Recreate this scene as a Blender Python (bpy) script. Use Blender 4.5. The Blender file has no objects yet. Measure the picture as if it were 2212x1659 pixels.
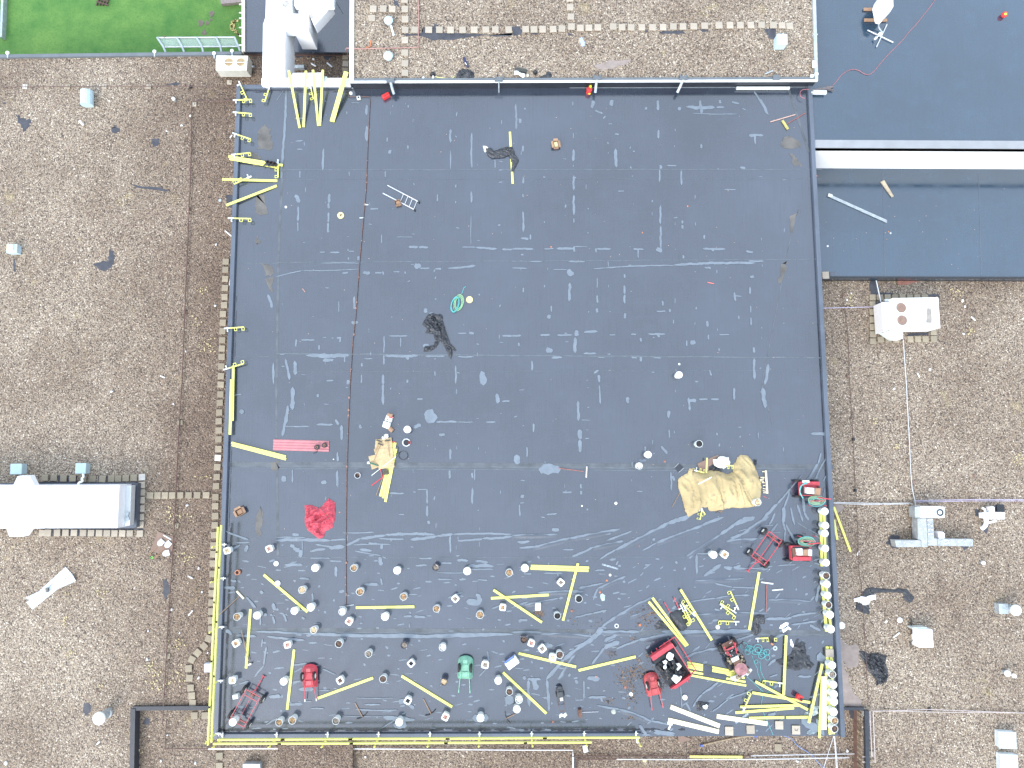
import bpy, bmesh, math, random
from mathutils import Vector, Matrix, noise
from mathutils.geometry import delaunay_2d_cdt
S = bpy.context.scene
COL = S.collection
# ------------------------------------------------------------------ camera
FP, CX, CY, H = 1475.0, 1106.0, 829.5, 28.0      # focal length and centre in survey units (2212 wide), height above the main roof
_dn = Vector((-16/FP, -155.5/FP, -1)).normalized()
_zw = -_dn
_xw = (Vector((1,0,0)) - _zw*_zw.x).normalized()
_yw = _zw.cross(_xw)
RW = Matrix((_xw, _yw, _zw))                     # camera axes -> world axes
cd = bpy.data.cameras.new('camera'); cam = bpy.data.objects.new('camera', cd); COL.objects.link(cam)
cd.sensor_width = 36; cd.lens = 36*FP/2212.0; cd.clip_start = .5; cd.clip_end = 3000
cam.matrix_world = Matrix.Translation((0,0,H)) @ RW.to_4x4()
S.camera = cam
# ------------------------------------------------------------------ sky, sun, exposure
SUN_EL, SUN_AZ = 40, 215
w = bpy.data.worlds.new("World"); S.world = w; w.use_nodes = True
nt = w.node_tree; sky = nt.nodes.new('ShaderNodeTexSky'); sky.sky_type = 'NISHITA'; sky.sun_disc = False
sky.sun_elevation = math.radians(SUN_EL); sky.sun_rotation = math.radians(SUN_AZ)
sky.dust_density = 4.0; sky.ozone_density = 1.0; sky.air_density = 1.0
hsv = nt.nodes.new('ShaderNodeHueSaturation'); hsv.inputs['Saturation'].default_value = .6
nt.links.new(sky.outputs[0], hsv.inputs['Color'])
cl = nt.nodes.new('ShaderNodeMix'); cl.data_type = 'RGBA'; cl.inputs[0].default_value = .7      # even overcast veil over the clear-sky colours
nt.links.new(hsv.outputs[0], cl.inputs[6]); cl.inputs[7].default_value = (4.4, 5.1, 6.1, 1)
nt.links.new(cl.outputs[2], nt.nodes['Background'].inputs[0]); nt.nodes['Background'].inputs[1].default_value = .15
sd = bpy.data.lights.new('sun', 'SUN'); so = bpy.data.objects.new('sun', sd); COL.objects.link(so)
sd.energy = .6; sd.angle = math.radians(25); sd.color = (1, .95, .88)
so.rotation_euler = (math.radians(90-SUN_EL), 0, math.radians(180-SUN_AZ))
S.view_settings.view_transform = 'Standard'; S.view_settings.look = 'None'; S.view_settings.gamma = 1
S.view_settings.exposure = 1.56
# ------------------------------------------------------------------ survey helpers
def P(d, z=0.0):
    c = Vector(((d[0]-CX)/FP, -(d[1]-CY)/FP, -1))
    r = RW @ c
    t = (z-H)/r.z
    return Vector((r.x*t, r.y*t, z))
def T(i, j, x, y): return (553*i + x*.25, 414.75*j + y*.25)
HO = {'h1':(2560,2304),'h2':(2560,2600),'h3':(2950,2304),'h4':(2950,2620),'h5':(2900,1900),'h6':(1350,1620),'h7':(860,2500),'h8':(2600,1750),'d':(980,0),'a':(3400,1140)}
def Hh(k, x, y): o = HO[k]; return (o[0]*.54 + x/8, o[1]*.54 + y/8)
def G(k, x, y):
    if k in HO: return Hh(k, x, y)
    if k == 'r': return (3440*.54 + x*.2791, 1980*.54 + y*.2791)
    return T(int(k[0]), int(k[1]), x, y)
def pp(k, pts): return [G(k, x, y) for x, y in pts]
R0 = random.Random(7)
# ------------------------------------------------------------------ materials
def _mix(n, l, a, b, f, mode='MIX'):
    m = n.new('ShaderNodeMix'); m.data_type = 'RGBA'; m.blend_type = mode
    for s, v in ((6, a), (7, b), (0, f)):
        if hasattr(v, 'is_linked') or hasattr(v, 'links'): l.new(v, m.inputs[s])
        elif s == 0: m.inputs[0].default_value = v
        else: m.inputs[s].default_value = (*v, 1)
    return m.outputs[2]
def _noise(n, l, vec, scale, detail=4, rough=.6):
    t = n.new('ShaderNodeTexNoise'); t.inputs['Scale'].default_value = scale; t.inputs['Detail'].default_value = detail
    t.inputs['Roughness'].default_value = rough; l.new(vec, t.inputs['Vector']); return t.outputs['Fac']
def _map(n, l, v, a, b, c=0, d=1):
    m = n.new('ShaderNodeMapRange'); m.inputs[1].default_value = a; m.inputs[2].default_value = b
    m.inputs[3].default_value = c; m.inputs[4].default_value = d; l.new(v, m.inputs[0]); return m.outputs[0]
def new_mat(name):
    m = bpy.data.materials.new(name); m.use_nodes = True
    n = m.node_tree.nodes; l = m.node_tree.links; b = n['Principled BSDF']
    tc = n.new('ShaderNodeTexCoord')
    return m, n, l, b, tc.outputs['Object']
MATS = {}
def mat(name, col, rough=.6, var=.25, scale=9, metal=0, dirt=None, bump=0, vary=0, spec=.5):
    """plain painted / plastic / cloth surface with blotchy wear; vary = colour change from copy to copy"""
    if name in MATS: return MATS[name]
    m, n, l, b, v = new_mat(name)
    f = _noise(n, l, v, scale); f2 = _noise(n, l, v, scale*5, 2)
    c = _mix(n, l, [x*(1-var) for x in col], [min(1, x*(1+var*.5)) for x in col], _map(n, l, f, .3, .7))
    if dirt: c = _mix(n, l, c, dirt, _map(n, l, f2, .55, .72, 0, .7))
    if vary:
        oi = n.new('ShaderNodeObjectInfo'); c = _mix(n, l, c, [x*(1-vary) for x in col], oi.outputs['Random'])
    l.new(c, b.inputs['Base Color']); b.inputs['Roughness'].default_value = rough; b.inputs['Metallic'].default_value = metal
    b.inputs['Specular IOR Level'].default_value = spec
    if bump:
        bp = n.new('ShaderNodeBump'); bp.inputs['Strength'].default_value = bump; bp.inputs['Distance'].default_value = .02
        l.new(f2, bp.inputs['Height']); l.new(bp.outputs[0], b.inputs['Normal'])
    MATS[name] = m; return m
def membrane(name, base, ior=2.0, rough=.14, streak=True):
    m, n, l, b, v = new_mat(name)
    big = _noise(n, l, v, .12, 5, .65); mid = _noise(n, l, v, 1.3, 6, .7)
    mp = n.new('ShaderNodeMapping'); mp.inputs['Scale'].default_value = (22, .6, 1); l.new(v, mp.inputs[0])
    st = _noise(n, l, mp.outputs[0], 1, 3)
    mp2 = n.new('ShaderNodeMapping'); mp2.inputs['Scale'].default_value = (.5, 26, 1); l.new(v, mp2.inputs[0])
    st2 = _noise(n, l, mp2.outputs[0], 1, 2)
    gr = _noise(n, l, v, 34, 3, .8)
    c = _mix(n, l, [x*.72 for x in base], [x*1.35 for x in base], _map(n, l, big, .3, .7))
    c = _mix(n, l, c, [x*1.6 for x in base], _map(n, l, mid, .52, .8, 0, .5))
    c = _mix(n, l, c, [x*.45 for x in base], _map(n, l, st, .5, .9, 0, .6))
    c = _mix(n, l, c, [x*1.9 for x in base], _map(n, l, st2, .62, .9, 0, .5))
    c = _mix(n, l, c, [x*2.6 for x in base], _map(n, l, gr, .55, .85, 0, .6))
    l.new(c, b.inputs['Base Color'])
    b.inputs['IOR'].default_value = ior
    l.new(_map(n, l, mid, .3, .75, rough-.05, rough+.10), b.inputs['Roughness'])
    bp = n.new('ShaderNodeBump'); bp.inputs['Strength'].default_value = .12; bp.inputs['Distance'].default_value = .01
    l.new(mid, bp.inputs['Height']); l.new(bp.outputs[0], b.inputs['Normal'])
    MATS[name] = m; return m
def gravel(name, wet=0.0, warm=0.0, wetbox=None, scale=18):
    m, n, l, b, v = new_mat(name)
    wn = n.new('ShaderNodeTexNoise'); wn.inputs['Scale'].default_value = 6; l.new(v, wn.inputs['Vector'])
    def stones(sc, off):
        mp = n.new('ShaderNodeMapping'); mp.inputs['Location'].default_value = (off, off*.7, 0); l.new(v, mp.inputs[0])
        vo = n.new('ShaderNodeTexVoronoi'); vo.voronoi_dimensions = '2D'; vo.inputs['Scale'].default_value = sc; l.new(mp.outputs[0], vo.inputs['Vector'])
        sp = n.new('ShaderNodeSeparateColor'); l.new(vo.outputs['Color'], sp.inputs[0])
        cr = n.new('ShaderNodeValToRGB'); e = cr.color_ramp; e.interpolation = 'CONSTANT'
        cols = [(0,(.065,.052,.043)),(.13,(.15,.115,.09)),(.28,(.25,.195,.155)),(.45,(.32,.255,.185)),(.6,(.335,.29,.24)),(.76,(.42,.36,.28)),(.91,(.56,.50,.42)),(.975,(.76,.72,.64))]
        e.elements[0].color = (*cols[0][1], 1); e.elements[1].position = cols[1][0]; e.elements[1].color = (*cols[1][1], 1)
        for p_, c_ in cols[2:]:
            x = e.elements.new(p_); x.color = (*c_, 1)
        l.new(sp.outputs[0], cr.inputs[0])
        return cr.outputs[0], vo.outputs['Distance']
    c1, d1 = stones(scale, 0); c2, d2 = stones(scale*1.7, 3.3)
    pick = _noise(n, l, v, 14, 2)
    c = _mix(n, l, c1, c2, _map(n, l, pick, .48, .52))
    c = _mix(n, l, c, (.03, .026, .023), _map(n, l, d1, .42, .8, 0, .5))
    big = _noise(n, l, v, .17, 6, .72)
    c = _mix(n, l, c, (1.0, .97, .91), 1.0, 'MULTIPLY')
    c = _mix(n, l, c, (.60-.1*wet, .54-.12*wet, .50-.13*wet), _map(n, l, big, .38, .64, .1+wet*.5, .9+wet*.1), 'MULTIPLY')
    moss = _noise(n, l, v, .55, 5, .7)
    c = _mix(n, l, c, (.42, .34, .12), _map(n, l, moss, .62, .75, 0, .35))
    if wetbox:      # damp, dirt-stained strip of stones (world x range)
        sx = n.new('ShaderNodeSeparateXYZ'); l.new(n.new('ShaderNodeNewGeometry').outputs['Position'], sx.inputs[0])
        ad = n.new('ShaderNodeMath'); ad.operation = 'MULTIPLY_ADD'; l.new(_noise(n, l, v, .5, 5), ad.inputs[0]); ad.inputs[1].default_value = 2.4
        l.new(sx.outputs[0], ad.inputs[2])
        c = _mix(n, l, c, (.52, .43, .38), _map(n, l, ad.outputs[0], wetbox[0], wetbox[1], 0, .75), 'MULTIPLY')
    l.new(c, b.inputs['Base Color']); b.inputs['Roughness'].default_value = .65
    bp = n.new('ShaderNodeBump'); bp.inputs['Strength'].default_value = .7; bp.inputs['Distance'].default_value = .03; bp.invert = True
    l.new(d1, bp.inputs['Height']); l.new(bp.outputs[0], b.inputs['Normal'])
    MATS[name] = m; return m
MEM = membrane('black_membrane', (.029, .038, .056))
MEMR = membrane('black_membrane_right', (.016, .040, .068))
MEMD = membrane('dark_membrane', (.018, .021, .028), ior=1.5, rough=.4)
MEMF = membrane('slack_membrane', (.042, .054, .074), ior=1.8, rough=.42)
MEMC = membrane('grey_membrane_kerb', (.075, .092, .12), ior=1.6, rough=.4)
WATER = mat('water_film', (.145, .18, .215), .35, .2, 3, spec=.8)
SEAMM = mat('seam_film', (.105, .125, .145), .4, .3, 3)
SILT = mat('dried_silt', (.125, .12, .115), .8, .35, 5)
GRL = gravel('gravel_left', -.2, 0, (-16.6, -12.4))
GRN = gravel('gravel_north', -.25)
GRR = gravel('gravel_right', -.15)
GRB = gravel('gravel_bottom', .55)
YEL = mat('yellow_paint', (.82, .81, .21), .55, .14, 14, dirt=(.42, .40, .14), vary=.16)
CREAM = mat('cream_wood', (.86, .80, .56), .6, .12, 7, vary=.08)
WHITE = mat('white_plastic', (.66, .70, .68), .45, .1, 9, dirt=(.45, .45, .42))
WSTEEL = mat('white_coated_steel', (.90, .91, .91), .5, .04, 2, dirt=(.80, .81, .80))
IVORY = mat('ivory_steel', (.74, .72, .64), .45, .1, 3)
CASE = mat('grey_green_steel', (.55, .61, .59), .45, .1, 3)
LID = mat('white_lid', (.88, .90, .89), .4, .08, 12)
RED = mat('red_paint', (.52, .055, .075), .5, .3, 8, dirt=(.25, .06, .05))
PINKRED = mat('faded_red_steel', (.46, .10, .11), .5, .2, 4)
RTARP = mat('red_tarpaulin', (.48, .055, .085), .55, .3, 5, dirt=(.1, .05, .05), bump=.4)
BRED = mat('bright_red_plastic', (.7, .04, .04), .45, .15, 8)
GREEN = mat('green_paint', (.20, .44, .31), .5, .3, 9, dirt=(.12, .2, .14))
TAN = mat('tan_canvas', (.46, .365, .19), .85, .36, .8, dirt=(.24, .19, .13), bump=.35)
BLK = mat('black_plastic', (.02, .022, .026), .4, .3, 9)
BCLOTH = mat('black_sheeting', (.036, .040, .047), .38, .5, 6, bump=.5)
RUB = mat('black_rubber', (.015, .015, .017), .6, .3, 9)
WOOD = mat('raw_wood', (.36, .24, .15), .75, .3, 9, vary=.2)
PLY = mat('tan_board', (.50, .38, .21), .8, .2, 4, dirt=(.2, .15, .09))
BRN = mat('brown_board', (.24, .165, .13), .8, .15, 3)
CARD = mat('cardboard', (.34, .21, .13), .85, .2, 7)
METAL = mat('galvanised_metal', (.46, .52, .55), .4, .25, 7, metal=.35)
DUCT = mat('blotchy_galvanised_duct', (.36, .39, .40), .5, .3, 3, dirt=(.66, .69, .69))
STEEL = mat('pale_steel', (.62, .64, .66), .4, .15, 8, metal=.3)
RUST = mat('rusty_metal', (.16, .085, .06), .7, .4, 9)
COPPER = mat('oxidised_copper', (.13, .075, .065), .6, .3, 20)
OLIVE = mat('concrete_paver', (.36, .31, .225), .85, .22, 3.5, dirt=(.27, .23, .17), bump=.2, vary=.3)
PAVG = mat('beige_concrete_paver', (.43, .38, .305), .85, .15, 3.5, bump=.2, vary=.22)
PAVW = mat('pale_concrete_paver', (.56, .53, .48), .85, .15, 3.5, bump=.2)
CYAN = mat('cyan_hose', (.10, .46, .46), .5, .1)
HGREEN = mat('green_hose', (.24, .38, .25), .5, .2)
BLUE = mat('blue_plastic', (.05, .15, .55), .5, .15)
BLUEG = mat('blue_grey_dome', (.46, .60, .64), .45, .12, 5)
NAVY = mat('dark_blue_cloth', (.03, .035, .10), .6, .3)
ORG = mat('orange_plastic', (.6, .2, .08), .6, .2)
FAN = mat('brown_fan', (.30, .205, .16), .7, .2, 7)
FANT = mat('tan_fan', (.42, .31, .17), .7, .25, 7)
CUTY = mat('yellow_foam', (.66, .60, .30), .9, .2, 9)
FOAM = mat('white_foam', (.82, .84, .84), .8, .1, 9)
FOAMC = mat('cream_foam', (.84, .82, .72), .8, .12, 9)
BRICK = mat('brick_red', (.33, .15, .11), .8, .25, 9)
CORR = mat('pale_corrugated_steel', (.60, .66, .72), .45, .1, 3)
def contents(name, a, b_, sc=22):
    m, n, l, b, v = new_mat(name); vo = n.new('ShaderNodeTexVoronoi'); vo.inputs['Scale'].default_value = sc; l.new(v, vo.inputs[0])
    sp = n.new('ShaderNodeSeparateColor'); l.new(vo.outputs['Color'], sp.inputs[0])
    l.new(_mix(n, l, a, b_, _map(n, l, sp.outputs[0], .2, .8)), b.inputs['Base Color']); b.inputs['Roughness'].default_value = .8
    MATS[name] = m; return m
FILL = {'brown': contents('brown_rubble', (.09,.05,.03), (.50,.33,.17)), 'tan': contents('tan_rubble', (.25,.17,.09), (.66,.52,.33)),
 'grey': contents('grey_stones', (.05,.045,.04), (.30,.25,.20)), 'black': contents('black_bitumen', (.006,.006,.006), (.03,.03,.03)),
 'red': contents('reddish_rubble', (.12,.06,.05), (.50,.28,.22)), 'white': contents('pale_scraps', (.2,.17,.14), (.85,.82,.75)),
 'dark': contents('dark_rubble', (.015,.012,.01), (.16,.10,.07))}
DEBRIS = contents('rust_crumbs', (.045,.035,.028), (.24,.15,.09), 14)
def grassmat():
    m, n, l, b, v = new_mat('lawn')
    a = _noise(n, l, v, .5, 6, .7); f = _noise(n, l, v, 9, 6, .8); g = _noise(n, l, v, 60, 3)
    c = _mix(n, l, (.06, .20, .04), (.16, .32, .07), _map(n, l, a, .35, .65))
    c = _mix(n, l, c, (.035, .13, .03), _map(n, l, f, .5, .75)); c = _mix(n, l, c, (.19, .38, .13), _map(n, l, g, .5, .8, 0, .5))
    l.new(c, b.inputs['Base Color']); b.inputs['Roughness'].default_value = .9
    bp = n.new('ShaderNodeBump'); bp.inputs['Strength'].default_value = .8; bp.inputs['Distance'].default_value = .05
    l.new(g, bp.inputs['Height']); l.new(bp.outputs[0], b.inputs['Normal']); return m
LAWN = grassmat()
def glassmat():
    m, n, l, b, v = new_mat('canopy_glass'); b.inputs['Base Color'].default_value = (.75, .85, .82, 1)
    b.inputs['Transmission Weight'].default_value = .75; b.inputs['Roughness'].default_value = .15; b.inputs['IOR'].default_value = 1.1; return m
GLASS = glassmat()
# ------------------------------------------------------------------ mesh builder
class MB:
    def __init__(s): s.v = []; s.f = []; s.m = []; s.k = 0
    def add(s, vs, fs):
        o = len(s.v); s.v += [Vector(x) for x in vs]; s.f += [[i+o for i in f] for f in fs]; s.m += [s.k]*len(fs); return s
    def prism(s, pts, z0, z1, top=None):
        a = sum(pts[i][0]*pts[(i+1)%len(pts)][1]-pts[(i+1)%len(pts)][0]*pts[i][1] for i in range(len(pts)))
        if a < 0: pts = pts[::-1]; top = top[::-1] if top else None
        t = top or pts; n = len(pts)
        vs = [(p[0], p[1], z0) for p in pts] + [(p[0], p[1], z1) for p in t]
        fs = [list(range(n))[::-1], list(range(n, 2*n))] + [[i, (i+1)%n, n+(i+1)%n, n+i] for i in range(n)]
        return s.add(vs, fs)
    def box(s, c, size, rot=0, z0=None, shear=0):
        x, y, z = size[0]/2, size[1]/2, size[2]; cz = c[2] if z0 is None else z0
        ca, sa = math.cos(rot), math.sin(rot)
        pts = [(c[0]+ca*a-sa*b, c[1]+sa*a+ca*b) for a, b in ((-x,-y),(x,-y),(x,y),(-x,y))]
        return s.prism(pts, cz, cz+z)
    def cyl(s, c, r, z0, z1, n=20, r2=None, ex=1):
        r2 = r if r2 is None else r2
        p = [(c[0]+r*math.cos(i*2*math.pi/n), c[1]+r*ex*math.sin(i*2*math.pi/n)) for i in range(n)]
        q = [(c[0]+r2*math.cos(i*2*math.pi/n), c[1]+r2*ex*math.sin(i*2*math.pi/n)) for i in range(n)]
        return s.prism(p, z0, z1, q)
    def ring(s, c, r, ri, z0, z1, n=20):
        vs = []; fs = []
        for i in range(n):
            a = i*2*math.pi/n
            for rr, zz in ((r, z0), (r, z1), (ri, z1), (ri, z0)): vs.append((c[0]+rr*math.cos(a), c[1]+rr*math.sin(a), zz))
        for i in range(n):
            j = (i+1) % n
            for k in range(4): fs.append([4*i+k, 4*j+k, 4*j+(k+1)%4, 4*i+(k+1)%4])
        return s.add(vs, fs)
    def dome(s, c, r, z0, h, n=18, m=5):
        vs = []; fs = []
        for k in range(m):
            a = k/m*math.pi/2
            for i in range(n):
                t = i*2*math.pi/n; vs.append((c[0]+r*math.cos(a)*math.cos(t), c[1]+r*math.cos(a)*math.sin(t), z0+h*math.sin(a)))
        vs.append((c[0], c[1], z0+h))
        for k in range(m-1):
            for i in range(n): fs.append([k*n+i, k*n+(i+1)%n, (k+1)*n+(i+1)%n, (k+1)*n+i])
        for i in range(n): fs.append([(m-1)*n+i, (m-1)*n+(i+1)%n, m*n])
        return s.add(vs, fs)
    def tube(s, path, r, n=6, closed=False):
        path = [Vector(p) for p in path]; vs = []; fs = []; N = len(path)
        for i, p in enumerate(path):
            if closed: d = path[(i+1)%N]-path[i-1]
            else: d = path[min(i+1, N-1)]-path[max(i-1, 0)]
            d.normalize(); u = d.cross(Vector((0,0,1)))
            if u.length < .05: u = d.cross(Vector((1,0,0)))
            u.normalize(); w_ = u.cross(d)
            for k in range(n):
                a = k*2*math.pi/n + math.pi/n; vs.append(p+(u*math.cos(a)+w_*math.sin(a))*r)
        for i in range(N if closed else N-1):
            j = (i+1) % N
            for k in range(n): fs.append([i*n+k, i*n+(k+1)%n, j*n+(k+1)%n, j*n+k])
        if not closed: fs.append(list(range(n))); fs.append([(N-1)*n+k for k in range(n)][::-1])
        return s.add(vs, fs)
    def wheel(s, c, r, wd, axis, n=18):   # disc standing upright, axis = horizontal direction
        ax = Vector(axis).normalized(); u = Vector((0,0,1)); w_ = ax.cross(u); c = Vector(c)
        vs = []
        for sg, rr in ((-.5, r*.9), (-.25, r), (.25, r), (.5, r*.9)):
            for i in range(n):
                a = i*2*math.pi/n; vs.append(c+ax*wd*sg+(u*math.cos(a)+w_*math.sin(a))*rr)
        fs = [[k*n+i, k*n+(i+1)%n, (k+1)*n+(i+1)%n, (k+1)*n+i] for k in range(3) for i in range(n)]
        fs += [list(range(n))[::-1], list(range(3*n, 4*n))]
        return s.add(vs, fs)
    def mesh(s, name, mats, o=(0,0,0), smooth=False):
        me = bpy.data.meshes.new(name); o = Vector(o)
        me.from_pydata([tuple(x-o) for x in s.v], [], s.f)
        for m in (mats if isinstance(mats, (list, tuple)) else [mats]): me.materials.append(m)
        for p, k in zip(me.polygons, s.m): p.material_index = k
        b = bmesh.new(); b.from_mesh(me); bmesh.ops.recalc_face_normals(b, faces=b.faces); b.to_mesh(me); b.free()
        if smooth:
            for p in me.polygons: p.use_smooth = True
        me.update(); return me
def tag(o, label=None, cat=None, group=None, kind=None):
    if label: o['label'] = label
    if cat: o['category'] = cat
    if group: o['group'] = group
    if kind: o['kind'] = kind
    return o
def build(mb, name, mats, parent=None, o=None, label=None, cat=None, group=None, kind=None, smooth=False, bevel=0):
    """one mesh object; o = origin in world (top-level) / the thing's own origin (part)"""
    if o is None: o = parent.location.copy() if parent else Vector((0,0,0))
    ob = bpy.data.objects.new(name, mb.mesh(name, mats, o, smooth)); COL.objects.link(ob)
    if parent: ob.parent = parent; 
    else: ob.location = o
    if parent and parent.parent: pass
    if bevel:
        b = ob.modifiers.new('bevel', 'BEVEL'); b.width = bevel; b.segments = 2; b.limit_method = 'ANGLE'
    return tag(ob, label, cat, group, kind)
def empty(name, loc, label=None, cat=None, group=None, rz=0):
    o = bpy.data.objects.new(name, None); COL.objects.link(o); o.location = loc; o.rotation_euler = (0,0,rz); o.empty_display_size = .2
    return tag(o, label, cat, group)
def sub(mb, name, mats, parent, root_o, **k):
    """sub-part of a part whose own origin sits at the thing's origin"""
    ob = bpy.data.objects.new(name, mb.mesh(name, mats, root_o, k.get('smooth', False))); COL.objects.link(ob); ob.parent = parent; return ob
def dup(root, loc=None, rz=None, scale=None):
    r = root.copy(); COL.objects.link(r)
    if loc is not None: r.location = loc
    if rz is not None: r.rotation_euler = (0,0,rz) if not isinstance(rz, (tuple, list)) else rz
    if scale is not None: r.scale = scale
    for ch in list(root.children):
        c = ch.copy(); COL.objects.link(c); c.parent = r
        for g in list(ch.children):
            d = g.copy(); COL.objects.link(d); d.parent = c
    return r
ORD = ['first','second','third','fourth','fifth','sixth','seventh','eighth','ninth','tenth','eleventh','twelfth','thirteenth','fourteenth','fifteenth','sixteenth','seventeenth','eighteenth','nineteenth','twentieth']
def ordn(k):
    if k < 20: return ORD[k]
    t, u = divmod(k+1, 10); tens = {2:'twenty',3:'thirty',4:'forty',5:'fifty'}[t]
    return (tens+'-'+ORD[u-1]) if u else {2:'twentieth',3:'thirtieth',4:'fortieth',5:'fiftieth'}[t]
# ---- labels of look-alikes: the nearest landmark, the side of it, and the rank on that side
LM = {}
SIDES = ['right of','upper right of','above','upper left of','left of','lower left of','below','lower right of']
def relabel(items):
    """items: (object, survey point, look). Rank each among the same look on one side of its nearest landmark."""
    def oc(p, q):
        a = math.atan2(-(p[1]-q[1]), p[0]-q[0]); return int(round(a/(math.pi/4))) % 8
    used = set()
    for o, p, look in items:
        for nm, q in sorted(LM.items(), key=lambda kv: math.hypot(kv[1][0]-p[0], kv[1][1]-p[1])):
            k = oc(p, q); dist = math.hypot(p[0]-q[0], p[1]-q[1])
            rank = sum(1 for o2, p2, l2 in items if l2 == look and o2 is not o and oc(p2, q) == k and math.hypot(p2[0]-q[0], p2[1]-q[1]) < dist)
            if rank > 3: continue
            side = SIDES[k]; pre = {0:'the nearest one', 1:'the second nearest', 2:'the third nearest', 3:'the fourth nearest'}[rank]
            lab = f"{look}, {pre} {side} {nm}"
            if lab in used or len(lab.replace(',', '').split()) > 16: continue
            used.add(lab); o['label'] = lab; break
        else: o['label'] = look + ' on the roof'
# ================================================================== GROUND, LAWN
ZL, ZB, ZR, ZLR, ZTL, ZN, ZG = -3.0, -3.25, -2.6, -2.1, -2.7, .55, -7.0
def Pl(pts, z): return [P(p, z) for p in pts]
g = MB(); g.prism([(-400,-400),(400,-400),(400,400),(-400,400)], ZG-.5, ZG); build(g, 'ground', LAWN, kind='structure')
def patch(pts, seed=0, jit=.04, sub_=3):
    """closed outline with wobbly edges"""
    r = random.Random(seed); out = []
    n = len(pts)
    for i in range(n):
        a, b = Vector(pts[i][:2]), Vector(pts[(i+1)%n][:2])
        for k in range(sub_):
            q = a.lerp(b, k/sub_); out.append((q.x+r.uniform(-jit, jit), q.y+r.uniform(-jit, jit)))
    return out
def sheet(mb, pts, z, th=.004): mb.prism(pts, z, z+th)
# bare soil in the lawn
EARTH = mat('bare_earth', (.17, .15, .12), .95, .3, 5)
b = MB()
for s_, (x, y, r) in enumerate([(1830,120,22),(1735,200,24),(1790,200,16),(1765,280,20),(1825,170,12)]):
    c = P(G('00', x, y), ZG); b.prism([(c.x+r/4/40*math.cos(a)*(1+.3*math.sin(3*a+s_)), c.y+r/4/30*math.sin(a)) for a in [k*.45 for k in range(14)]], ZG, ZG+.01)
build(b, 'bare_soil', EARTH, kind='structure')
# ================================================================== BUILDINGS
WALLB = mat('dark_wall_sheet', (.022, .026, .034), .35, .35, 2)
COPE = mat('grey_aluminium_coping', (.13, .15, .165), .4, .15, 2)
BRW = mat('brown_brick_wall', (.16, .09, .07), .85, .3, 3)
def building(name, label, outline, z, top_mat, top_name, base=ZG, wall=BRW, gap=.35):
    e = empty(name, P(outline[0], z), label, 'building'); o = e.location
    pts = Pl(outline, z)
    m = MB(); m.prism([(p.x, p.y) for p in pts], base, z-gap); build(m, 'wall', wall, e)
    m = MB(); m.prism([(p.x, p.y) for p in pts], z-gap, z); t = build(m, top_name, top_mat, e)
    return e, t
def strip(mb, a, b_, wd, z0, z1, side=1):
    """kerb along the line a-b (world), wd wide on the left (side=1) or right of it"""
    a, b_ = Vector(a[:2]), Vector(b_[:2]); d = (b_-a).normalized(); n_ = Vector((-d.y, d.x))*side*wd
    mb.prism([tuple(a), tuple(b_), tuple(b_+n_), tuple(a+n_)], z0, z1)
# main roof ------------------------------------------------------
NW, NE, SE, SW = (513.7,185), (1751,186), (1822.7,1589.5), (463.7,1593)
e, roof = building('main_building', 'large building under a worn black membrane roof littered with tools and buckets', [NW, NE, SE, SW], 0, MEM, 'roof_membrane', wall=BRW)
MAIN = e
wp = Pl([NW, NE, SE, SW], 0)
kerb = MB()
strip(kerb, wp[3], wp[0], .17, -.3, .13, -1)                                 # west
kerb2 = MB(); strip(kerb2, wp[2], wp[1], .17, -.3, .13, 1)                     # east
kerb3 = MB(); strip(kerb3, P((463.7,1592.5)), P((1385,1590.5)), .15, -.3, .11, 1)   # south, up to where the rail ends
kerb4 = MB(); strip(kerb4, P((513.7,186)), P((760,184)), .18, -.3, .10, -1)
for k_, l_ in ((kerb, 'long grey kerb on the west edge'), (kerb2, 'long grey kerb on the east edge'), (kerb3, 'low kerb on the south edge'), (kerb4, 'short kerb on the north edge')):
    build(k_, 'roof_kerb', MEMC, e, label=l_)
# seams: overlapping membrane laps and their pale weld lines
lap = MB(); weld = MB()
def hline(ya, yb, x0=598, x1=1775, wd=.03, mbx=None, z=.004, n=24):
    pts = []
    for i in range(n+1):
        t = i/n; q = P((x0+(x1-x0)*t, ya+(yb-ya)*t+math.sin(i*1.7+ya)*.5)); pts.append(q)
    up = [(q.x, q.y+wd/2*(1+.3*math.sin(i*2.1))) for i, q in enumerate(pts)]; dn = [(q.x, q.y-wd/2*(1+.3*math.sin(i*1.3))) for i, q in enumerate(pts)]
    (mbx or weld).prism(up+dn[::-1], z-.002, z+.002)
for ya, yb, wd in ((367,366,.035),(567,560,.03),(764,773,.05),(1006,1012,.04),(1012,1018,.03),(388,386,.012),(803,800,.012),(1204,1203,.02)):
    hline(ya, yb, wd=wd)
hline(569,569,520,600,wd=.03); hline(771,770,500,598,wd=.02); hline(1016,1018,490,600,wd=.02); hline(1365,1371,480,1790,wd=.05)
build(weld, 'seam', SEAMM, e, label='pale weld lines running across the black membrane', kind='stuff')
l2 = MB()
def vline(p0, p1, wd, mbx, z0=.001, z1=.005):
    a, b_ = P(p0), P(p1); strip(mbx, a, b_, wd, z0, z1)
for a_, b_ in (((616,196),(598,570)),((599,570),(594,860)),((594,860),(598,1200)),((1700,190),(1745,330))): vline(a_, b_, .10, l2)
vline((1715,470),(1645,830), .03, l2); vline((1645,830),(1668,920), .03, l2)
for ya, yb in ((1009,1015),(1368,1374)): 
    a, b_ = P((480,ya)), P((1800,yb)); strip(l2, a, b_, .22, .0005, .003)
build(l2, 'membrane_lap', mat('dusty_membrane', (.095,.108,.12), .45, .4, 2), e, label='dusty overlap bands on the black membrane')
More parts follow.
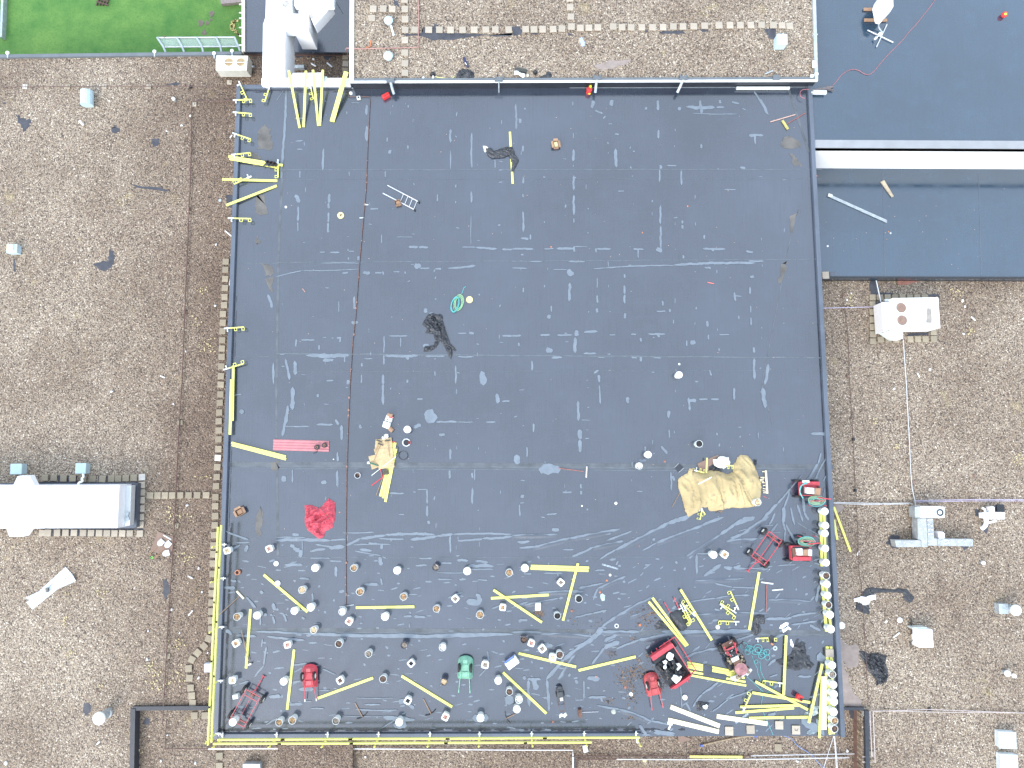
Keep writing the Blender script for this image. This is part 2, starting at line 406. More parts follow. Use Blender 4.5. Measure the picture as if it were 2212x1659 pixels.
# ragged black strips that paint dark contact shade at the foot of the kerbs
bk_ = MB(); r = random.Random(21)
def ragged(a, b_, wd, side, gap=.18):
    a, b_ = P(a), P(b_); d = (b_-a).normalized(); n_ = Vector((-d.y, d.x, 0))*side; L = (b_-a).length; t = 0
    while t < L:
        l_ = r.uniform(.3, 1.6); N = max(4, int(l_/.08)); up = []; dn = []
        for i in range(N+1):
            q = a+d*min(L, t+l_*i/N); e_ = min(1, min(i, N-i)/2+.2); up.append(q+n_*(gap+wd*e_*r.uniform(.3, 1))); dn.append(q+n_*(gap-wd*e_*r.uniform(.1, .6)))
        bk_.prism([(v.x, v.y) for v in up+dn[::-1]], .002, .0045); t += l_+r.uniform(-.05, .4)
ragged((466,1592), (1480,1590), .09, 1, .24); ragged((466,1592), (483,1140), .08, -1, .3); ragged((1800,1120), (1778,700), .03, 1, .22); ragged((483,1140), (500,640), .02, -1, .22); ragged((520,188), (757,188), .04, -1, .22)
build(bk_, 'kerb_shade_strip', MEMD, e, label='ragged painted-in dark shade along the foot of the kerbs', kind='stuff')
# silt dried in the low strips
sl = MB()
for s_, pts in enumerate([pp('10', [(30,1110),(70,1075),(115,1120),(125,1200),(150,1290),(15,1290),(20,1180)]), pp('10', [(-40,1310),(20,1330),(60,1400),(-10,1440)]),
   pp('11', [(0,30),(70,25),(95,190),(0,190)]), pp('11', [(40,620),(120,625),(160,715),(85,720)]), pp('11', [(85,740),(150,740),(140,860),(110,850)]), pp('11', [(0,380),(30,420),(20,450),(0,440)]),
   pp('30', [(115,1200),(190,1180),(280,1230),(270,1280),(120,1280)]), pp('30', [(180,1310),(240,1340),(270,1400),(290,1430),(230,1430)]), pp('31', [(190,230),(260,150),(230,310),(200,370)]), pp('31', [(110,640),(165,600),(150,690),(130,760),(90,790)]),
   pp('12', [(0,1130),(40,1050),(60,1150),(40,1300),(0,1300)]), pp('12', [(120,680),(200,670),(190,740),(150,740)])]):
    sl.prism(patch(Pl(pts, 0), s_, .07, 4), .0055, .0075)
build(sl, 'silt_stain', mat('brown_silt_film', (.12,.115,.105), .55, .4, 2), e, label='brown silt dried on the black membrane', kind='stuff')
# water films ------------------------------------------------------
WS = {
'10':"585,1285,578,1470,18;955,1095,958,1215,28;1682,1120,1680,1230,20;1680,1300,1680,1460,10;1865,1150,1865,1450,16;340,1025,410,1025,18;345,1220,405,1218,12;360,1290,400,1290,12;380,1480,380,1535,12;220,1480,218,1540,16;1118,1480,1118,1530,10;1313,1260,1313,1285,16;1160,1300,1160,1325,24;955,910,955,990,22;2065,1380,2065,1450,10;1133,1190,1133,1225,10;820,890,900,890,6;1315,910,1318,930,10;240,780,180,870,6;260,800,215,1480,20",
'20':"32,900,36,1115,18;68,1030,70,1060,26;110,935,110,945,20;700,875,695,930,30;865,870,860,910,36;720,955,780,980,20;790,1025,805,1005,14;525,880,525,910,12;1260,870,1262,950,24;1265,1125,1265,1195,18;1625,870,1635,980,26;1510,925,1745,930,30;1770,930,1830,928,16;1445,930,1445,950,22;1560,980,1950,985,8;2050,1170,2165,1170,26;2100,1170,2100,1245,14;895,1290,900,1440,28;890,1160,920,1162,16;530,1295,528,1390,22;530,1425,530,1440,10;535,1520,532,1640,18;545,1533,550,1536,22;1053,1305,1053,1312,20;1280,1430,1285,1455,26;1340,1430,1420,1432,12;1275,1465,1275,1570,14;1463,1475,1463,1595,16;95,1260,95,1310,16;97,1530,97,1585,14;1975,1445,2010,1455,22;1635,1250,1635,1280,14;915,1652,970,1652,10;1835,1640,1935,1640,10;1160,930,1155,945,20;530,1150,530,1195,8;1790,870,1800,890,24;1900,880,1960,895,16;2090,790,2212,990,16;2150,860,2200,980,24;1990,940,2015,950,14",
'11':"635,20,632,90,24;630,100,630,140,20;627,180,625,260,18;623,270,623,350,18;365,125,363,250,18;363,260,363,340,10;345,30,375,85,34;990,147,1055,147,14;1862,0,1862,90,16;1570,20,1568,80,12;1325,475,1395,475,24;1410,475,1485,477,20;1780,478,1900,478,10;1900,478,2080,492,18;2130,495,2212,497,20;555,520,595,520,12;640,522,720,522,14;805,513,850,513,10;885,560,890,585,24;550,617,905,617,8;1375,640,1420,640,40;1660,660,1895,638,18;1420,660,1500,658,14;1550,665,1600,665,14;850,905,850,1010,20;105,890,140,1000,24;750,700,795,697,16;930,700,980,700,28;1030,700,1085,698,14;1095,690,1100,712,16;1190,692,1240,690,12;1290,690,1292,705,14;1323,768,1325,772,26;1465,1010,1465,1040,30;1500,1050,1530,1045,14;830,1127,878,1127,26;390,1278,510,1278,12;580,1258,605,1258,8;655,1262,670,1262,8;700,1262,735,1258,14;728,1262,728,1295,14;348,1275,348,1335,16;545,1325,545,1360,14;1107,1245,1105,1390,12;1150,1243,1310,1243,12;1250,1260,1250,1340,10;1745,1220,1820,1220,10;1845,1220,1880,1222,20;2130,1244,2212,1244,18;210,1402,250,1402,10;440,1410,800,1412,34;1120,1415,1395,1415,24;1300,1430,1320,1440,26;1465,1418,1630,1418,14;1745,1423,1880,1423,12;585,1458,665,1450,28;255,1445,290,1620,20;335,1465,340,1575,28;1105,1410,1105,1490,14;770,1415,765,1470,12;1450,1330,1490,1330,36;935,1440,1005,1440,8;150,1480,155,1659,18;1098,1580,1100,1659,22;915,1480,915,1505,14;1725,1500,1725,1659,14;1950,1560,1965,1659,50;1310,1625,1305,1645,18;610,1630,670,1630,14;912,1580,912,1650,12;800,1630,795,1659,24;170,735,400,680,10;400,680,900,665,8;715,940,717,1040,8;1085,370,1085,440,10;1860,200,1858,460,6;1215,390,1360,392,6",
'21':"95,170,97,345,16;80,400,140,405,18;158,370,158,410,14;535,30,535,200,20;535,230,535,265,12;95,20,97,45,12;1283,120,1282,275,18;1285,295,1287,490,18;1250,500,1290,510,40;0,493,185,493,18;280,492,360,490,12;390,492,535,490,22;535,475,537,515,18;535,472,655,472,8;725,490,725,520,14;730,492,855,492,16;1050,492,1135,497,16;1090,500,1090,570,12;1470,250,1470,270,16;1472,290,1472,315,20;1660,375,1660,405,14;1650,490,1840,493,20;1720,490,1740,508,18;2025,515,2078,517,20;0,600,30,600,8;155,600,260,600,10;490,601,630,601,14;2040,598,2175,597,14;1478,550,1480,572,16;485,680,525,710,44;500,790,492,940,24;0,658,130,662,10;350,672,480,672,8;735,742,735,830,10;735,895,738,955,18;735,1010,735,1038,20;972,715,972,740,16;970,810,973,880,18;973,890,973,960,18;975,1050,975,1090,20;1300,945,1302,980,16;1250,1030,1325,1030,14;1362,1015,1362,1035,18;1920,870,1930,940,18;1905,900,1985,902,10;2055,825,2055,880,16;2060,985,2060,1040,14;2062,1085,2065,1150,14;2075,725,2080,740,30;1688,1118,1688,1160,22;320,1065,320,1090,32;98,830,98,865,14;340,985,340,1035,10;245,1238,325,1236,18;390,1236,520,1234,14;0,1242,75,1240,18;555,1200,555,1240,32;625,1212,735,1205,20;545,1262,545,1385,30;1175,1226,1325,1228,16;1255,1230,1270,1250,24;1030,1230,1070,1230,12;840,1235,890,1235,10;1790,1232,1875,1232,10;1545,1305,1580,1300,34;1508,1285,1510,1330,12;1697,1235,1697,1272,14;620,1395,725,1397,16;300,1365,345,1370,40;345,1432,430,1430,18;740,1430,800,1430,8;1035,1432,1075,1432,18;1110,1430,1115,1460,24;1220,1434,1285,1434,10;2085,1345,2088,1385,20;2090,1440,2095,1615,22;172,1460,172,1540,16;750,1585,752,1640,20;710,1565,745,1540,14;1705,1540,1720,1585,14;2212,1490,2185,1659,26;1110,1265,1115,1290,18;58,1305,60,1330,16;1665,655,1715,657,18;700,665,1400,635,12;1400,632,2100,615,22",
'12':"1100,0,1100,175,22;318,35,316,215,36;278,190,230,445,26;250,365,465,365,10;525,350,665,350,16;690,310,710,350,20;740,360,742,480,24;535,90,535,110,16;1480,240,1530,320,90;1560,328,1740,328,16;1740,328,1880,328,8;1985,328,2070,328,12;1370,375,1418,352,30;900,355,905,380,26;1585,438,1630,438,18;1395,130,1440,130,14;2080,90,2088,160,30;2130,150,2190,148,14;1678,565,1678,650,20;1675,745,1675,815,16;707,590,707,665,20;705,750,705,885,22;318,740,318,850,14;240,800,238,838,36;570,850,605,850,26;1870,900,1870,1035,18;1480,910,1480,1030,18;1480,1050,1480,1140,18;1395,910,1480,910,8;1155,943,1280,943,14;1490,1185,1495,1205,20;1890,735,1890,830,10;1868,770,1870,810,16;1235,1127,1280,1127,10;170,1325,430,1328,10;180,1350,640,1352,26;640,1350,780,1342,14;750,1285,1020,1280,10;780,1395,900,1335,20;900,1335,1120,1303,22;1120,1302,1540,1298,22;1340,1342,1560,1315,24;1560,1315,1700,1298,22;1700,1298,2212,1298,16;1740,1355,1960,1335,16;1960,1335,2212,1318,20;320,1300,370,1302,22;520,1385,680,1410,14;640,1418,760,1405,30;470,1445,600,1425,20;840,1390,1165,1385,10;850,1440,1080,1480,10;900,1430,1000,1438,20;1085,1390,1085,1420,22;1680,1310,1680,1455,16;1065,1335,1280,1340,14;975,1375,1050,1380,16;385,1440,385,1490,30;300,1400,330,1402,30;330,1420,370,1440,30;400,1350,402,1440,8;1410,1505,1520,1505,12;250,1563,400,1563,22;470,1505,640,1505,12;1740,1520,1830,1525,20;1840,1570,2050,1572,26;1820,1605,2050,1600,10;1600,1545,1690,1548,14;1900,1530,2000,1540,20;1380,1570,1480,1562,12;1560,1628,1800,1630,8;640,1528,740,1530,14;1070,1500,1080,1560,30;690,1580,695,1659,24",
'22':"65,1415,200,1405,18;180,1410,500,1330,22;500,1330,930,1252,22;0,1305,390,1298,14;820,1350,1035,1268,14;520,1490,700,1410,18;700,1410,960,1355,16;755,1515,900,1430,14;900,1430,1350,1200,28;1350,1200,1540,1140,34;1125,1438,1250,1370,12;1250,1370,1640,1220,22;1640,1220,1825,1152,22;1505,1488,1800,1300,14;1800,1300,1920,1215,24;1920,1215,2090,1152,30;1860,1365,2000,1290,16;2000,1290,2212,1150,26;1850,1360,2100,1345,16;568,150,573,315,22;752,10,762,170,14;600,312,675,312,8;30,280,32,285,26;1000,120,1000,160,36;1525,120,1535,225,22;1525,140,1585,142,30;1615,130,1690,130,12;1718,132,1785,132,14;1915,35,1917,135,18;2165,40,2185,200,36;1352,235,1350,290,24;585,400,588,470,34;585,485,588,585,26;185,345,185,415,14;128,545,130,630,12;40,620,45,685,44;1355,395,1357,465,12;1290,540,1335,600,22;1100,658,1155,660,20;1150,540,1150,590,14;1370,755,1375,920,14;1385,800,1400,830,24;440,935,515,933,16;595,865,595,900,16;597,925,597,950,18;300,1125,385,1120,14;1080,927,1125,927,8;90,960,90,980,32;65,1040,68,1140,12;2125,420,2127,470,10;350,1255,400,1262,26;50,1365,150,1360,20;440,1432,530,1432,10;790,1295,850,1292,16;1220,1335,1222,1350,20;1595,1470,1595,1640,18;1595,1465,1700,1462,10;1660,1655,1800,1560,26;1830,1580,1890,1600,20;1920,1590,2212,1600,18;100,1640,170,1640,10;270,1632,440,1632,12;720,1610,800,1608,12;250,735,400,738,80;390,1640,400,1659,12;1150,1560,1180,1562,14;1240,1510,1270,1512,14;900,1560,915,1530,14",
'h5':"1330,0,1130,230,26;1130,230,900,500,30;900,500,640,780,50;640,780,450,950,40;450,950,90,1090,34;1110,290,1020,560,30;1020,560,1000,820,60;1000,830,1040,960,40;1040,960,1020,1190,24;1050,850,1230,1190,36;1490,20,1390,110,40;1590,20,1520,110,34;860,660,760,860,30;680,875,830,865,16;910,830,790,1000,30;1130,560,1200,860,30;1240,510,1340,800,36;1340,380,1370,650,44;1370,650,1440,770,40;1240,820,1420,930,14;1420,930,1620,1040,18;20,1150,300,1110,30;300,1110,560,1100,26;0,970,300,760,34;300,760,490,730,40;230,970,370,930,16;640,950,710,915,20;760,1000,960,990,12;1560,1030,1630,1100,24;500,1620,820,1570,26;900,1560,1220,1545,20;150,1600,260,1570,40;0,1590,120,1600,30;1540,1520,1640,1550,24;1700,100,1740,20,24;1700,370,1720,220,16",
'32':"340,840,430,690,20;430,690,455,595,14;400,830,500,640,12;370,430,500,430,24",
'23':"0,485,250,485,14;250,500,700,520,14;640,590,770,445,34;770,445,900,350,20;900,350,1220,180,22;300,890,450,720,26;450,720,700,540,36;700,540,780,460,30;400,890,560,640,22;780,480,1100,480,26;880,510,1050,470,20;800,560,930,490,26;700,205,740,110,16;740,105,980,0,16;580,98,790,60,12;225,145,620,135,20;100,250,400,190,14;0,270,140,220,14;690,760,800,620,18;800,620,920,570,34;900,630,1100,550,16;1100,550,1400,490,24;540,608,620,580,14;1020,350,1300,260,10;1540,222,1760,190,12;1760,190,2050,165,14;1580,335,2212,320,10;1580,38,2000,20,10;1750,60,1900,95,12;1900,95,2100,105,10;1490,700,1780,620,20;1300,480,2060,470,36;1900,560,2100,500,14;735,1115,930,1150,16;930,1150,1200,1250,20;1200,1250,1370,1285,16;1560,1130,1640,1020,16;1640,1020,1780,915,18;1730,1170,1870,1060,12;1870,1060,2050,1000,12;140,900,150,1120,24;135,890,245,890,20;185,890,210,970,50;300,900,320,1160,22;660,1050,810,1045,20;770,1050,780,1080,20;655,885,750,885,34;620,900,620,1060,12;1455,950,1465,1150,10;1500,1090,1540,1170,14;1100,1290,1160,1375,24;1230,1330,1400,1378,20;1000,1360,1200,1372,14;65,380,130,380,20;250,600,350,600,30;100,870,110,890,30;550,900,560,925,24;490,850,500,860,24;1750,285,1790,295,16;1230,1350,1400,1360,30;540,355,700,320,12;700,320,820,292,14",
'33':"-20,570,140,500,20;0,205,370,220,12;-20,370,200,360,22;200,350,420,315,16;200,420,420,385,16;360,420,450,470,20;0,770,60,720,20;440,80,415,220,24;260,865,370,865,18;10,870,80,850,10;300,1240,420,1330,60;420,1240,480,1370,30;430,690,490,720,60;0,1200,60,1190,26",
'13':"0,480,400,500,16;100,520,420,552,18;400,495,2212,500,26;950,515,1500,520,24;1500,515,2212,505,20;90,610,70,770,16;70,770,-10,870,14;325,770,440,750,14;330,830,400,790,12;320,920,400,905,18;380,975,490,975,34;120,1040,210,1042,28;290,1110,400,1105,24;570,800,690,850,10;90,1285,180,1230,12;420,1085,480,1080,10;860,1050,1200,1050,6;935,1110,1080,1110,12;860,1152,1225,1155,12;1110,1215,1370,1240,34;1200,1280,1290,1290,50;1090,1310,1200,1240,10;1240,1080,1290,1080,40;1330,1115,1360,1140,24;1885,1225,1995,1225,60;1280,348,1345,345,16;1370,350,1460,355,22;1325,430,1330,430,28;940,70,1060,75,18;1080,20,1090,75,14;990,60,1050,65,12;1660,190,1780,140,14;1830,220,1930,235,50;1910,160,1940,220,40;2040,280,2130,245,12;1915,30,2000,35,10;1570,32,1700,28,10;1560,22,1690,25,6;240,330,262,390,20;150,350,160,410,16;130,330,130,340,20;40,350,40,420,16;900,408,920,405,12;75,330,90,340,26;380,20,460,25,16;490,150,490,240,16;150,240,165,290,24;45,130,55,150,26;400,360,420,365,18;2000,650,2010,730,16;1930,865,1990,800,10;2180,1040,2190,1100,70;540,985,640,985,8;470,1140,590,1145,10;740,1205,1100,1210,6;1150,330,1160,345,10;60,545,50,610,12",
'03':"1940,100,2030,100,24;2000,40,2040,45,20;2050,512,2212,520,22;2130,180,2212,270,20;1960,470,2000,500,30;2070,930,2150,910,16",
'02':"1950,1270,2150,1345,16;2040,1370,2160,1365,12;1990,1440,2080,1390,14;2120,1440,2140,1400,30;2020,100,2090,88,10;2080,230,2100,250,36",
}
WR = {'30':"805,80,905,90,70;655,118,780,115,30;560,118,650,118,20;660,215,900,215,40;820,250,880,260,60;570,220,640,222,20;655,540,770,540,44;1130,490,1133,560,14;1165,485,1170,570,34;1170,610,1172,645,18;1175,690,1175,750,18;1185,880,1188,935,16;1192,975,1193,990,12;1203,1055,1205,1100,22;1200,1170,1235,1200,34;525,1195,580,1200,40;1170,385,1310,398,20;1645,395,1755,400,26;605,885,780,890,14;2085,60,2087,110,18;2080,170,2080,190,18;2085,230,2085,265,18;1958,245,1958,280,12;2020,910,2020,950,10;1140,200,1140,240,12;1147,270,1147,300,12;1210,290,1230,280,20;2190,840,2200,940,14;875,340,910,390,26;1000,415,1100,418,6;995,500,1020,470,14"}
def streaks(mb, data, z, fold=None, lim=0):
    r = random.Random(3); c = 0
    for k, s in data.items():
        for q in s.split(';'):
            x1, y1, x2, y2, wd = [float(v) for v in q.split(',')]
            a, b_ = P(G(k, x1, y1), z), P(G(k, x2, y2), z)
            u = 52*4 if k not in HO else 52*8
            hw = wd/u/2*.97; L = (b_-a).length; d = (b_-a).normalized() if L > .001 else Vector((1,0,0)); n_ = Vector((-d.y, d.x, 0))
            ext = min(hw, L*.25+.02); a = a-d*ext*.5; b_ = b_+d*ext*.5; L += ext
            n = max(7, min(46, int(L/.09))); ph = r.uniform(0, 60); lo = []; up = []
            sg = r.choice((-1, 1))*L*.012
            for i in range(n+1):
                t = i/n; e_ = min(1, math.sqrt(max(0, 1-(2*t-1)**4))+.12)
                nz = noise.noise(Vector((ph+t*L*3.2, z, 1)))*.75; nz2 = noise.noise(Vector((ph+t*L*3.2, z, 9)))*.75
                f2 = noise.noise(Vector((ph+t*L*11, 3, 1)))*.35
                m = a+(b_-a)*t + n_*math.sin(t*math.pi)*sg
                up.append(m+n_*hw*e_*(1+nz+f2)); lo.append(m-n_*hw*e_*(1+nz2-f2))
            zz = z+.007+.00003*c; c += 1
            mb.prism([(p.x, p.y) for p in up+lo[::-1]], zz, zz+.002)
            if fold is not None and (k in ('23','33','h5') or (k == '22' and y1 > 1130)) and L > 1.2:
                # slack membrane standing up as a low fold beside the water it holds back
                vs = []; fs = []
                for i in range(n+1):
                    t = i/n; m = a+(b_-a)*t+n_*math.sin(t*math.pi)*sg - n_*hw*.9; hgt = .035*math.sin(math.pi*t)*(1+.4*noise.noise(Vector((ph+t*5,0,0))))+.001
                    for o_, h_ in ((-.10,0.0),(-.03,.8),(0,1),(.05,.5),(.11,0.0)): vs.append((m.x+n_.x*o_, m.y+n_.y*o_, z+.001+h_*hgt))
                for i in range(n):
                    for j in range(4): fs.append([i*5+j, i*5+j+1, (i+1)*5+j+1, (i+1)*5+j])
                fold.add(vs, fs)
wm = MB(); fo = MB(); streaks(wm, WS, 0, fo)
# drizzle of small films between the long ones in the slack southern part
r = random.Random(11)
def dab(mb, p, a, b_, z, ang, seed):
    c = P(p, z); rr = random.Random(seed); ph = rr.uniform(0, 6)
    pts = []
    for i in range(11):
        t = i*2*math.pi/11; k = 1+.3*math.sin(2*t+ph)+.18*math.sin(5*t+ph*2)
        x, y = a*k*math.cos(t), b_*k*math.sin(t); pts.append((c.x+x*math.cos(ang)-y*math.sin(ang), c.y+x*math.sin(ang)+y*math.cos(ang)))
    mb.prism(pts, z+.0045, z+.0062)
cnt = 0; taken = []
def free(x, y, d=13):
    if any(abs(x-a)+abs(y-b_) < d for a, b_ in taken): return False
    taken.append((x, y)); return True
for _ in range(700):
    x, y = r.uniform(500, 1790), r.uniform(1200, 1580)
    if free(x, y, 17): dab(wm, (x, y), r.uniform(.03, .17), r.uniform(.012, .045), 0, r.uniform(-.25, .25) if x < 1350 else r.uniform(.1, .9), cnt); cnt += 1
for _ in range(230):
    x, y = r.uniform(610, 1700), r.uniform(215, 1190)
    v_ = r.random() < .6; x = round(x/47)*47+r.uniform(-3, 3)
    if free(x, y): dab(wm, (x, y), r.uniform(.02, .1), r.uniform(.01, .03), 0, math.pi/2 if v_ else 0, cnt); cnt += 1
wf = build(wm, 'water_film', WATER, kind='stuff', label='pale shallow water films and streaks lying on the black roof', cat='water')
build(fo, 'membrane_fold', MEMF, MAIN, label='low slack folds in the black membrane', smooth=True, kind='stuff')
# north building -----------------------------------------------------
NB = [(757,-200),(758.5,176),(1764,172.5),(1748,-200)]
e, t_ = building('north_building', 'raised flat building with pale gravel roof along the top of the photo', [(760,-300),(757.5,177),(1765,174),(1752,-300)], ZN, GRN, 'roof_gravel', wall=WALLB, gap=.02)
q = Pl([(760,-300),(757.5,177),(1765,174),(1752,-300)], ZN)
m = MB(); strip(m, q[1], q[2], .11, ZN+.002, ZN+.09, 1); build(m, 'parapet_coping', COPE, e)
m = MB(); strip(m, q[1]-Vector((0,.05,0)), q[2]-Vector((0,.05,0)), .05, ZN-.02, ZN+.085, 1); build(m, 'white_edge_trim', mat('white_trim', (.8,.84,.84), .4, .05), e)
m = MB(); strip(m, q[0], q[1], .14, ZN-.05, ZN+.1, 1); strip(m, q[0], q[1], .03, ZN-.05, ZN+.14, -1); build(m, 'edge_coping', IVORY, e, label='narrow pale coping on the west edge')
m = MB(); strip(m, q[2], q[3], .13, ZN-.05, ZN+.1, 1); build(m, 'edge_coping', METAL, e, label='narrow grey coping on the east edge')
m = MB(); a_, b_ = P((758,192)), P((1752,189)); strip(m, a_, b_, .03, .02, .05, 1); build(m, 'wall_flashing', METAL, e)
# left gravel building ------------------------------------------------
e, t_ = building('west_building', 'wide flat building with brown gravel roof filling the left side', [(-420,126),(524,114),(760,116),(770,700),(760,1800),(600,1800),(600,1533),(287,1533),(277,2100),(-420,2100)], ZL, GRL, 'roof_gravel')
m = MB(); a_, b_ = P((-420,126), ZL), P((524,114), ZL); strip(m, a_, b_, .16, ZL-.2, ZL+.12, -1); build(m, 'parapet_coping', COPE, e)
# bottom gravel --------------------------------------------------------
e, t_ = building('south_building', 'flat building with damp dark gravel roof along the bottom edge', [(284,1530),(1858,1532),(1868,2200),(270,2200)], ZB, GRB, 'roof_gravel')
m = MB(); a_, b_, c_ = P((289,1533), ZL), P((470,1531.5), ZL), P((277,2000), ZL)
strip(m, a_, b_, .17, ZB, ZL+.12, 1); strip(m, P((286,1529), ZL), c_, .2, ZB, ZL+.15, 1); build(m, 'roof_kerb', mat('black_kerb', (.03,.035,.045), .4, .3), e, label='black kerb bounding the gravel at the lower left')
# right gravel ----------------------------------------------------------
e, t_ = building('east_building', 'flat building with light brown gravel roof filling the right side', [(1700,560),(2700,560),(2700,2200),(1862,2200),(1860,1533),(1700,1533)], ZR, GRR, 'roof_gravel')
m = MB(); a_, b_, c_ = P((1815,1532), ZR), P((1864,1532), ZR), P((1876,2100), ZR)
strip(m, a_, b_, .12, ZB, ZR+.13, 1); strip(m, b_, c_, .17, ZB, ZR+.16, 1); build(m, 'roof_kerb', mat('black_kerb', (.03,.035,.045), .4, .3), e, label='black kerb beside the pipes at the lower right')
# upper right membrane roof -----------------------------------------------
yA = P((1760,319), 0).y
ur = [P((1745,-400), 0), P((2700,-400), 0)]
e = empty('northeast_building', P((1760,300), 0), 'tall building with bluish black membrane roof and white wall at upper right', 'building')
m = MB(); m.prism([(P((1745,-400)).x-1, P((0,-400)).y),(40,P((0,-400)).y),(40,yA),(P((1752,319)).x,yA),(P((1748,190)).x,P((1748,190)).y),(P((1748,190)).x-1,P((1748,190)).y)], -.3, -.003); build(m, 'roof_membrane', MEMR, e)
m = MB(); m.prism([(P((1752,319)).x,yA),(40,yA),(40,yA+.1),(P((1752,319)).x,yA+.1)], ZLR, -.02); build(m, 'white_wall', mat('white_wall_panel', (.86,.86,.84), .5, .04, 1), e)
m = MB(); m.prism([(P((1756,319)).x+.02,yA-.02),(40,yA-.02),(40,yA+.33),(P((1756,319)).x+.02,yA+.33)], -.0025, .05); build(m, 'parapet_coping', mat('grey_coping', (.27,.285,.30), .5, .12, 1.5), e)
m = MB(); m.prism([(P((1750,-400)).x,yA+.1),(40,yA+.1),(40,P((0,-400)).y),(P((1750,-400)).x,P((0,-400)).y)], ZG, -.3); build(m, 'wall', BRW, e)
# lower right membrane roof ------------------------------------------------
yS = P((1790,601), ZLR).y
e = empty('east_annex', P((1790,500), ZLR), 'low annex with clean black membrane roof below the white wall', 'building')
xw = P((1740,500), ZLR).x-1.2
m = MB(); m.prism([(xw,yS),(40,yS),(40,yA),(xw,yA)], ZLR-.25, ZLR); build(m, 'roof_membrane', MEMR, e)
m = MB(); m.prism([(xw,yS),(40,yS),(40,yA-.01),(xw,yA-.01)], ZR-.5, ZLR-.25); build(m, 'wall', WALLB, e)
m = MB(); strip(m, (xw,yS-.004,0), (40,yS-.004,0), .08, ZLR+.002, ZLR+.05, 1); build(m, 'roof_edge', BLK, e)
m = MB()
for x_, w_ in ((2010-195,.02),(2118-20,.02)): 
    a_ = P((1905,372), ZLR) if x_ < 1900 else P((2113,372), ZLR); b_ = P((1911,596), ZLR) if x_ < 1900 else P((2119,596), ZLR); strip(m, a_, b_, .03, ZLR+.001, ZLR+.006)
build(m, 'seam', MEMC, e)
# top left black roof -------------------------------------------------------
e = empty('northwest_building', P((640,60), ZTL), 'small black membrane roof below the white ducts beside the lawn', 'building')
t4 = Pl([(524,-300),(525,112),(756,113),(758,-300)], ZTL)
t4 = [t4[0], t4[1], Vector((P((800,113), ZTL).x, t4[2].y, ZTL)), Vector((P((800,113), ZTL).x, t4[3].y, ZTL))]
m = MB(); m.prism([(p.x, p.y) for p in t4], ZTL-.2, ZTL); build(m, 'roof_membrane', MEMD if False else MEM, e)
m = MB(); m.prism([(p.x, p.y) for p in t4], ZG, ZTL-.2); build(m, 'wall', BRW, e)
m = MB(); strip(m, t4[0], t4[1], .12, ZTL-.08, ZTL+.1, 1); strip(m, t4[0], t4[1], .05, ZTL-.12, ZTL+.03, -1)
for y_ in (10,28,40,60,78,98): c = P((525.5, y_), ZTL+.1); m.box((c.x-.06, c.y, 0), (.26,.05,.03), z0=ZTL+.1)
build(m, 'gutter', IVORY, e)
# ================================================================== bare spots in the gravel
dk = MB()
def bare(k, pts, z, seed=0, jit=.06): dk.prism(patch(Pl(pp(k, pts), z), seed, jit, 4), z+.0005, z+.004+seed*.00006)
bare('00', [(130,985),(180,1010),(270,1040),(250,1100),(210,1140),(170,1080)], ZL, 1); bare('00', [(960,1110),(1000,1080),(1030,1130),(990,1160)], ZL, 2)
bare('00', [(15,880),(55,885),(40,905)], ZL, 3, .04); bare('00', [(1430,720),(1560,715),(1540,735),(1440,735)], ZL, 4, .04); bare('00', [(1300,1210),(1360,1200),(1390,1250),(1330,1260)], ZL, 5)
bare('01', [(935,500),(985,515),(990,600),(940,670),(880,685),(800,630),(860,600),(940,590)], ZL, 6); bare('01', [(115,570),(135,590),(140,690),(120,680)], ZL, 7, .03)
bare('00', [(1140,1600),(1300,1610),(1480,1640),(1450,1659),(1180,1625)], ZL, 8); bare('01', [(1950,30),(2030,20),(2010,140),(1975,130),(1960,80)], ZL, 9, .03)
bare('03', [(725,1095),(780,1100),(790,1150),(755,1210),(715,1180)], ZL, 10, .03); bare('03', [(1260,1220),(1300,1240),(1290,1290),(1240,1270)], ZB, 11, .03)
bare('10', [(1445,235),(1540,230),(1610,290),(2212,292),(2212,305),(1930,310),(1850,320),(1670,345),(1520,350),(1440,310),(1260,305),(1300,290),(1440,285)], ZN, 12)
bare('10', [(1190,0),(1225,5),(1240,60),(1190,45)], ZN, 13, .03); bare('10', [(1110,60),(1140,60),(1130,110)], ZN, 14, .02); bare('10', [(1530,195),(1580,220),(1540,230)], ZN, 15, .03)
bare('20', [(0,230),(80,230),(85,300),(20,305),(0,300)], ZN, 16); bare('20', [(1270,275),(1340,265),(1480,270),(1500,290),(1370,298),(1290,292)], ZN, 17, .03); bare('20', [(155,285),(230,285),(215,300),(165,298)], ZN, 18, .02)
bare('20', [(480,285),(540,305),(490,305)], ZN, 19, .02); bare('30', [(0,240),(70,260),(75,360),(20,330),(0,300)], ZN, 20); bare('20', [(1620,255),(1700,260),(1690,275),(1640,275)], ZN, 21, .02)
bare('20', [(2170,250),(2212,245),(2212,300)], ZN, 22, .03); bare('20', [(1100,255),(1180,260),(1170,280)], ZN, 23, .02)
bare('10', [(330,455),(740,460),(700,480),(620,520),(560,485),(450,490),(340,500)], ZL, 24); bare('10', [(640,350),(800,330),(800,400),(600,410)], ZL, 25)
bare('31', [(880,765),(940,765),(960,860),(1090,880),(1090,905),(880,885)], ZR, 26, .04); bare('31', [(1380,885),(1480,880),(1480,905),(1390,905)], ZR, 27, .03)
bare('31', [(1240,1215),(1390,1215),(1390,1240),(1180,1245)], ZR, 28, .03); bare('31', [(930,950),(985,950),(975,1190),(1000,1230),(940,1230)], ZR, 29, .03)
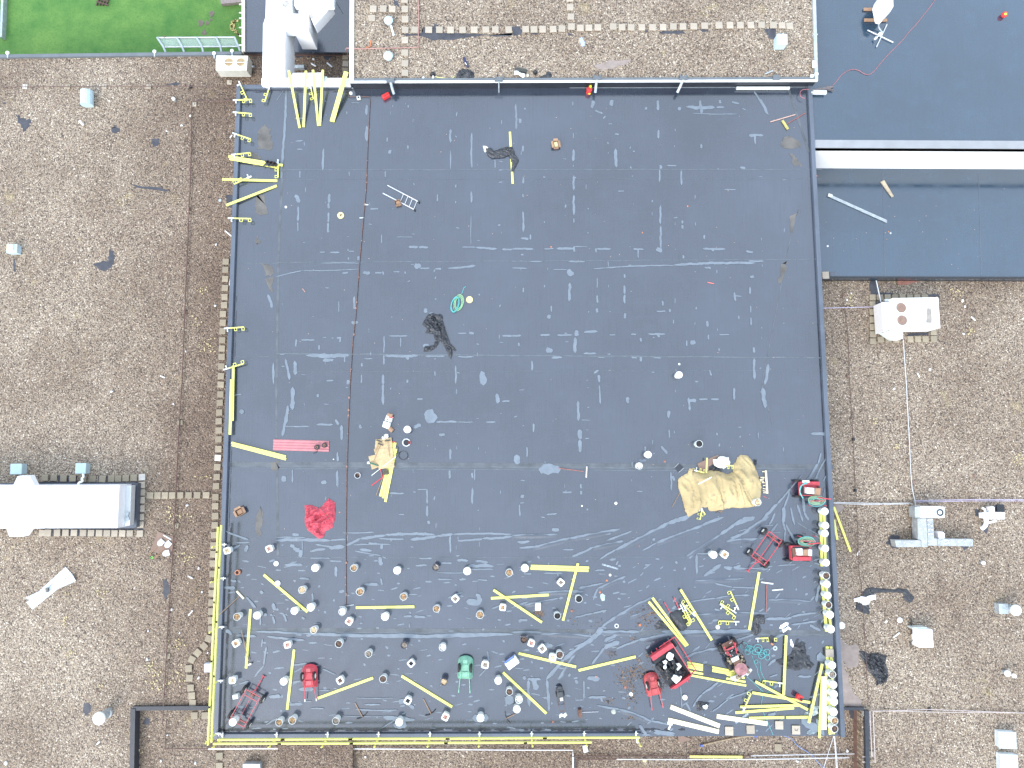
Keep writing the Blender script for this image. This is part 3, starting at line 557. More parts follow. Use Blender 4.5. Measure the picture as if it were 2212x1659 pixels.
bare('32', [(1070,1300),(1130,1310),(1140,1400),(1080,1425),(1020,1370)], ZR, 30, .04); bare('32', [(1640,1335),(1740,1335),(1740,1400),(1700,1440),(1660,1400)], ZR, 31, .04)
bare('32', [(1950,1050),(2030,1050),(2040,1120),(1960,1110)], ZR, 32, .03); bare('32', [(1860,1190),(1910,1200),(1890,1290),(1840,1260)], ZR, 33, .03); bare('32', [(1790,1080),(1830,1090),(1830,1150),(1790,1140)], ZR, 34, .02)
bare('02', [(250,850),(600,845),(1120,850),(1200,845),(1200,1245),(1100,1250),(250,1250)], ZL, 35, .02); bare('02', [(370,1248),(1240,1248),(1240,1262),(370,1262)], ZL, 36, .01)
for i_ in range(11): x_ = 430+i_*70; bare('02', [(x_,790),(x_+26,790),(x_+26,850),(x_,850)], ZL, 40+i_, .01)
for i_ in range(10): x_ = 455+i_*72; bare('02', [(x_,1262),(x_+16,1262),(x_+16,1315),(x_,1315)], ZL, 60+i_, .01)
bare('33', [(700,1150),(760,1150),(770,1240),(710,1230)], ZB, 70, .04); bare('03', [(1410,60),(1450,10),(1470,150),(1420,220)], ZL, 71)
build(dk, 'bare_roof_patches', mat('bare_bitumen', (.052,.055,.068), .6, .4, 4), kind='structure')
dk = MB()
bare('33', [(610,520),(640,560),(700,600),(740,575),(780,600),(780,780),(700,790),(640,740),(690,860),(740,1020),(810,1080),(810,1120),(620,1120)], ZR, 80, .05)
bare('20', [(710,560),(860,525),(1030,515),(1000,555),(860,595),(740,600)], ZN, 81, .04); bare('32', [(570,1045),(640,1040),(665,1070),(600,1115),(580,1100)], ZR, 82, .03)
bare('31', [(1030,800),(1080,800),(1100,830),(1050,840)], ZR, 83, .03); bare('22', [(-3000,-3000),(-3001,-3000),(-3001,-3001)], ZR, 84)
build(dk, 'silt_patches', mat('pinkish_silt', (.27,.225,.20), .8, .2, 4), kind='structure')
sp = MB()
r = random.Random(5)
for k, x, y, w_, h_, z in (('31',1620,870,50,40,ZR),('31',720,930,25,50,ZR),('32',2170,640,45,80,ZR),('32',920,325,20,20,ZR),('32',1110,545,30,20,ZR),('02',1600,1140,50,30,ZL),('02',1470,1150,30,80,ZL),('02',1770,800,70,15,ZL),('02',1620,1490,60,40,ZL),
   ('03',580,150,25,30,ZL),('03',870,150,40,40,ZL),('03',560,400,20,40,ZL),('03',600,670,40,40,ZL),('03',1320,800,60,60,ZL),('03',1520,580,60,50,ZL),('03',1400,940,120,40,ZL),('03',860,950,30,15,ZL),('03',1560,870,40,60,ZL),('01',1800,1340,60,60,ZL),('01',1700,1120,30,40,ZL),('01',1740,850,50,30,ZL),('10',1480,550,1,1,ZL),('03',1200,1500,50,30,ZB),('31',1750,1210,40,30,ZR)):
    for _ in range(int(6+w_*h_/200)):
        p = P(G(k, x+r.gauss(0, w_*.6), y+r.gauss(0, h_*.6)), z); s_ = r.uniform(.015,.042)
        sp.prism([(p.x+s_*math.cos(a)*r.uniform(.7,1.2), p.y+s_*math.sin(a)*r.uniform(.7,1.2)) for a in (0,1.2,2.3,3.5,4.8)], z+.01, z+.035)
build(sp, 'foam_crumbs', mat('yellow_foam_crumb', (.58,.49,.28), .9, .3, 5), kind='stuff', label='yellowish insulation crumbs scattered over the gravel roofs', cat='debris')
# ================================================================== pavers
pv = []
for m_ in (OLIVE, PAVG, PAVW):
    b = MB(); b.box((0,0,0), (.29,.29,.045), z0=0); me = b.mesh('paver', m_); bmx = bmesh.new(); bmx.from_mesh(me)
    bmesh.ops.bevel(bmx, geom=bmx.edges[:], offset=.008, segments=1, affect='EDGES'); bmx.to_mesh(me); bmx.free(); pv.append(me)
_p0 = {}
def paver(p, z, k, label, group, rot=0, sc=1):
    if k not in _p0:
        o = bpy.data.objects.new('concrete_paver', pv[k]); COL.objects.link(o); _p0[k] = o
    else: o = _p0[k].copy(); COL.objects.link(o)
    o.location = P(p, z); o.rotation_euler = (R0.gauss(0,.01), R0.gauss(0,.01), rot+R0.gauss(0,.03)); o.scale = (sc*R0.uniform(.97,1.02), sc*R0.uniform(.96,1.02), 1)
    return tag(o, label, 'paver', group)
def prow(k, s, z, col, tail, group, way, sc=1, start=0, total=0):
    pts = [tuple(float(v) for v in q.split(',')) for q in s.split(';')]
    for i, q in enumerate(pts):
        rot = math.radians(q[2]) if len(q) > 2 and q[2] < 900 else 0
        c = col if not (len(q) > 3) else int(q[3])
        j = i+start; N = total or len(pts); back = j >= N/2 and N > 4
        fr = f"{ordn(N-1-j)} from the {'bottom' if way == 'top' else 'right'}" if back else f'{ordn(j)} from the {way}'
        paver(G(k, q[0], q[1]), z+.012, c, f'square paver, {fr} in {tail}', group, rot, sc)
    return len(pts)
n1 = prow('01', "1953,603;1950,673;1948,752;1947,830;1943,908;1940,978;1930,1055;1928,1130;1925,1203;1923,1282;1920,1353;1918,1425;1915,1507;1912,1592", ZL+.006, 0, 'the column left of the black roof', 'pavers beside the west edge of the black roof', 'top', total=50)
n2 = prow('02', "1910,6;1908,90;1902,162;1897,246;1893,322;1893,402;1891,478;1890,562;1885,638,0,2;1880,718;1876,803;1870,882;1865,977;1863,1055;1863,1140;1858,1220;1853,1305;1848,1395;1846,1470;1843,1550;1842,1640", ZL+.006, 0, 'the column left of the black roof', 'pavers beside the west edge of the black roof', 'top', start=n1, total=50)
prow('03', "1838,70;1836,148;1832,228;1830,305;1830,382;1830,455;1805,540,-20;1765,605,-38;1710,662,-40;1660,720,-30;1632,797,4;1640,880;1650,965;1660,1033;1667,1097", ZL+.006, 0, 'the column left of the black roof', 'pavers beside the west edge of the black roof', 'top', start=n1+n2, total=50)
prow('02', "390,810;468,810;552,815;632,815;722,818;805,818;888,820;965,817;1025,817;1090,813;1158,810", ZL+.006, 0, 'the row above the long white unit', 'pavers around the long white unit', 'left')
prow('02', "1230,805,0,2;1228,873;1227,937;1225,1003;1223,1077;1220,1150;1217,1215", ZL+.006, 1, 'the column right of the long white unit', 'pavers around the long white unit', 'top')
prow('02', "368,1285;418,1285;497,1285;570,1285;643,1285;722,1286;790,1287;860,1288;927,1289;993,1290;1060,1290;1125,1290;1212,1292", ZL+.006, 1, 'the row below the long white unit', 'pavers around the long white unit', 'left')
prow('02', "1300,963;1364,963;1427,963;1490,963;1560,962;1633,961;1707,961;1785,961", ZL+.006, 0, 'the short row from unit to column', 'pavers around the long white unit', 'left')
prow('10', "1285,0;1287,82;1289,170;1290,262;1287,350;1287,458;1287,550;1288,632", ZN+.006, 1, 'the left column across the north gravel', 'pavers on the north gravel roof', 'top')
prow('10', "1013,80;1100,78;1178,82", ZN+.006, 1, 'the short row beside two blue domes', 'pavers on the north gravel roof', 'left')
prow('10', "1003,160", ZN+.006, 1, 'the spot left of the upper blue dome', 'pavers on the north gravel roof', 'left')
a1 = prow('10', "1372,260;1493,260;1585,260;1682,261;1785,261;1885,260;1987,259;2068,259;2183,259", ZN+.006, 1, 'the long row across north gravel', 'pavers on the north gravel roof', 'left', total=36)
a2 = prow('20', "118,255;190,257;264,257;355,255;431,250;513,233;590,244;664,243;742,240;874,232;950,238;1029,239;1121,239;1213,239;1304,237;1393,232;1476,232;1569,230;1663,225;1788,222;1882,221;1971,220;2062,219;2155,218", ZN+.006, 1, 'the long row across north gravel', 'pavers on the north gravel roof', 'left', start=a1, total=36)
prow('30', "45,220;120,222;185,228", ZN+.006, 1, 'the long row across north gravel', 'pavers on the north gravel roof', 'left', start=a1+a2, total=36)
prow('20', "500,-10;502,66;508,147", ZN+.006, 1, 'the middle column at the photo top', 'pavers on the north gravel roof', 'top')
prow('31', "901,912;965,912;1031,912;1095,912;1160,912;1223,912;1287,912;1350,912", ZR+.006, 0, 'the row above the two-fan unit', 'pavers around the two-fan unit', 'left', .96)
prow('31', "900,970;901,1038;902,1103;902,1167;903,1230;903,1290", ZR+.006, 0, 'the column left of the two-fan unit', 'pavers around the two-fan unit', 'top', .96)
prow('31', "972,1275;1037,1275;1103,1275;1227,1272;1293,1272;1358,1272;1430,1270", ZR+.006, 0, 'the row below the two-fan unit', 'pavers around the two-fan unit', 'left', .96)
paver(G('31',1427,1212), ZR+.018, 0, 'square paver peeking out at the lower right of the two-fan unit', 'pavers around the two-fan unit', sc=.96)
for k, x, y, z, c, l_, sc in (('31',495,720,ZLR+.05,1,'beige paver standing on the annex roof corner by the kerb',1.08),('10',775,492,ZL+.006,0,'mossy olive paver in the gravel slot under the copper pipe bend',1),('10',775,553,ZL+.006,1,'pale beige paver in the gravel slot behind the yellow planks',1),
  ('23',1875,1337,.006,1,'beige paver lying on the black roof below the cream planks, leftmost',1.1),('23',2060,1325,.006,1,'beige paver on the black roof, second from left along the south edge',1.1),('33',95,1287,.006,1,'beige paver on the black roof, third from left along the south edge',1.1),
  ('33',240,1328,.006,1,'stained paver with a dark mark near the southeast corner',1.12),('33',530,665,.1,1,'beige paver weighing down two yellow planks on the east edge',1.05),('33',85,1480,ZB+.006,0,'single paver on the gravel below the black roof',1.05),
  ('03',1682,1203,ZB+.006,0,'left paver of the pair inside the lower left kerb',1),('03',1775,1203,ZB+.006,0,'right paver of the pair inside the lower left kerb',1),('03',1898,1552,ZB+.006,0,'upper of two pavers below the southwest corner',1),('03',1898,1640,ZB+.006,0,'lower of two pavers below the southwest corner',1),
  ('10',773,612,ZL+.006,0,'dark paver half hidden behind the widest yellow planks',1)):
    o = paver(G(k, x, y), z+.012, c, l_, None, sc=sc)
    if 'dark mark' in l_:
        c_ = o.location; m = MB(); m.tube([c_+Vector((-.05,.05,.048)), c_+Vector((-.03,-.02,.048)), c_+Vector((0,.0,.048)), c_+Vector((.03,-.03,.048)), c_+Vector((.05,.04,.048))], .008, 4)
        ch = bpy.data.objects.new('painted_mark', m.mesh('painted_mark', BLK, c_)); COL.objects.link(ch); ch.parent = o
o = paver(G('31',565,715), ZLR+.02, 2, 'square of clear wet film beside the annex corner paver', None, sc=1.0); o.name = 'clear_sheet'; o.data = o.data.copy(); o.data.materials[0] = MEMC; o.scale = (1.05,.85,.1); o['category'] = 'film'
# ================================================================== LANDMARKS for the labels
def lm(name, k, x, y): LM[name] = G(k, x, y)
lm('the red tarp', '12', 555, 1165); lm('the green wheelbarrow', '13', 1810, 800); lm('the left red wheelbarrow', '13', 470, 860); lm('the lower left cart', '03', 2120, 1130)
lm('the tan tarp', '22', 1800, 860); lm('the red trailer', '23', 1370, 770); lm('the blue-white cooler', '23', 0, 740); lm('the black floor machine', '23', 420, 1040)
lm('the crossed yellow planks', '13', 2150, 180); lm('the tool pile', '12', 1080, 620); lm('the hose coil', '11', 1745, 960); lm('the copper pipe end', '13', 778, 262)
lm('the orange-brown debris', '23', 1050, 900); lm('the cyan hose tangle', '23', 2090, 660); lm('the white ducts', '10', 300, 500); lm('the ladder', '11', 1300, 60)
lm('the upright red cart', 'h5', 700, 1260); lm('the lone east paver', '33', 530, 665); lm('the southeast corner', '33', 655, 1385); lm('the right red wheelbarrow', 'h2', 210, 580)
lm('the west rail', '03', 1860, 500); lm('the red corrugated sheet', '12', 390, 530); lm('the hand roller', '23', 590, 1180); lm('the motor cultivator', 'h1', 1600, 1400)
# ================================================================== buckets
def bucket_proto(kind, fill, shell=WHITE, dark=False):
    """kind: lid / open / tub (square) / tublid"""
    root = bpy.data.objects.new('bucket', None); COL.objects.link(root); root.empty_display_size = .2
    if kind in ('lid', 'open'):
        m = MB(); n = 26; hh = .37
        m.cyl((0,0), .128, 0, hh-.05, n, .146)
        if kind == 'lid': m.cyl((0,0), .146, hh-.05, hh-.02, n)
        build(m, 'body', shell, root, o=(0,0,0), smooth=False)
        m = MB(); m.ring((0,0), .155, .140, hh-.045, hh-.01, n); build(m, 'rim', shell, root, o=(0,0,0))
        if kind == 'lid':
            m = MB(); m.cyl((0,0), .157, hh-.02, hh, n); m.cyl((0,0), .150, hh, hh+.01, n, .140); m.cyl((0,0), .125, hh+.01, hh+.012, n); build(m, 'lid', LID, root, o=(0,0,0))
        else:
            m = MB(); m.ring((0,0), .1465, .139, hh-.05, hh, n); build(m, 'inner_wall', shell, root, o=(0,0,0))
            m = MB(); rr = random.Random(hash(str(fill)) % 99); zf = hh-.048
            m.cyl((0,0), .139, zf-.03, zf, n)
            for _ in range(16):
                a, d = rr.uniform(0, 6.3), rr.uniform(0, .1); m.box((d*math.cos(a), d*math.sin(a), 0), (rr.uniform(.02,.07), rr.uniform(.015,.04), rr.uniform(.008,.03)), rr.uniform(0,3), z0=zf-.002)
            build(m, 'contents', FILL[fill], root, o=(0,0,0))
        m = MB(); m.tube([(.15*math.cos(a), .15*math.sin(a)*.35-.155, hh-.06+.02*math.sin(a)) for a in [math.pi*k/10 for k in range(11)]], .004, 5); build(m, 'handle', STEEL, root, o=(0,0,0))
    else:
        hh = .33
        def rsq(h_, c): return [(x*h_, y*h_) for x, y in ((-1,-1+c),(-1+c,-1),(1-c,-1),(1,-1+c),(1,1-c),(1-c,1),(-1+c,1),(-1,1-c))]
        m = MB(); m.prism(rsq(.115,.3), 0, hh-.04, rsq(.128,.3)); build(m, 'body', shell, root, o=(0,0,0))
        m = MB(); o_, i_ = rsq(.142,.32), rsq(.085 if fill else .11,.15); n = 8
        vs = [(x, y, hh-.045) for x, y in o_]+[(x, y, hh) for x, y in o_]+[(x, y, hh) for x, y in i_]+[(x, y, hh-.045) for x, y in i_]
        m.add(vs, [[k*8+i, k*8+(i+1)%8, ((k+1)%4)*8+(i+1)%8, ((k+1)%4)*8+i] for k in range(4) for i in range(8)]); build(m, 'rim', LID, root, o=(0,0,0))
        m = MB(); zf = hh-.035; m.prism(i_, zf-.01, zf); rr = random.Random(5)
        for _ in range(9): m.box((rr.uniform(-.06,.06), rr.uniform(-.06,.06), 0), (rr.uniform(.02,.06), rr.uniform(.015,.04), rr.uniform(.008,.02)), rr.uniform(0,3), z0=zf-.002)
        build(m, 'contents', FILL[fill], root, o=(0,0,0))
        m = MB(); m.tube([(-.13,-.03,hh-.05),(-.135,-.15,hh-.06),(.135,-.15,hh-.06),(.13,-.03,hh-.05)], .005, 5); build(m, 'handle', STEEL, root, o=(0,0,0))
    return root
LOOK = {('lid',None):'white round bucket with closed lid',('open','brown'):'white round bucket of brown rubble',('open','tan'):'white round bucket of tan scraps',('open','grey'):'white round bucket of grey stones',('open','black'):'white round bucket of black bitumen',
 ('open','dark'):'white round bucket with dark contents',('open','white'):'white round bucket of pale scraps',('tub','grey'):'square white tub of grey stones',('tub','tan'):'square white tub of tan scraps',('tub','brown'):'square white tub of brown rubble',
 ('tub','black'):'square white tub with black inside',('tub','red'):'square white tub of reddish scraps',('tub','dark'):'square white tub with dark contents',('pail','grey'):'dark round pail of grey stones',('pail','tan'):'dark round pail of tan scraps',('pail','dark'):'dark round pail with dark contents'}
BK = [('02',1963,1440,'tub','tan'),('12',113,1423,'tub','red'),('12',512,1589,'lid',None),('12',846,1590,'open','brown'),('12',1220,1610,'lid',None),('12',1552,1585,'pail','grey'),('12',1825,1616,'lid',None),('12',2188,1630,'open','brown'),('12',1308,393,'lid',None),
 ('22',112,1590,'lid',None),('22',1175,610,'lid',None),('22',1100,708,'open','white'),('22',1617,517,'open','black'),('22',1740,1475,'lid',None),('22',1837,1474,'tub','brown'),('21',1443,1580,'lid',None),
 ('13',398,120,'open','tan'),('13',898,135,'open','brown'),('13',1275,178,'open','brown'),('13',1722,196,'tub','grey'),('13',333,300,'lid',None),('13',474,270,'lid',None),('13',745,308,'open','white'),('13',1116,350,'lid',None),('13',1560,283,'open','brown'),
 ('13',1935,335,'open','brown'),('13',2132,272,'tub','brown'),('13',10,340,'lid',None),('13',805,392,'tub','red'),('13',498,467,'open','tan'),('13',272,595,'tub','red'),('13',716,586,'open','dark'),('13',972,672,'open','grey'),('13',1280,597,'pail','grey'),
 ('13',1612,617,'open','white'),('13',1340,755,'tub','black'),('13',1980,767,'tub','grey'),('13',1098,890,'open','dark'),('13',1624,915,'pail','tan'),('13',2093,903,'lid',None),('13',727,903,'tub','dark'),('13',240,910,'lid',None),('13',1312,1078,'tub','black'),
 ('13',1636,1218,'tub','red'),('13',1238,1262,'lid',None),('13',1940,1225,'lid',None),('13',200,1265,'open','brown'),('13',313,1247,'open','brown'),('13',690,1252,'open','grey'),('13',2190,1000,'open','dark'),
 ('03',2048,352,'open','brown'),('03',2038,582,'tub','brown'),('03',2007,902,'tub','tan'),
 ('23',422,56,'tub','grey'),('23',578,197,'open','black'),('23',392,343,'open','black'),('23',103,550,'pail','dark'),('23',167,580,'tub','red'),('23',262,628,'tub','grey'),('23',352,703,'tub','tan'),('23',412,680,'open','dark'),('23',60,1068,'open','white'),('23',42,1150,'lid',None)]
EK = [('32',488,1100,'lid',None),('32',494,1222,'lid',None),('32',490,1290,'lid',None),('32',493,1420,'lid',None),('32',500,1543,'lid',None),('32',502,1656,'open','dark'),('33',506,70,'lid',None),('33',514,167,'lid',None),('33',522,250,'open','dark'),('33',533,333,'lid',None),('33',541,458,'lid',None),
 ('33',551,770,'lid',None),('33',555,850,'open','grey'),('33',563,938,'lid',None),('33',567,1020,'lid',None),('33',568,1083,'lid',None),('33',564,1172,'lid',None),('33',574,1250,'open','brown'),('33',574,1320,'open','dark')]
_bp = {}; BI = []
def put_bucket(p, kind, fill, z, group):
    hh = .31 if kind == 'tub' else .34
    q = P(p, z+hh); loc = (q.x, q.y, z); rz = R0.uniform(0, 6.28)
    if (kind, fill) not in _bp: o = _bp[(kind, fill)] = bucket_proto('open' if kind == 'pail' else kind, fill, mat('grimy_dark_pail', (.07,.075,.10), .5, .4) if kind == 'pail' else WHITE)
    else: o = dup(_bp[(kind, fill)])
    o.location = loc; o.rotation_euler = (0,0,rz); s_ = R0.uniform(.88,.96); o.scale = (s_, s_, 1)
    return tag(o, None, 'bucket', group)
for k, x, y, kd, fl in BK:
    p = G(k, x, y); o = put_bucket(p, kd, fl, .006, 'buckets standing about the black roof'); BI.append((o, p, LOOK[(kd, fl)]))
relabel(BI)
for i, (k, x, y, kd, fl) in enumerate(EK):
    o = put_bucket(G(k, x, y), kd, fl, .085, 'buckets standing on planks along the east edge')
    look = {'lid':'white lidded bucket'}.get(kd, 'open bucket')
    o['label'] = f'{look} on the east edge planks, {ordn(i)} from the top of the line'
o = put_bucket(G('33',634,427), 'lid', None, ZR, 'buckets standing about the black roof'); o['label'] = 'white lidded bucket standing alone on the gravel beside the east edge'
p_ = G('22',2122,1022); o = put_bucket(p_, 'open', 'tan', .14, 'buckets standing about the black roof'); o['label'] = 'white bucket of tan scraps holding down the corner of the tan tarp'
o = put_bucket(G('03',2013,1262), 'lid', None, .42, 'buckets standing about the black roof'); o['label'] = 'white lidded bucket riding on the lower left cart'
# ================================================================== planks
def plank_mesh():
    m = MB(); m.box((0,0,0), (1,1,1), z0=-.5); me = m.mesh('plank', [YEL]); return me
_pm = {}
PI = []
def plank(a, b_, z=.03, wd=.096, th=.036, mt=YEL, name='yellow_plank', look='yellow plank', za=None, zb=None, label=None, group='yellow guard planks lying about', cat='plank'):
    za = z if za is None else za; zb = z if zb is None else zb
    A, B = P(a, za), P(b_, zb); d = B-A; L = d.length
    key = mt.name
    if key not in _pm:
        m = MB(); m.box((0,0,0), (1,1,1), z0=-.5); _pm[key] = m.mesh(name, mt)
        b = bmesh.new(); b.from_mesh(_pm[key]); b.to_mesh(_pm[key]); b.free()
    o = bpy.data.objects.new(name, _pm[key]); COL.objects.link(o)
    o.location = (A+B)/2; o.rotation_euler = (0, -math.asin(max(-1, min(1, d.z/L))), math.atan2(d.y, d.x)); o.scale = (L, wd, th)
    tag(o, label, cat, group)
    if label is None: PI.append((o, ((a[0]+b_[0])/2, (a[1]+b_[1])/2), look))
    return o
def pk(k, x1, y1, x2, y2, k2=None, **kw): return plank(G(k, x1, y1), G(k2 or k, x2, y2), **kw)
UP = .55
for x1, y1, x2, y2, w_, l_ in ((283,610,378,1106,.096,'leftmost yellow plank leaning on the white duct'),(432,612,412,1098,.096,'second yellow plank from left leaning on the white duct'),(492,604,539,1088,.096,'third yellow plank from left leaning on the white duct'),(578,604,552,1086,.096,'fourth yellow plank from left leaning on the white duct'),(772,618,648,1050,.10,'rightmost of the two yellow planks sloping down beside the north building')):
    pk('10', x1, y1, x2, y2, za=UP, zb=.03, wd=w_, label=l_, group='yellow planks leaning on the white duct')
pk('10', 788,622,666,1054, za=UP+.01, zb=.03, wd=.11, label='lower twin of the sloping planks beside the north building', group='yellow planks leaning on the white duct')
E0 = 'yellow planks resting on the west edge'
plank(G('00',1975,1352), G('10',230,1428), za=.16, zb=.05, label='long yellow plank above the black cups on the west edge', group=E0)
plank(G('00',1985,1372), G('10',200,1448), za=.16, zb=.03, label='long yellow plank just under its twin by the black cups', group=E0)
plank(G('00',1920,1550), G('10',185,1562), za=.17, zb=.03, label='level yellow plank sticking out furthest over the west edge', group=E0)
plank(G('01',1955,115), G('10',180,1605), za=.17, zb=.03, label='yellow plank rising to the right over the west edge', group=E0)
plank(G('01',2016,1500), (502,909), z=.16, label='upper of the two planks lying along the west kerb', group=E0); plank(G('01',2000,1620), (496.8,939), z=.20, label='lower of the two planks lying along the west kerb', group=E0)
plank((500,956.5), (617.5,986.5), label='upper of the paired planks left of the red corrugated sheet', za=.16, zb=.03, group=E0); plank((501,961), (618,992), label='lower of the paired planks left of the red corrugated sheet', za=.15, zb=.03, group=E0)
plank(G('12',68,1648), G('13',445,310))
for q in ("863,273,1368,265","330,635,270,1155","535,1055,1012,880","1258,863,1695,1130"): pk('13', *[float(v) for v in q.split(',')])
plank(G('03',2165,285), G('03',2127,797))
pk('22',163,1572,665,1588); pk('22',160,1593,660,1613); plank(G('22',570,1550), G('23',440,385), z=.07)
plank(G('13',2030,192), G('23',318,163), z=.03); plank(G('13',2052,120), G('23',258,400), z=.07); plank(G('13',2135,833), G('23',297,1187))
pk('23',57,668,553,785); pk('23',575,815,1068,697)
pk('h1',150,445,795,1218, z=.12, label='left plank of the narrow V above the red trailer'); pk('h1',215,378,825,1200, z=.16, label='right plank of the narrow V above the red trailer')
pk('h1',700,235,1240,1110, z=.16, label='yellow plank sloping down right of the folded membrane')
plank(G('22',2135,1625), G('23',2050,465))
pk('h3',842,1025,812,1659+0, z=.10) if False else plank(G('h3',842,1028), G('h4',797,692), z=.10)
for q, z_ in (("310,460,1215,945",.10),("255,650,1255,820",.06),("50,895,1055,870",.06),("200,1090,805,1078",.03),("845,1080,1222,1072",.03),("1465,155,1232,1175",.14)): pk('h4', *[float(v) for v in q.split(',')], z=z_)
plank(G('h2',1650,1082), G('h4',975,914), z=.03)
pk('h4',1462,372,1415,1430, z=.05, label='slim yellow plank poking over the south edge left of the cream planks')
pk('h4',1528,315,1600,1375, z=.03, label='yellow plank between the cream pair and the bucket line')
CG = 'pale cream timbers by the southeast corner'
pk('h4',1480,370,1470,1288, wd=.10, th=.05, z=.07, mt=CREAM, name='cream_plank', label='left of the two upright cream timbers by the bucket line', group=CG); pk('h4',1513,366,1512,1288, wd=.10, th=.05, z=.07, mt=CREAM, name='cream_plank', label='right of the two upright cream timbers by the bucket line', group=CG)
for q, l_ in (("1370,1130,1793,1295",'upper of two cream timbers below the right red wheelbarrow'),("1350,1243,1785,1345",'lower of two cream timbers below the right red wheelbarrow'),("1770,1212,2205,1275",'cream timber lying level above two pavers')): pk('23', *[float(v) for v in q.split(',')], wd=.165, th=.05, mt=CREAM, name='cream_plank', label=l_, group=CG)
# east edge planks under the buckets
EG = 'yellow planks under the east edge buckets'
for k, x1, y1, k2, x2, y2, l_ in (('32',455,1075,'32',465,1575,'upper left'),('32',482,1068,'32',494,1560,'upper right'),('32',463,1625,'33',505,478,'middle left'),('32',488,1625,'33',542,462,'middle right')):
    plank(G(k, x1, y1), G(k2, x2, y2), z=.045, th=.075, label=f'{l_} yellow plank under the east edge buckets', group=EG)
for x1, y1, x2, y2, l_ in ((1552,1218,1572,900,'left plank under the lone east paver'),(1612,1218,1632,900,'right plank under the lone east paver'),(1577,420,1596,905,'left plank under the lowest lidded buckets'),(1622,60,1652,905,'right plank under the lowest lidded buckets'),(1640,760,1655,1362,'lowest yellow plank at the end of the bucket line')):
    plank(G('h3' if y1 == 1218 else 'h4', x1, y1), G('h4', x2-20 if y1 == 1218 else x2, 330 if y1 == 1218 else y2), z=.045, th=.075, wd=.096, label=l_, group=EG)
pk('32',568,1062,712,1448, z=ZR+.03, name='yellow_plank', label='long yellow plank on the gravel right of the east edge'); pk('32',568,1172,598,1345, z=ZR+.03, label='short yellow plank stub on the gravel right of the east edge')
pk('23',1535,1560,1990,1563, z=ZB+.09, label='yellow plank lying on the pipes below the south edge')
for i, y_ in enumerate((0,45,84,152,216)):   # stack by the cultivator
    pk('h2', 812+i*6, 213+y_, 1778+i*14, 398+y_, z=.03+.002*i, wd=.078, th=.04, label=f'yellow plank in the flat stack under the cultivator, {ordn(i)} from top', group='stack of yellow planks beside the red trailer')
for i, (x1, y1, x2, y2) in enumerate(((975,640,742,1578),(1000,650,790,1610),(1012,760,828,1675),(985,840,905,1300))):
    if i == 3: pk('h6', 940,1085,905,1300, z=.03, wd=.05, label='thin wooden lath under the right side of the board pile', mt=WOOD, name='wooden_lath', group=None, cat='lath')
    else: pk('h6', x1, y1, x2, y2, z=.03+i*.012, wd=.096, label=f'yellow plank under the tan boards, {ordn(i)} from left', group='yellow planks under the tan boards')
PI2 = list(PI); relabel(PI2)
# ================================================================== guard rails
RAILG = 'guard rails of yellow planks'
def rail(name_label, segs, posts, side):
    e = empty('guard_rail', P(segs[0][0], .0), name_label, 'guard rail', RAILG); o = e.location
    for i, (a, b_, z) in enumerate(segs):
        A, B = P(a, z), P(b_, z); m = MB(); strip(m, A, B, .03, z-.055, z+.055, 1); strip(m, A+Vector((0,0,0)), B, .02, z-.05, z+.05, -1); build(m, 'rail_plank', YEL, e)
    for q in posts:
        b_ = P(q, .13); m = MB(); out = Vector(side)
        m.box((b_.x, b_.y, 0), (.035,.035,.98), z0=.12)
        for zz in (.5,1.0): m.ring((b_.x+out.x*.03, b_.y+out.y*.03), .045, .032, zz-.06, zz-.04, 4)
        p_ = build(m, 'rail_post', YEL, e)
        m = MB(); i_ = -out; m.box((b_.x+i_.x*.08, b_.y+i_.y*.08, 0), (.05+abs(i_.x)*.16,.05+abs(i_.y)*.16,.04), z0=.13); m.cyl((b_.x+i_.x*.13, b_.y+i_.y*.13), .028, .17, .23, 10); m.box((b_.x+i_.x*.14,b_.y+i_.y*.14,0), (.02,.13,.02) if i_.x else (.13,.02,.02), z0=.23); build(m, 'clamp', LID, e)
    return e
def seg(a, b_, z, cuts, ov=.01):
    out = []; 
    for t0, t1 in zip(cuts[:-1], cuts[1:]):
        q = [(a[0]+(b_[0]-a[0])*t, a[1]+(b_[1]-a[1])*t) for t in (max(0, t0-ov), min(1, t1))]; out.append((q[0], q[1], z))
    return out
rail('yellow two-plank guard rail along the lower west edge', seg(G('02',1884,1235), G('03',1797,1460), 1.05, [0,.12,.35,.62,.83,1])+seg(G('02',1911,1220), G('03',1828,1435), .55, [0,.2,.45,.7,1]),
     [(479.5,1176),(477.5,1249),(474.5,1354),(472,1470),(467,1584)], (-1,0,0))
rail('yellow two-plank guard rail along the south edge', seg(G('03',1845,1450), G('23',688,1437), 1.0, [0,.18,.37,.62,.83,1])+seg(G('03',1880,1415), G('23',1105,1395), .50, [0,.16,.32,.55,.78,1]),
     [(481,1593),(598,1592.5),(708,1592),(818,1591.6),(929,1591.2),(1036,1591),(1148.5,1590.6),(1262,1590.2),(1374,1590)], (0,-1,0))
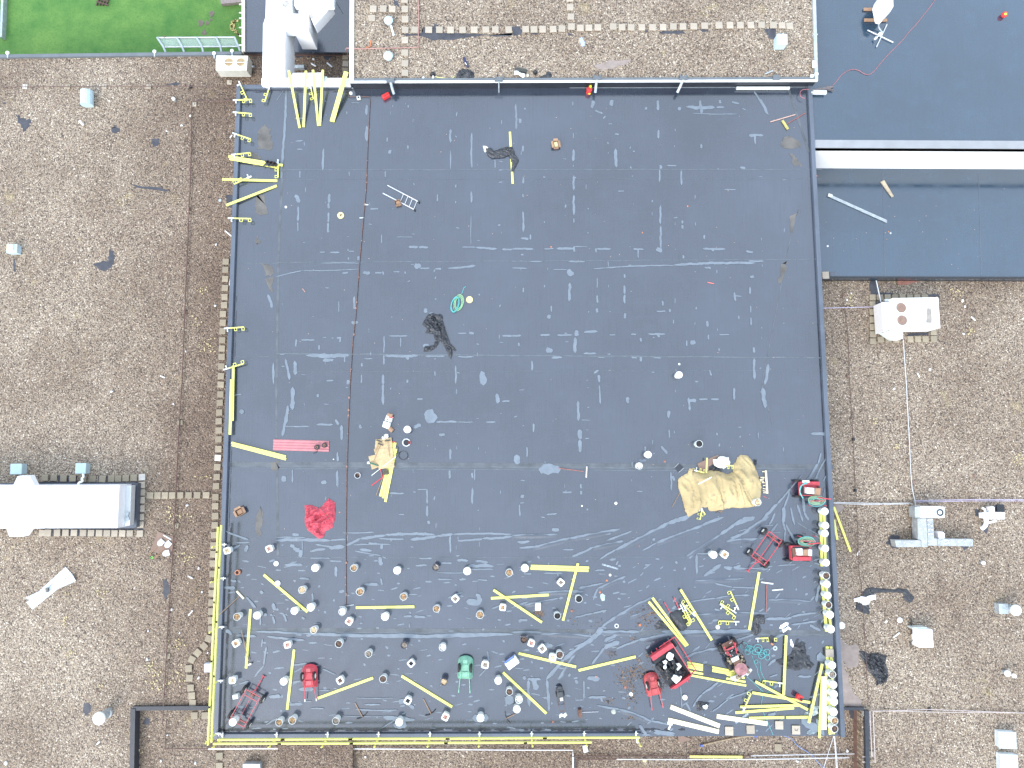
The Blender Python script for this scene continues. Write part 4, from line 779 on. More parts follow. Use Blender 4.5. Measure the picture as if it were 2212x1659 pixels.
# ================================================================== loose rail posts (bar with two loops and a white clamp)
def post_proto():
    root = bpy.data.objects.new('rail_clamp', None); COL.objects.link(root)
    m = MB(); m.box((.05,0,0), (.66,.042,.042), z0=.0); build(m, 'bar', YEL, root, o=(0,0,0))
    for x in (.02,.34):
        m = MB(); a = .052; y0 = -.075
        for c_, s_ in (((x-a,y0,0),(.018,.11,.03)),((x+a,y0,0),(.018,.11,.03)),((x,y0-a,0),(.12,.018,.03))): m.box(c_, s_, z0=.006)
        build(m, 'loop', YEL, root, o=(0,0,0))
    m = MB(); m.box((-.36,0,0), (.22,.05,.05), z0=0); m.box((-.33,-.06,0), (.035,.12,.035), z0=.01); m.cyl((-.33,-.12), .03, 0, .05, 8); build(m, 'clamp', WHITE, root, o=(0,0,0))
    return root
PP = post_proto(); _pf = [0]
def rpost(k, x1, y1, x2, y2, z, label, k2=None, flip=False, tilt=0, group='loose yellow rail posts'):
    """x1,y1 = white clamp end, x2,y2 = yellow end"""
    A, B = P(G(k, x1, y1), z), P(G(k2 or k, x2, y2), z); d = B-A
    o = PP if not _pf[0] else dup(PP); _pf[0] = 1
    c = A+d.normalized()*(d.length*.47/.85)
    o.location = (c.x, c.y, z); o.rotation_euler = (0, 0, math.atan2(d.y, d.x)); s_ = d.length/.85; o.scale = (s_, -1 if flip else 1, 1)
    return tag(o, label, 'rail post', group)
W_ = 'yellow rail post on the west edge, '
for i, (k, a) in enumerate((('00',(2065,705,2140,865)),('00',(2015,868,2175,862)),('00',(2015,972,2175,985)),('00',(2012,1152,2168,1205)),('00',(2000,1340,2165,1322)),('00',(2175,1525,2025,1592)),('01',(1972,228,2170,232)),('01',(1940,1180,2110,1168)),('01',(1932,1538,2110,1482)))):
    rpost(k, *a, .17, W_+ordn(i)+' from the top', flip=(i == 8), group='rail posts clamped along the west edge')
rpost('10',122,742,78,882,.14,'yellow rail post lying left of the leaning planks'); rpost('10',470,742,498,858,.2,'yellow rail post half hidden between leaning planks', flip=False)
rpost('10',192,1380,192,1535,.08,'upright yellow rail post crossing the plank with black cups')
for q, l_, f in (((1955,290,1885,130),'top right post of the loose group left of the slanted plank',True),((1935,318,1800,235),'middle post with its clamp at lower right, left of the slanted plank',False),((1795,240,1930,352),'yellow post crossing the middle post of the loose group',False),((1960,393,1785,388),'level lowest post of the loose group',True),((1452,245,1540,415),'left post of the pile on the folded membrane',False),((1472,238,1552,395),'middle post of the pile on the folded membrane',True),((1580,345,1462,228),'right post of the pile on the folded membrane',False),((1490,270,1548,402),'topmost short post in the pile on the folded membrane',False)):
    rpost('23', *q, .03 if 'pile' not in l_ else .12+.03*('middle' in l_)+.06*('right' in l_)+.09*('topmost' in l_), l_, flip=f)
rpost('h3',308,1078,528,1068,.02,'level rail post above the cyan hose tangle'); rpost('h4',785,488,438,440,.02,'rail post pointing at the plank right of the hose', flip=True); rpost('h4',92,975,228,665,.1,'steep rail post crossing two yellow planks', flip=True)
rpost('h8',765,568,935,610,.16,'rail post poking from the upper left of the tan tarp', flip=True); rpost('h8',880,1222,950,1330,.02,'short white clamp post below the tan tarp'); rpost('h8',900,1225,862,1418,.02,'yellow rail post sticking out below the tan tarp')
rpost('h8',1240,480,1435,488,.3,'rail post lying over the white foam heap')
pk('h8',985,352,974,612, z=.25, wd=.05, th=.04, label='thin yellow bar lying on the brown board', group=None, cat='bar'); pk('h8',838,803,1066,686, z=.52, wd=.04, th=.03, mt=CREAM, name='wooden_stick', label='thin pale stick lying on the tan tarp', group=None, cat='stick')
# ================================================================== cloths and tarps
def inside(p, poly):
    c = False; n = len(poly)
    for i in range(n):
        x1, y1 = poly[i]; x2, y2 = poly[i-1]
        if (y1 > p[1]) != (y2 > p[1]) and p[0] < (x2-x1)*(p[1]-y1)/(y2-y1)+x1: c = not c
    return c
def edist(p, poly):
    d = 1e9; v = Vector(p)
    for i in range(len(poly)):
        a, b_ = Vector(poly[i-1]), Vector(poly[i]); ab = b_-a; t = max(0, min(1, (v-a).dot(ab)/max(ab.length_squared, 1e-9))); d = min(d, (v-a-ab*t).length)
    return d
def cloth(name, pts, z, h, mt, label, cat, step=.05, freq=2.5, seed=0, jit=.015, sub_=4, ramp=.18, base=0.3, parent=None, bumps=(), group=None):
    """crumpled sheet with the given outline (world points); folds are real height"""
    poly = patch(pts, seed, jit, sub_); xs = [p[0] for p in poly]; ys = [p[1] for p in poly]; r = random.Random(seed)
    vs = [Vector(p) for p in poly]; n = len(vs); x = min(xs)
    while x < max(xs):
        y = min(ys)
        while y < max(ys):
            q = (x+r.uniform(-.3,.3)*step, y+r.uniform(-.3,.3)*step)
            if inside(q, poly) and edist(q, poly) > step*.5: vs.append(Vector(q))
            y += step
        x += step
    ov, oe, of, *_ = delaunay_2d_cdt(vs, [(i, (i+1)%n) for i in range(n)], [list(range(n))], 1, 1e-5)
    out = []
    for v in ov:
        e_ = min(1, edist(v, poly)/ramp); ca_, sa_ = math.cos(seed*1.7), math.sin(seed*1.7); s_ = Vector(((v.x*ca_+v.y*sa_)*freq*1.5+seed*7, (v.y*ca_-v.x*sa_)*freq*.6, seed))
        wv = s_+Vector((noise.noise(s_*1.3+Vector((9,0,0))), noise.noise(s_*1.3), 0))*.9
        rd = 1-abs(noise.noise(wv))*3.4; rd2 = 1-abs(noise.noise(wv*2.3+Vector((3,3,3))))*3.2
        hh = h*(base+(1-base)*(.75*max(0, rd)+.35*max(0, rd2)))*(.12+.88*e_**.6)
        for bx, by, br, bh in bumps: hh += bh*math.exp(-((v.x-bx)**2+(v.y-by)**2)/br**2)*e_
        out.append((v.x, v.y, z+.008+max(0, hh)))
    mb = MB(); mb.add(out, of); bd = [list(f) for f in of]
    o = build(mb, name, mt, parent, o=(Vector((sum(xs)/len(xs), sum(ys)/len(ys), z)) if parent is None else None), label=label, cat=cat, group=group)
    so_ = o.modifiers.new('thickness', 'SOLIDIFY'); so_.thickness = .006; so_.offset = -1
    return o
def kc(name, k, pts, z, h, mt, label, cat='sheet', **kw): return cloth(name, [(p.x, p.y) for p in Pl(pp(k, pts), z)], z, h, mt, label, cat, **kw)
bc = P(G('h8',1000,640), 0); bd_ = P(G('h8',1560,560), 0); be = P(G('h8',1300,950), 0)
kc('canvas_tarp', 'h8', [(485,720),(540,670),(640,620),(680,540),(745,525),(770,545),(740,590),(860,610),(950,600),(1040,560),(1150,560),(1250,600),(1330,640),(1400,610),(1430,590),(1430,480),(1470,430),(1510,340),(1550,300),(1620,300),(1700,330),(1770,420),(1820,520),(1870,660),(1880,720),(1915,760),(1925,860),(1915,1000),(1900,1080),(1850,1180),(1750,1200),(1600,1220),(1400,1210),(1250,1250),(1040,1275),(1010,1250),(990,1200),(900,1210),(820,1290),(740,1330),(660,1375),(600,1270),(585,1180),(560,1080),(510,930),(480,820)], 0, .24, TAN,
   'large crumpled tan canvas tarp covering a heap at right', 'tarp', step=.055, freq=1.05, seed=2, ramp=.25, base=.45, bumps=((bc.x,bc.y,.5,.15),(bd_.x,bd_.y,.5,.12),(be.x,be.y,.9,.1)))
kc('red_tarp', '12', [(420,1050),(480,1045),(545,1070),(575,1050),(630,990),(683,1025),(690,1060),(683,1150),(665,1240),(640,1255),(600,1275),(590,1320),(545,1338),(520,1320),(440,1255),(425,1200)], 0, .17, RTARP, 'crumpled red tarp lying on the black roof at lower left', 'tarp', step=.045, freq=2.6, seed=5, base=.15)
m = MB(); m.tube([P(G('12',x,y),.2) for x, y in ((408,1108),(440,1105),(480,1085),(520,1072),(560,1075),(600,1120),(640,1180))], .01, 5); build(m, 'black_strap', BLK, o=P(G('12',520,1072),.2), label='thin black strap lying across the red tarp', cat='strap')
kc('black_sheet', '11', [(1460,1100),(1490,1060),(1530,1045),(1560,1060),(1590,1055),(1610,1070),(1625,1150),(1650,1220),(1680,1310),(1730,1360),(1725,1378),(1700,1370),(1698,1410),(1685,1450),(1640,1360),(1590,1280),(1575,1320),(1550,1350),(1510,1375),(1450,1378),(1460,1335),(1530,1330),(1550,1290),(1530,1225),(1465,1218),(1480,1180),(1440,1145)], 0, .13, BCLOTH, 'crumpled black sheeting in the middle of the black roof', step=.04, freq=3.4, seed=6, base=.1, ramp=.08)
cloth('black_sheet', [(p.x, p.y) for p in Pl([(1049,322),(1060,320),(1068,327),(1083,322),(1096,318),(1106,318),(1110,325),(1113,335),(1122,347),(1113,362),(1110,372),(1104,372),(1106,355),(1103,345),(1098,337),(1090,341),(1075,342),(1062,343),(1053,335)], 0)], .035, .08, BCLOTH, 'black sheeting draped over the lone upright yellow plank near the top', 'sheet', step=.035, freq=4, seed=8, ramp=.06)
plank((1101.5,285), (1107.5,397), z=.03, wd=.09, label='lone upright yellow plank under black sheeting near the top')
kc('foam_scrap', '10', [(1962,1262),(1985,1262),(2005,1275),(1995,1305),(1978,1320),(1968,1290)], 0, .05, FOAMC, 'small pale scrap at the left end of the draped black sheeting', 'scrap', step=.03, seed=3)
kc('black_sheet', 'h1', [(510,650),(600,600),(690,570),(740,600),(790,700),(830,800),(830,880),(770,940),(710,955),(640,900),(560,800),(520,720)], 0, .1, BCLOTH, 'folded grey-black membrane piece under the loose rail posts', step=.05, freq=1.4, seed=9, base=.7)
kc('black_sheet', 'h1', [(240,860),(330,760),(430,800),(520,860),(560,930),(400,915),(270,920)], 0, .08, BCLOTH, 'crumpled black membrane scrap left of the narrow plank V', step=.05, freq=3, seed=10)
kc('black_sheet', 'h3', [(290,690),(380,660),(460,680),(475,790),(460,830),(400,830),(370,800),(400,900),(415,940),(380,990),(320,1030),(240,1020),(235,950),(265,860),(270,760)], 0, .13, BCLOTH, 'bunched black sheeting right of the long slanted yellow plank', step=.04, freq=3, seed=11, base=.2)
kc('black_sheet', 'h3', [(655,1470),(700,1440),(860,1400),(940,1320),(960,1230),(1030,1080),(1060,1090),(1040,1170),(1080,1150),(1130,1130),(1190,1170),(1160,1180),(1180,1260),(1190,1370),(1250,1380),(1250,1460),(1330,1530),(1240,1620),(1140,1590),(1080,1620),(1000,1640),(900,1600),(820,1600),(760,1560)], 0, .12, BCLOTH, 'large crumpled black sheeting right of the cyan hose tangle', step=.05, freq=3, seed=12, base=.08, ramp=.1)
kc('black_sheet', 'h2', [(965,900),(1020,880),(1100,900),(1200,920),(1170,960),(1180,1000),(1110,1010),(1110,1050),(1060,1030),(990,1065),(985,1000),(960,950)], 0, .14, BCLOTH, 'small black plastic bag above the cream timbers', 'bag', step=.035, freq=4.5, seed=13)
kc('white_bag', 'h2', [(1085,970),(1150,940),(1175,960),(1165,1005),(1130,1025),(1095,1000)], .12, .06, FOAM, 'small white bag resting on the black plastic bag', 'bag', step=.03, freq=5, seed=14)
kc('black_sheet', '33', [(855,100),(900,98),(1000,110),(1100,115),(1120,105),(1200,115),(1240,160),(1262,180),(1250,210),(1222,238),(1170,205),(1165,145),(1050,140),(920,150),(870,180),(870,250),(875,330),(830,325),(755,290),(760,240),(800,170),(830,130)], ZR, .07, BCLOTH, 'long grey-black membrane strip bent over the right gravel roof', step=.045, freq=2.6, seed=15, base=.3, ramp=.06)
kc('white_bag', '33', [(740,195),(775,185),(800,175),(850,180),(880,165),(930,160),(930,200),(885,210),(870,245),(820,250),(790,225),(745,220)], ZR+.05, .12, FOAM, 'white foam film bundle lying on the bent membrane strip', 'film', step=.04, freq=4, seed=16)
kc('black_sheet', '33', [(785,650),(830,645),(870,680),(880,665),(950,670),(1030,690),(1010,740),(1030,800),(1040,870),(1020,920),(930,945),(935,900),(870,830),(850,780),(825,740),(800,700)], ZR, .14, BCLOTH, 'torn ring-shaped pile of black membrane on the right gravel roof', step=.045, freq=3.2, seed=17, base=.05, ramp=.06)
kc('black_sheet', '10', [(1760,605),(1790,595),(1860,610),(1890,640),(1885,670),(1850,690),(1830,710),(1820,690),(1750,685),(1725,675),(1735,640)], ZN, .2, BCLOTH, 'black rubbish bag on the parapet of the north roof', 'bag', step=.04, freq=4, seed=18)
kc('black_sheet', '20', [(235,672),(270,650),(295,645),(300,620),(330,625),(345,650),(330,672),(290,676)], ZN, .14, BCLOTH, 'dark jacket heap at the north roof edge, right of the white bag', 'jacket', step=.035, freq=4, seed=19)
kc('white_bag', '20', [(15,615),(45,612),(75,630),(115,640),(115,665),(90,672),(60,650),(20,645)], ZN+.1, .12, FOAM, 'white bag lying on the black case at the north roof edge', 'bag', step=.03, freq=5, seed=20)
kc('white_bag', 'h8', [(1090,380),(1160,370),(1180,335),(1250,320),(1300,340),(1350,340),(1365,390),(1385,430),(1370,470),(1320,510),(1290,530),(1210,535),(1150,505),(1110,480),(1090,430)], .1, .28, FOAMC, 'heap of cream foam behind the tan tarp', 'foam', step=.04, freq=3.2, seed=21, base=.5)
kc('black_sheet', 'h8', [(1005,520),(1060,465),(1120,460),(1180,540),(1240,560),(1230,620),(1100,590),(1010,560)], .02, .16, BCLOTH, 'dark mesh heap between brown board and foam', 'netting', step=.04, freq=6, seed=22)
kc('white_rag', 'h3', [(715,890),(740,850),(790,820),(830,795),(880,805),(875,840),(830,870),(770,910),(735,910)], 0, .12, FOAM, 'upper white crumpled rag left of the east bucket line', 'rag', step=.035, freq=5, seed=23); kc('white_rag', 'h3', [(770,930),(830,905),(860,875),(890,875),(930,920),(905,935),(880,910),(850,940),(800,975),(785,970)], 0, .1, FOAM, 'lower white crumpled rag left of the east bucket line', 'rag', step=.035, freq=5, seed=24)
kc('white_rag', 'h3', [(905,1100),(935,1092),(945,1140),(970,1180),(975,1225),(960,1240),(915,1190),(915,1150)], 0, .07, FOAM, 'narrow white rag on the top of the large black sheeting', 'rag', step=.03, freq=5, seed=25)
kc('clear_film', 'h4', [(1265,810),(1285,880),(1400,880),(1415,930),(1370,940),(1400,1000),(1330,1050),(1250,1040),(1160,1020),(1160,990),(1240,960)], 0, .06, mat('cloudy_film', (.30,.36,.38), .3, .8, 9), 'cloudy crumpled plastic film near the southeast corner', 'film', step=.04, freq=4, seed=26); kc('clear_film', 'h4', [(1190,1350),(1230,1290),(1310,1290),(1390,1260),(1400,1300),(1330,1350),(1240,1380)], 0, .03, mat('thin_film', (.20,.25,.27), .3, .6, 9), 'flat plastic film scrap at the south edge', 'film', step=.05, freq=4, seed=27)
kc('black_sheet', 'h4', [(1280,1090),(1330,1060),(1400,1030),(1380,1080),(1340,1180),(1300,1160)], 0, .08, BCLOTH, 'small black sheeting scrap between slanted plank and cream timbers', step=.04, freq=4, seed=28)
kc('rag', '23', [(765,155),(785,150),(805,170),(800,210),(775,218),(765,190)], 0, .05, mat('pale_green_rag', (.40,.50,.48), .8, .4, 8), 'pale green rag alone right of the steep yellow plank', 'rag', step=.03, seed=29)
kc('black_sheet', '10', [(60,1440),(80,1410),(75,1385),(110,1395),(160,1395),(185,1420),(180,1440),(110,1440),(85,1430)], .1, .05, BCLOTH, 'dark scrap under the black cups on the west edge plank', step=.03, seed=30)
kc('black_sheet', 'h2', [(1092,245),(1250,282),(1248,375),(1500,425),(1492,520),(1085,445)], .045, .02, mat('flat_black_sheet', (.05,.06,.078), .45, .3, 3), 'flat black membrane piece lying over the plank stack', step=.06, freq=1, seed=31, base=.8, jit=.006)
kc('black_sheet', 'h3', [(490,1110),(560,1040),(590,1010),(640,1060),(670,1110),(600,1160),(560,1160)], 0, .08, BCLOTH, 'dark rag by the orange gadget above the wire coil', 'rag', step=.035, freq=4, seed=33)
# debris spilled round the trailer and wheelbarrow
db = MB(); r = random.Random(9)
for k, x, y, sx, sy, n_ in (('23',1060,830,70,40,240),('23',960,900,40,40,90),('23',1030,1000,30,70,150),('23',1300,880,25,60,110),('23',1150,350,60,50,150),('23',860,660,25,30,50),('23',830,1080,25,20,40),('23',1040,550,20,20,30),('23',1030,1220,25,15,25),('23',1210,300,35,40,80),('23',230,320,28,14,130),('23',700,420,50,60,40),('23',1180,690,25,20,30),('23',520,300,20,25,14),('23',560,390,30,20,12),('23',1090,720,20,16,20),('23',1400,930,40,20,30),('h8',1180,1275,45,10,24)):
    for _ in range(n_):
        p = P(G(k, x+r.gauss(0, sx), y+r.gauss(0, sy)), 0); s_ = r.uniform(.007,.024)
        db.prism([(p.x+s_*math.cos(a)*r.uniform(.6,1.3), p.y+s_*math.sin(a)*r.uniform(.6,1.3)) for a in (0,1.3,2.6,3.9,5.1)], .004, .01+s_*.6)
build(db, 'debris', DEBRIS, kind='stuff', label='rusty brown crumbs of roofing debris spilled on the black roof', cat='debris')
ch = MB()
for _ in range(170):
    x, y = r.uniform(520, 1760), r.uniform(215, 1580); p = P((x, y), 0); s_ = r.uniform(.008,.022)
    ch.prism([(p.x+s_*math.cos(a), p.y+s_*math.sin(a)*r.uniform(.4,1)) for a in (0,1.5,3,4.5)], .004, .012+s_*.4)
for _ in range(26):
    x, y = r.uniform(1770, 2200), r.uniform(390, 590); p = P((x, y), ZLR); s_ = r.uniform(.01,.022); ch.prism([(p.x+s_*math.cos(a), p.y+s_*math.sin(a)*.7) for a in (0,1.5,3,4.5)], ZLR+.004, ZLR+.02)
build(ch, 'crumbs', mat('pinkish_crumb', (.55,.40,.33), .8, .5, 3), kind='stuff', label='tiny pale crumbs scattered on the black membranes', cat='debris')
# ================================================================== helpers for placed things
def ang(a, b_): d = b_-a; return math.atan2(d.y, d.x)
def ctr(k, pts, z=0):
    q = Pl(pp(k, pts), z); return sum(q, Vector((0,0,0)))/len(q)
def thing(name, loc, label, cat, rz=0, group=None): return empty(name, loc, label, cat, group, rz)
def part(mb, name, mt, root, **k): return build(mb, name, mt, root, o=(0,0,0), **k)
def rod(k, pts, z, r, name, mt, label, cat, group=None, n=6, zs=None, closed=False, parts=None):
    q = [P(G(k, x, y), (zs[i] if zs else z)) for i, (x, y) in enumerate(pts)]
    m = MB(); m.tube(q, r, n, closed); return build(m, name, mt, o=q[0], label=label, cat=cat, group=group)
def smooth_path(q, s=6):
    out = []
    for i in range(len(q)-1):
        p0, p1, p2, p3 = q[max(i-1,0)], q[i], q[i+1], q[min(i+2, len(q)-1)]
        for k in range(s):
            t = k/s; out.append(.5*((2*p1)+(p2-p0)*t+(2*p0-5*p1+4*p2-p3)*t*t+(3*p1-p0-3*p2+p3)*t**3))
    return out+[q[-1]]
# ================================================================== wheelbarrows (upside down, tub up, two wheels resting above)
def wheelbarrow(p, rz, mt, label, up, rimmt=IVORY):
    """local: +x = nose, handles toward -x; tub 0.85 long"""
    t = thing('wheelbarrow', p, label, 'wheelbarrow', rz, 'wheelbarrows on the black roof')
    def outline(L0, L1, wd, n=9):
        pts = [(L0, -wd), (L0, wd)]
        return [(L0, wd*.92), (L0+.03, wd)] [::-1] if False else [(L0,-wd*.9),(L0+.05,-wd)]+[(L1-.18+.18*math.cos(a), wd*math.sin(a)*1.0) for a in [(-math.pi/2)+math.pi*k/n for k in range(n+1)]]+[(L0+.05,wd),(L0,wd*.9)]
    m = MB()
    if up:      # overturned: rim on the roof, the shallow floor on top
        a, b_, c = outline(-.42,.42,.27), outline(-.36,.36,.225), outline(-.30,.22,.17); n = len(a)
        vs = [(x, y, .02) for x, y in a]+[(x, y, .05) for x, y in a]+[(x, y, .16) for x, y in b_]+[(x, y, .26) for x, y in c]
        m.add(vs, [[k*n+i, k*n+(i+1)%n, (k+1)*n+(i+1)%n, (k+1)*n+i] for k in range(3) for i in range(n)]+[list(range(3*n,4*n))])
    part(m, 'tub', mt, t)
    m = MB(); m.tube([(x, y, .03) for x, y in outline(-.43,.43,.285)], .012, 6, True); part(m, 'rim', mt, t)
    m = MB()
    for s_ in (-1, 1): m.tube([(.22, s_*.13, .285), (-.3, s_*.17, .285), (-.48, s_*.19, .16), (-.9, s_*(.20+.02), .06)], .017, 6)
    m.tube([(-.12,-.16,.29),(-.12,.16,.29)], .014, 6); m.tube([(.16,-.14,.29),(.16,.14,.29)], .014, 6); part(m, 'frame', mt, t)
    for s_ in (-1, 1):
        m = MB(); m.wheel((.05, s_*.24, .30), .17, .075, (0,1,0), 20); wl = part(m, 'wheel', RUB, t)
        m = MB(); m.wheel((.05, s_*.24, .30), .10, .085, (0,1,0), 16); sub(m, 'rim', rimmt, wl, (0,0,0))
        m = MB(); m.tube([(-.86, s_*.218, .07), (-.96, s_*.222, .055)], .021, 8); part(m, 'grip', rimmt if mt is RED else mt, t)
    m = MB(); m.box((.27,0,0), (.13,.17,.012), z0=.262); m.box((-.2,0,0), (.16,.2,.012), z0=.262); part(m, 'floor_plate', PINKRED if mt is RED else mt, t)
    return t
wheelbarrow(P(G('13',470,858),.1), ang(P(G('13',478,1040)), P(G('13',470,770))), RED, 'overturned red wheelbarrow with two wheels at lower left', 1)
wheelbarrow(P(G('h2',210,580),.1), ang(P(G('h2',310,950)), P(G('h2',190,390))), mat('weathered_red_tub', (.50,.075,.08), .55, .3, 5, dirt=(.40,.20,.17)), 'overturned faded red wheelbarrow left of the junk-filled red trailer', 1, IVORY)
wheelbarrow(P(G('13',1810,785),.1), ang(P(G('13',1803,975)), P(G('13',1815,695))), GREEN, 'overturned green wheelbarrow in the middle of the bucket rows', 1, BLK)
# half-buried red handles by the folded membrane
m = MB(); q = [P(G('h1',x,y),z) for x, y, z in ((422,455,.08),(525,632,.12))]; m.tube(q, .02, 6); q2 = [P(G('h1',x,y),z) for x, y, z in ((585,370,.1),(672,565,.14))]; m.tube(q2, .02, 6)
a_ = (q[1]+q2[1])/2; 
cwb = build(m, 'covered_wheelbarrow', RED, o=a_, label='red wheelbarrow handles sticking out from under the folded membrane', cat='wheelbarrow')
# ================================================================== flat frame carts
def cart(p, rz, L, W, label, bar, wr=.17, side=.10, extra=0, zf=.34):
    """+x toward the draw bar"""
    t = thing('frame_cart', p, label, 'cart', rz, 'red frame carts')
    m = MB()
    for s_ in (-1, 1): m.tube([(-L/2-.08*extra, s_*W/2, zf), (L/2, s_*W/2, zf)], .018, 4)
    for x in (-L/2, -L/2+.16, L/2-.2, L/2): m.tube([(x,-W/2,zf),(x,W/2,zf)], .018, 4)
    m.tube([(-L/2,0,zf-.01),(L/2,0,zf-.01)], .013, 4)
    part(m, 'frame', PINKRED if extra else RED, t)
    m = MB()
    for x in (-L/2+.1, L/2-.1): m.tube([(x,-W/2-side*.8,.18),(x,W/2+side*.8,.18)], .016, 6); m.box((x,0,0), (.08,.16,zf-.2), z0=.19)
    part(m, 'axle', RUST, t)
    m = MB(); m.tube([(L/2-.05,-.1,.28),(L/2+.12,0,.22),(L/2+bar,0,.08)], .018, 6); m.tube([(L/2-.05,.1,.28),(L/2+.12,0,.22)], .018, 6); m.tube([(L/2+bar,-.09,.08),(L/2+bar,.09,.08)], .014, 6); part(m, 'draw_bar', RED, t)
    for x in (-L/2+.1, L/2-.1):
        for s_ in (-1, 1):
            m = MB(); m.wheel((x, s_*(W/2+side), .17), wr, .10, (0,1,0), 20); wl = part(m, 'wheel', RUB, t)
            m = MB(); m.wheel((x, s_*(W/2+side), .17), wr*.52, .115, (0,1,0), 14); sub(m, 'rim', IVORY, wl, (0,0,0))
    return t
cart(P(G('h5',700,1262),.2).xy.to_3d(), ang(P(G('h5',850,1050)), P(G('h5',560,1465))), 1.22, .62, 'upright red four-wheel frame cart with its bar at lower left', .55)
cart(P(G('03',2125,1135),.25).xy.to_3d(), ang(P(G('03',2040,1280)), P(G('03',2190,1000))), 1.25, .62, 'long red four-wheel frame cart in the lower left corner', .62, extra=1)
# small jug beside the cart
p = P(G('03',2052,1028)); m = MB(); m.box((p.x,p.y,0), (.22,.16,.22), .2, z0=.006); m.cyl((p.x+.05,p.y), .03, .22, .27, 10); build(m, 'jug', WHITE, o=p, label='small white jug beside the lower left cart', cat='jug', bevel=.02)
# ================================================================== red tipping trailer full of rubbish
c = P(G('h2',520,250), .35); c.z = 0; rz = ang(P(G('h2',845,425),.5), P(G('h2',515,-89),.5))
t = thing('tipping_trailer', c, 'red tipping trailer full of black rubbish bags on the black roof', 'trailer', rz)
L, W = 1.38, .98
m = MB(); m.box((0,0,0), (L,W,.03), z0=.34); part(m, 'floor', BLK, t)
m = MB(); m.box((L/2+.02,0,0), (.03,W,.2), z0=.36); 
m.add([(L/2+.03,-W/2,.58),(L/2+.03,W/2,.58),(L/2-.16,W/2,.54),(L/2-.16,-W/2,.54),(L/2+.03,-W/2,.56),(L/2+.03,W/2,.56),(L/2-.16,W/2,.52),(L/2-.16,-W/2,.52)], [[0,1,2,3],[7,6,5,4],[0,4,5,1],[1,5,6,2],[2,6,7,3],[3,7,4,0]]); part(m, 'end_panel', RED, t)
m = MB(); m.box((-L/2-.02,0,0), (.04,W,.22), z0=.34); m.box((-L/2-.10,0,0), (.12,W*.75,.02), z0=.4); part(m, 'end_panel', RED, t)
m = MB(); m.box((0,-W/2-.0,0), (L,.035,.24), z0=.35); part(m, 'side_panel', PINKRED, t, label='scraped rusty side panel')
m = MB(); m.tube([(L/2+.1,-W/2-.24,.42),(-L/2,-W/2-.24,.42)], .02, 6); m.tube([(L/2+.1,-W/2-.24,.42),(L/2+.1,0,.42)], .02, 6); m.tube([(-L/2,-W/2-.24,.42),(-L/2-.02,-W/2,.42)], .02, 6); part(m, 'side_rail', RED, t)
for x in (.35,-.35):
    for s_ in (-1, 1):
        m = MB(); m.wheel((x, s_*(W/2-.1+(.0 if s_ > 0 else -.1)), .17), .17, .1, (0,1,0)); part(m, 'wheel', RUB, t)
m = MB(); m.wheel((L/2-.1, W/2-.05, .17), .17, .1, (0,1,0)); m.wheel((L/2-.15, -W/2-.1, .17), .17, .1, (0,1,0)); part(m, 'wheel', RUB, t)
m = MB()
for y in (-.25,.12,.35): m.tube([(L/2,y,.4),(L/2+.14,y,.42)], .02, 6)
m.tube([(-L/2,-.25,.4),(-L/2-.22,-.22,.42),(-L/2-.22,-.3,.42)], .02, 6); part(m, 'bracket', RED, t)
kc('black_bag', 'h2', [(255,270),(330,210),(420,140),(480,60),(560,70),(620,150),(720,270),(810,380),(780,430),(720,470),(640,560),(560,480),(470,520),(390,380),(330,370),(270,320)], .36, .3, BLK, 'heap of torn black bags filling the red trailer', 'bag', step=.05, freq=3, seed=41, base=.4)
kc('white_bag', 'h2', [(480,50),(520,30),(585,80),(560,160),(510,190),(450,130)], .58, .12, FOAM, 'white bag in the top corner of the red trailer', 'bag', step=.03, freq=5, seed=42)
kc('white_bag', 'h2', [(395,200),(440,170),(470,200),(455,245),(410,240)], .6, .1, FOAM, 'small white bag in the middle of the red trailer', 'bag', step=.03, freq=5, seed=43)
kc('white_bag', 'h2', [(405,270),(440,255),(465,290),(440,335),(405,310)], .6, .1, FOAM, 'small white bag at the left side of the red trailer', 'bag', step=.03, freq=5, seed=44)
m = MB(); q = [P(G('h2',x,y),.62) for x, y in ((590,430),(730,460),(690,530),(625,585),(545,505))]; m.prism([(v.x, v.y) for v in q], .5, .64); build(m, 'white_block', FOAM, o=q[0], label='white foam block at the lower end of the red trailer', cat='block', bevel=.02)
m = MB(); q = [P(G('h2',x,y),.62) for x, y in ((620,235),(680,225),(720,280),(650,360),(630,330),(660,290))]; m.prism([(v.x, v.y) for v in q], .6, .65); build(m, 'pale_board', mat('pale_board', (.5,.5,.45), .8, .2), o=q[0], label='pale board piece standing among the bags in the red trailer', cat='board')
kc('black_sheet', 'h2', [(290,220),(380,190),(430,300),(380,350),(300,320)], .3, .3, BCLOTH, 'grey-black membrane scrap spilling out of the red trailer', step=.05, freq=3, seed=45, base=.5)
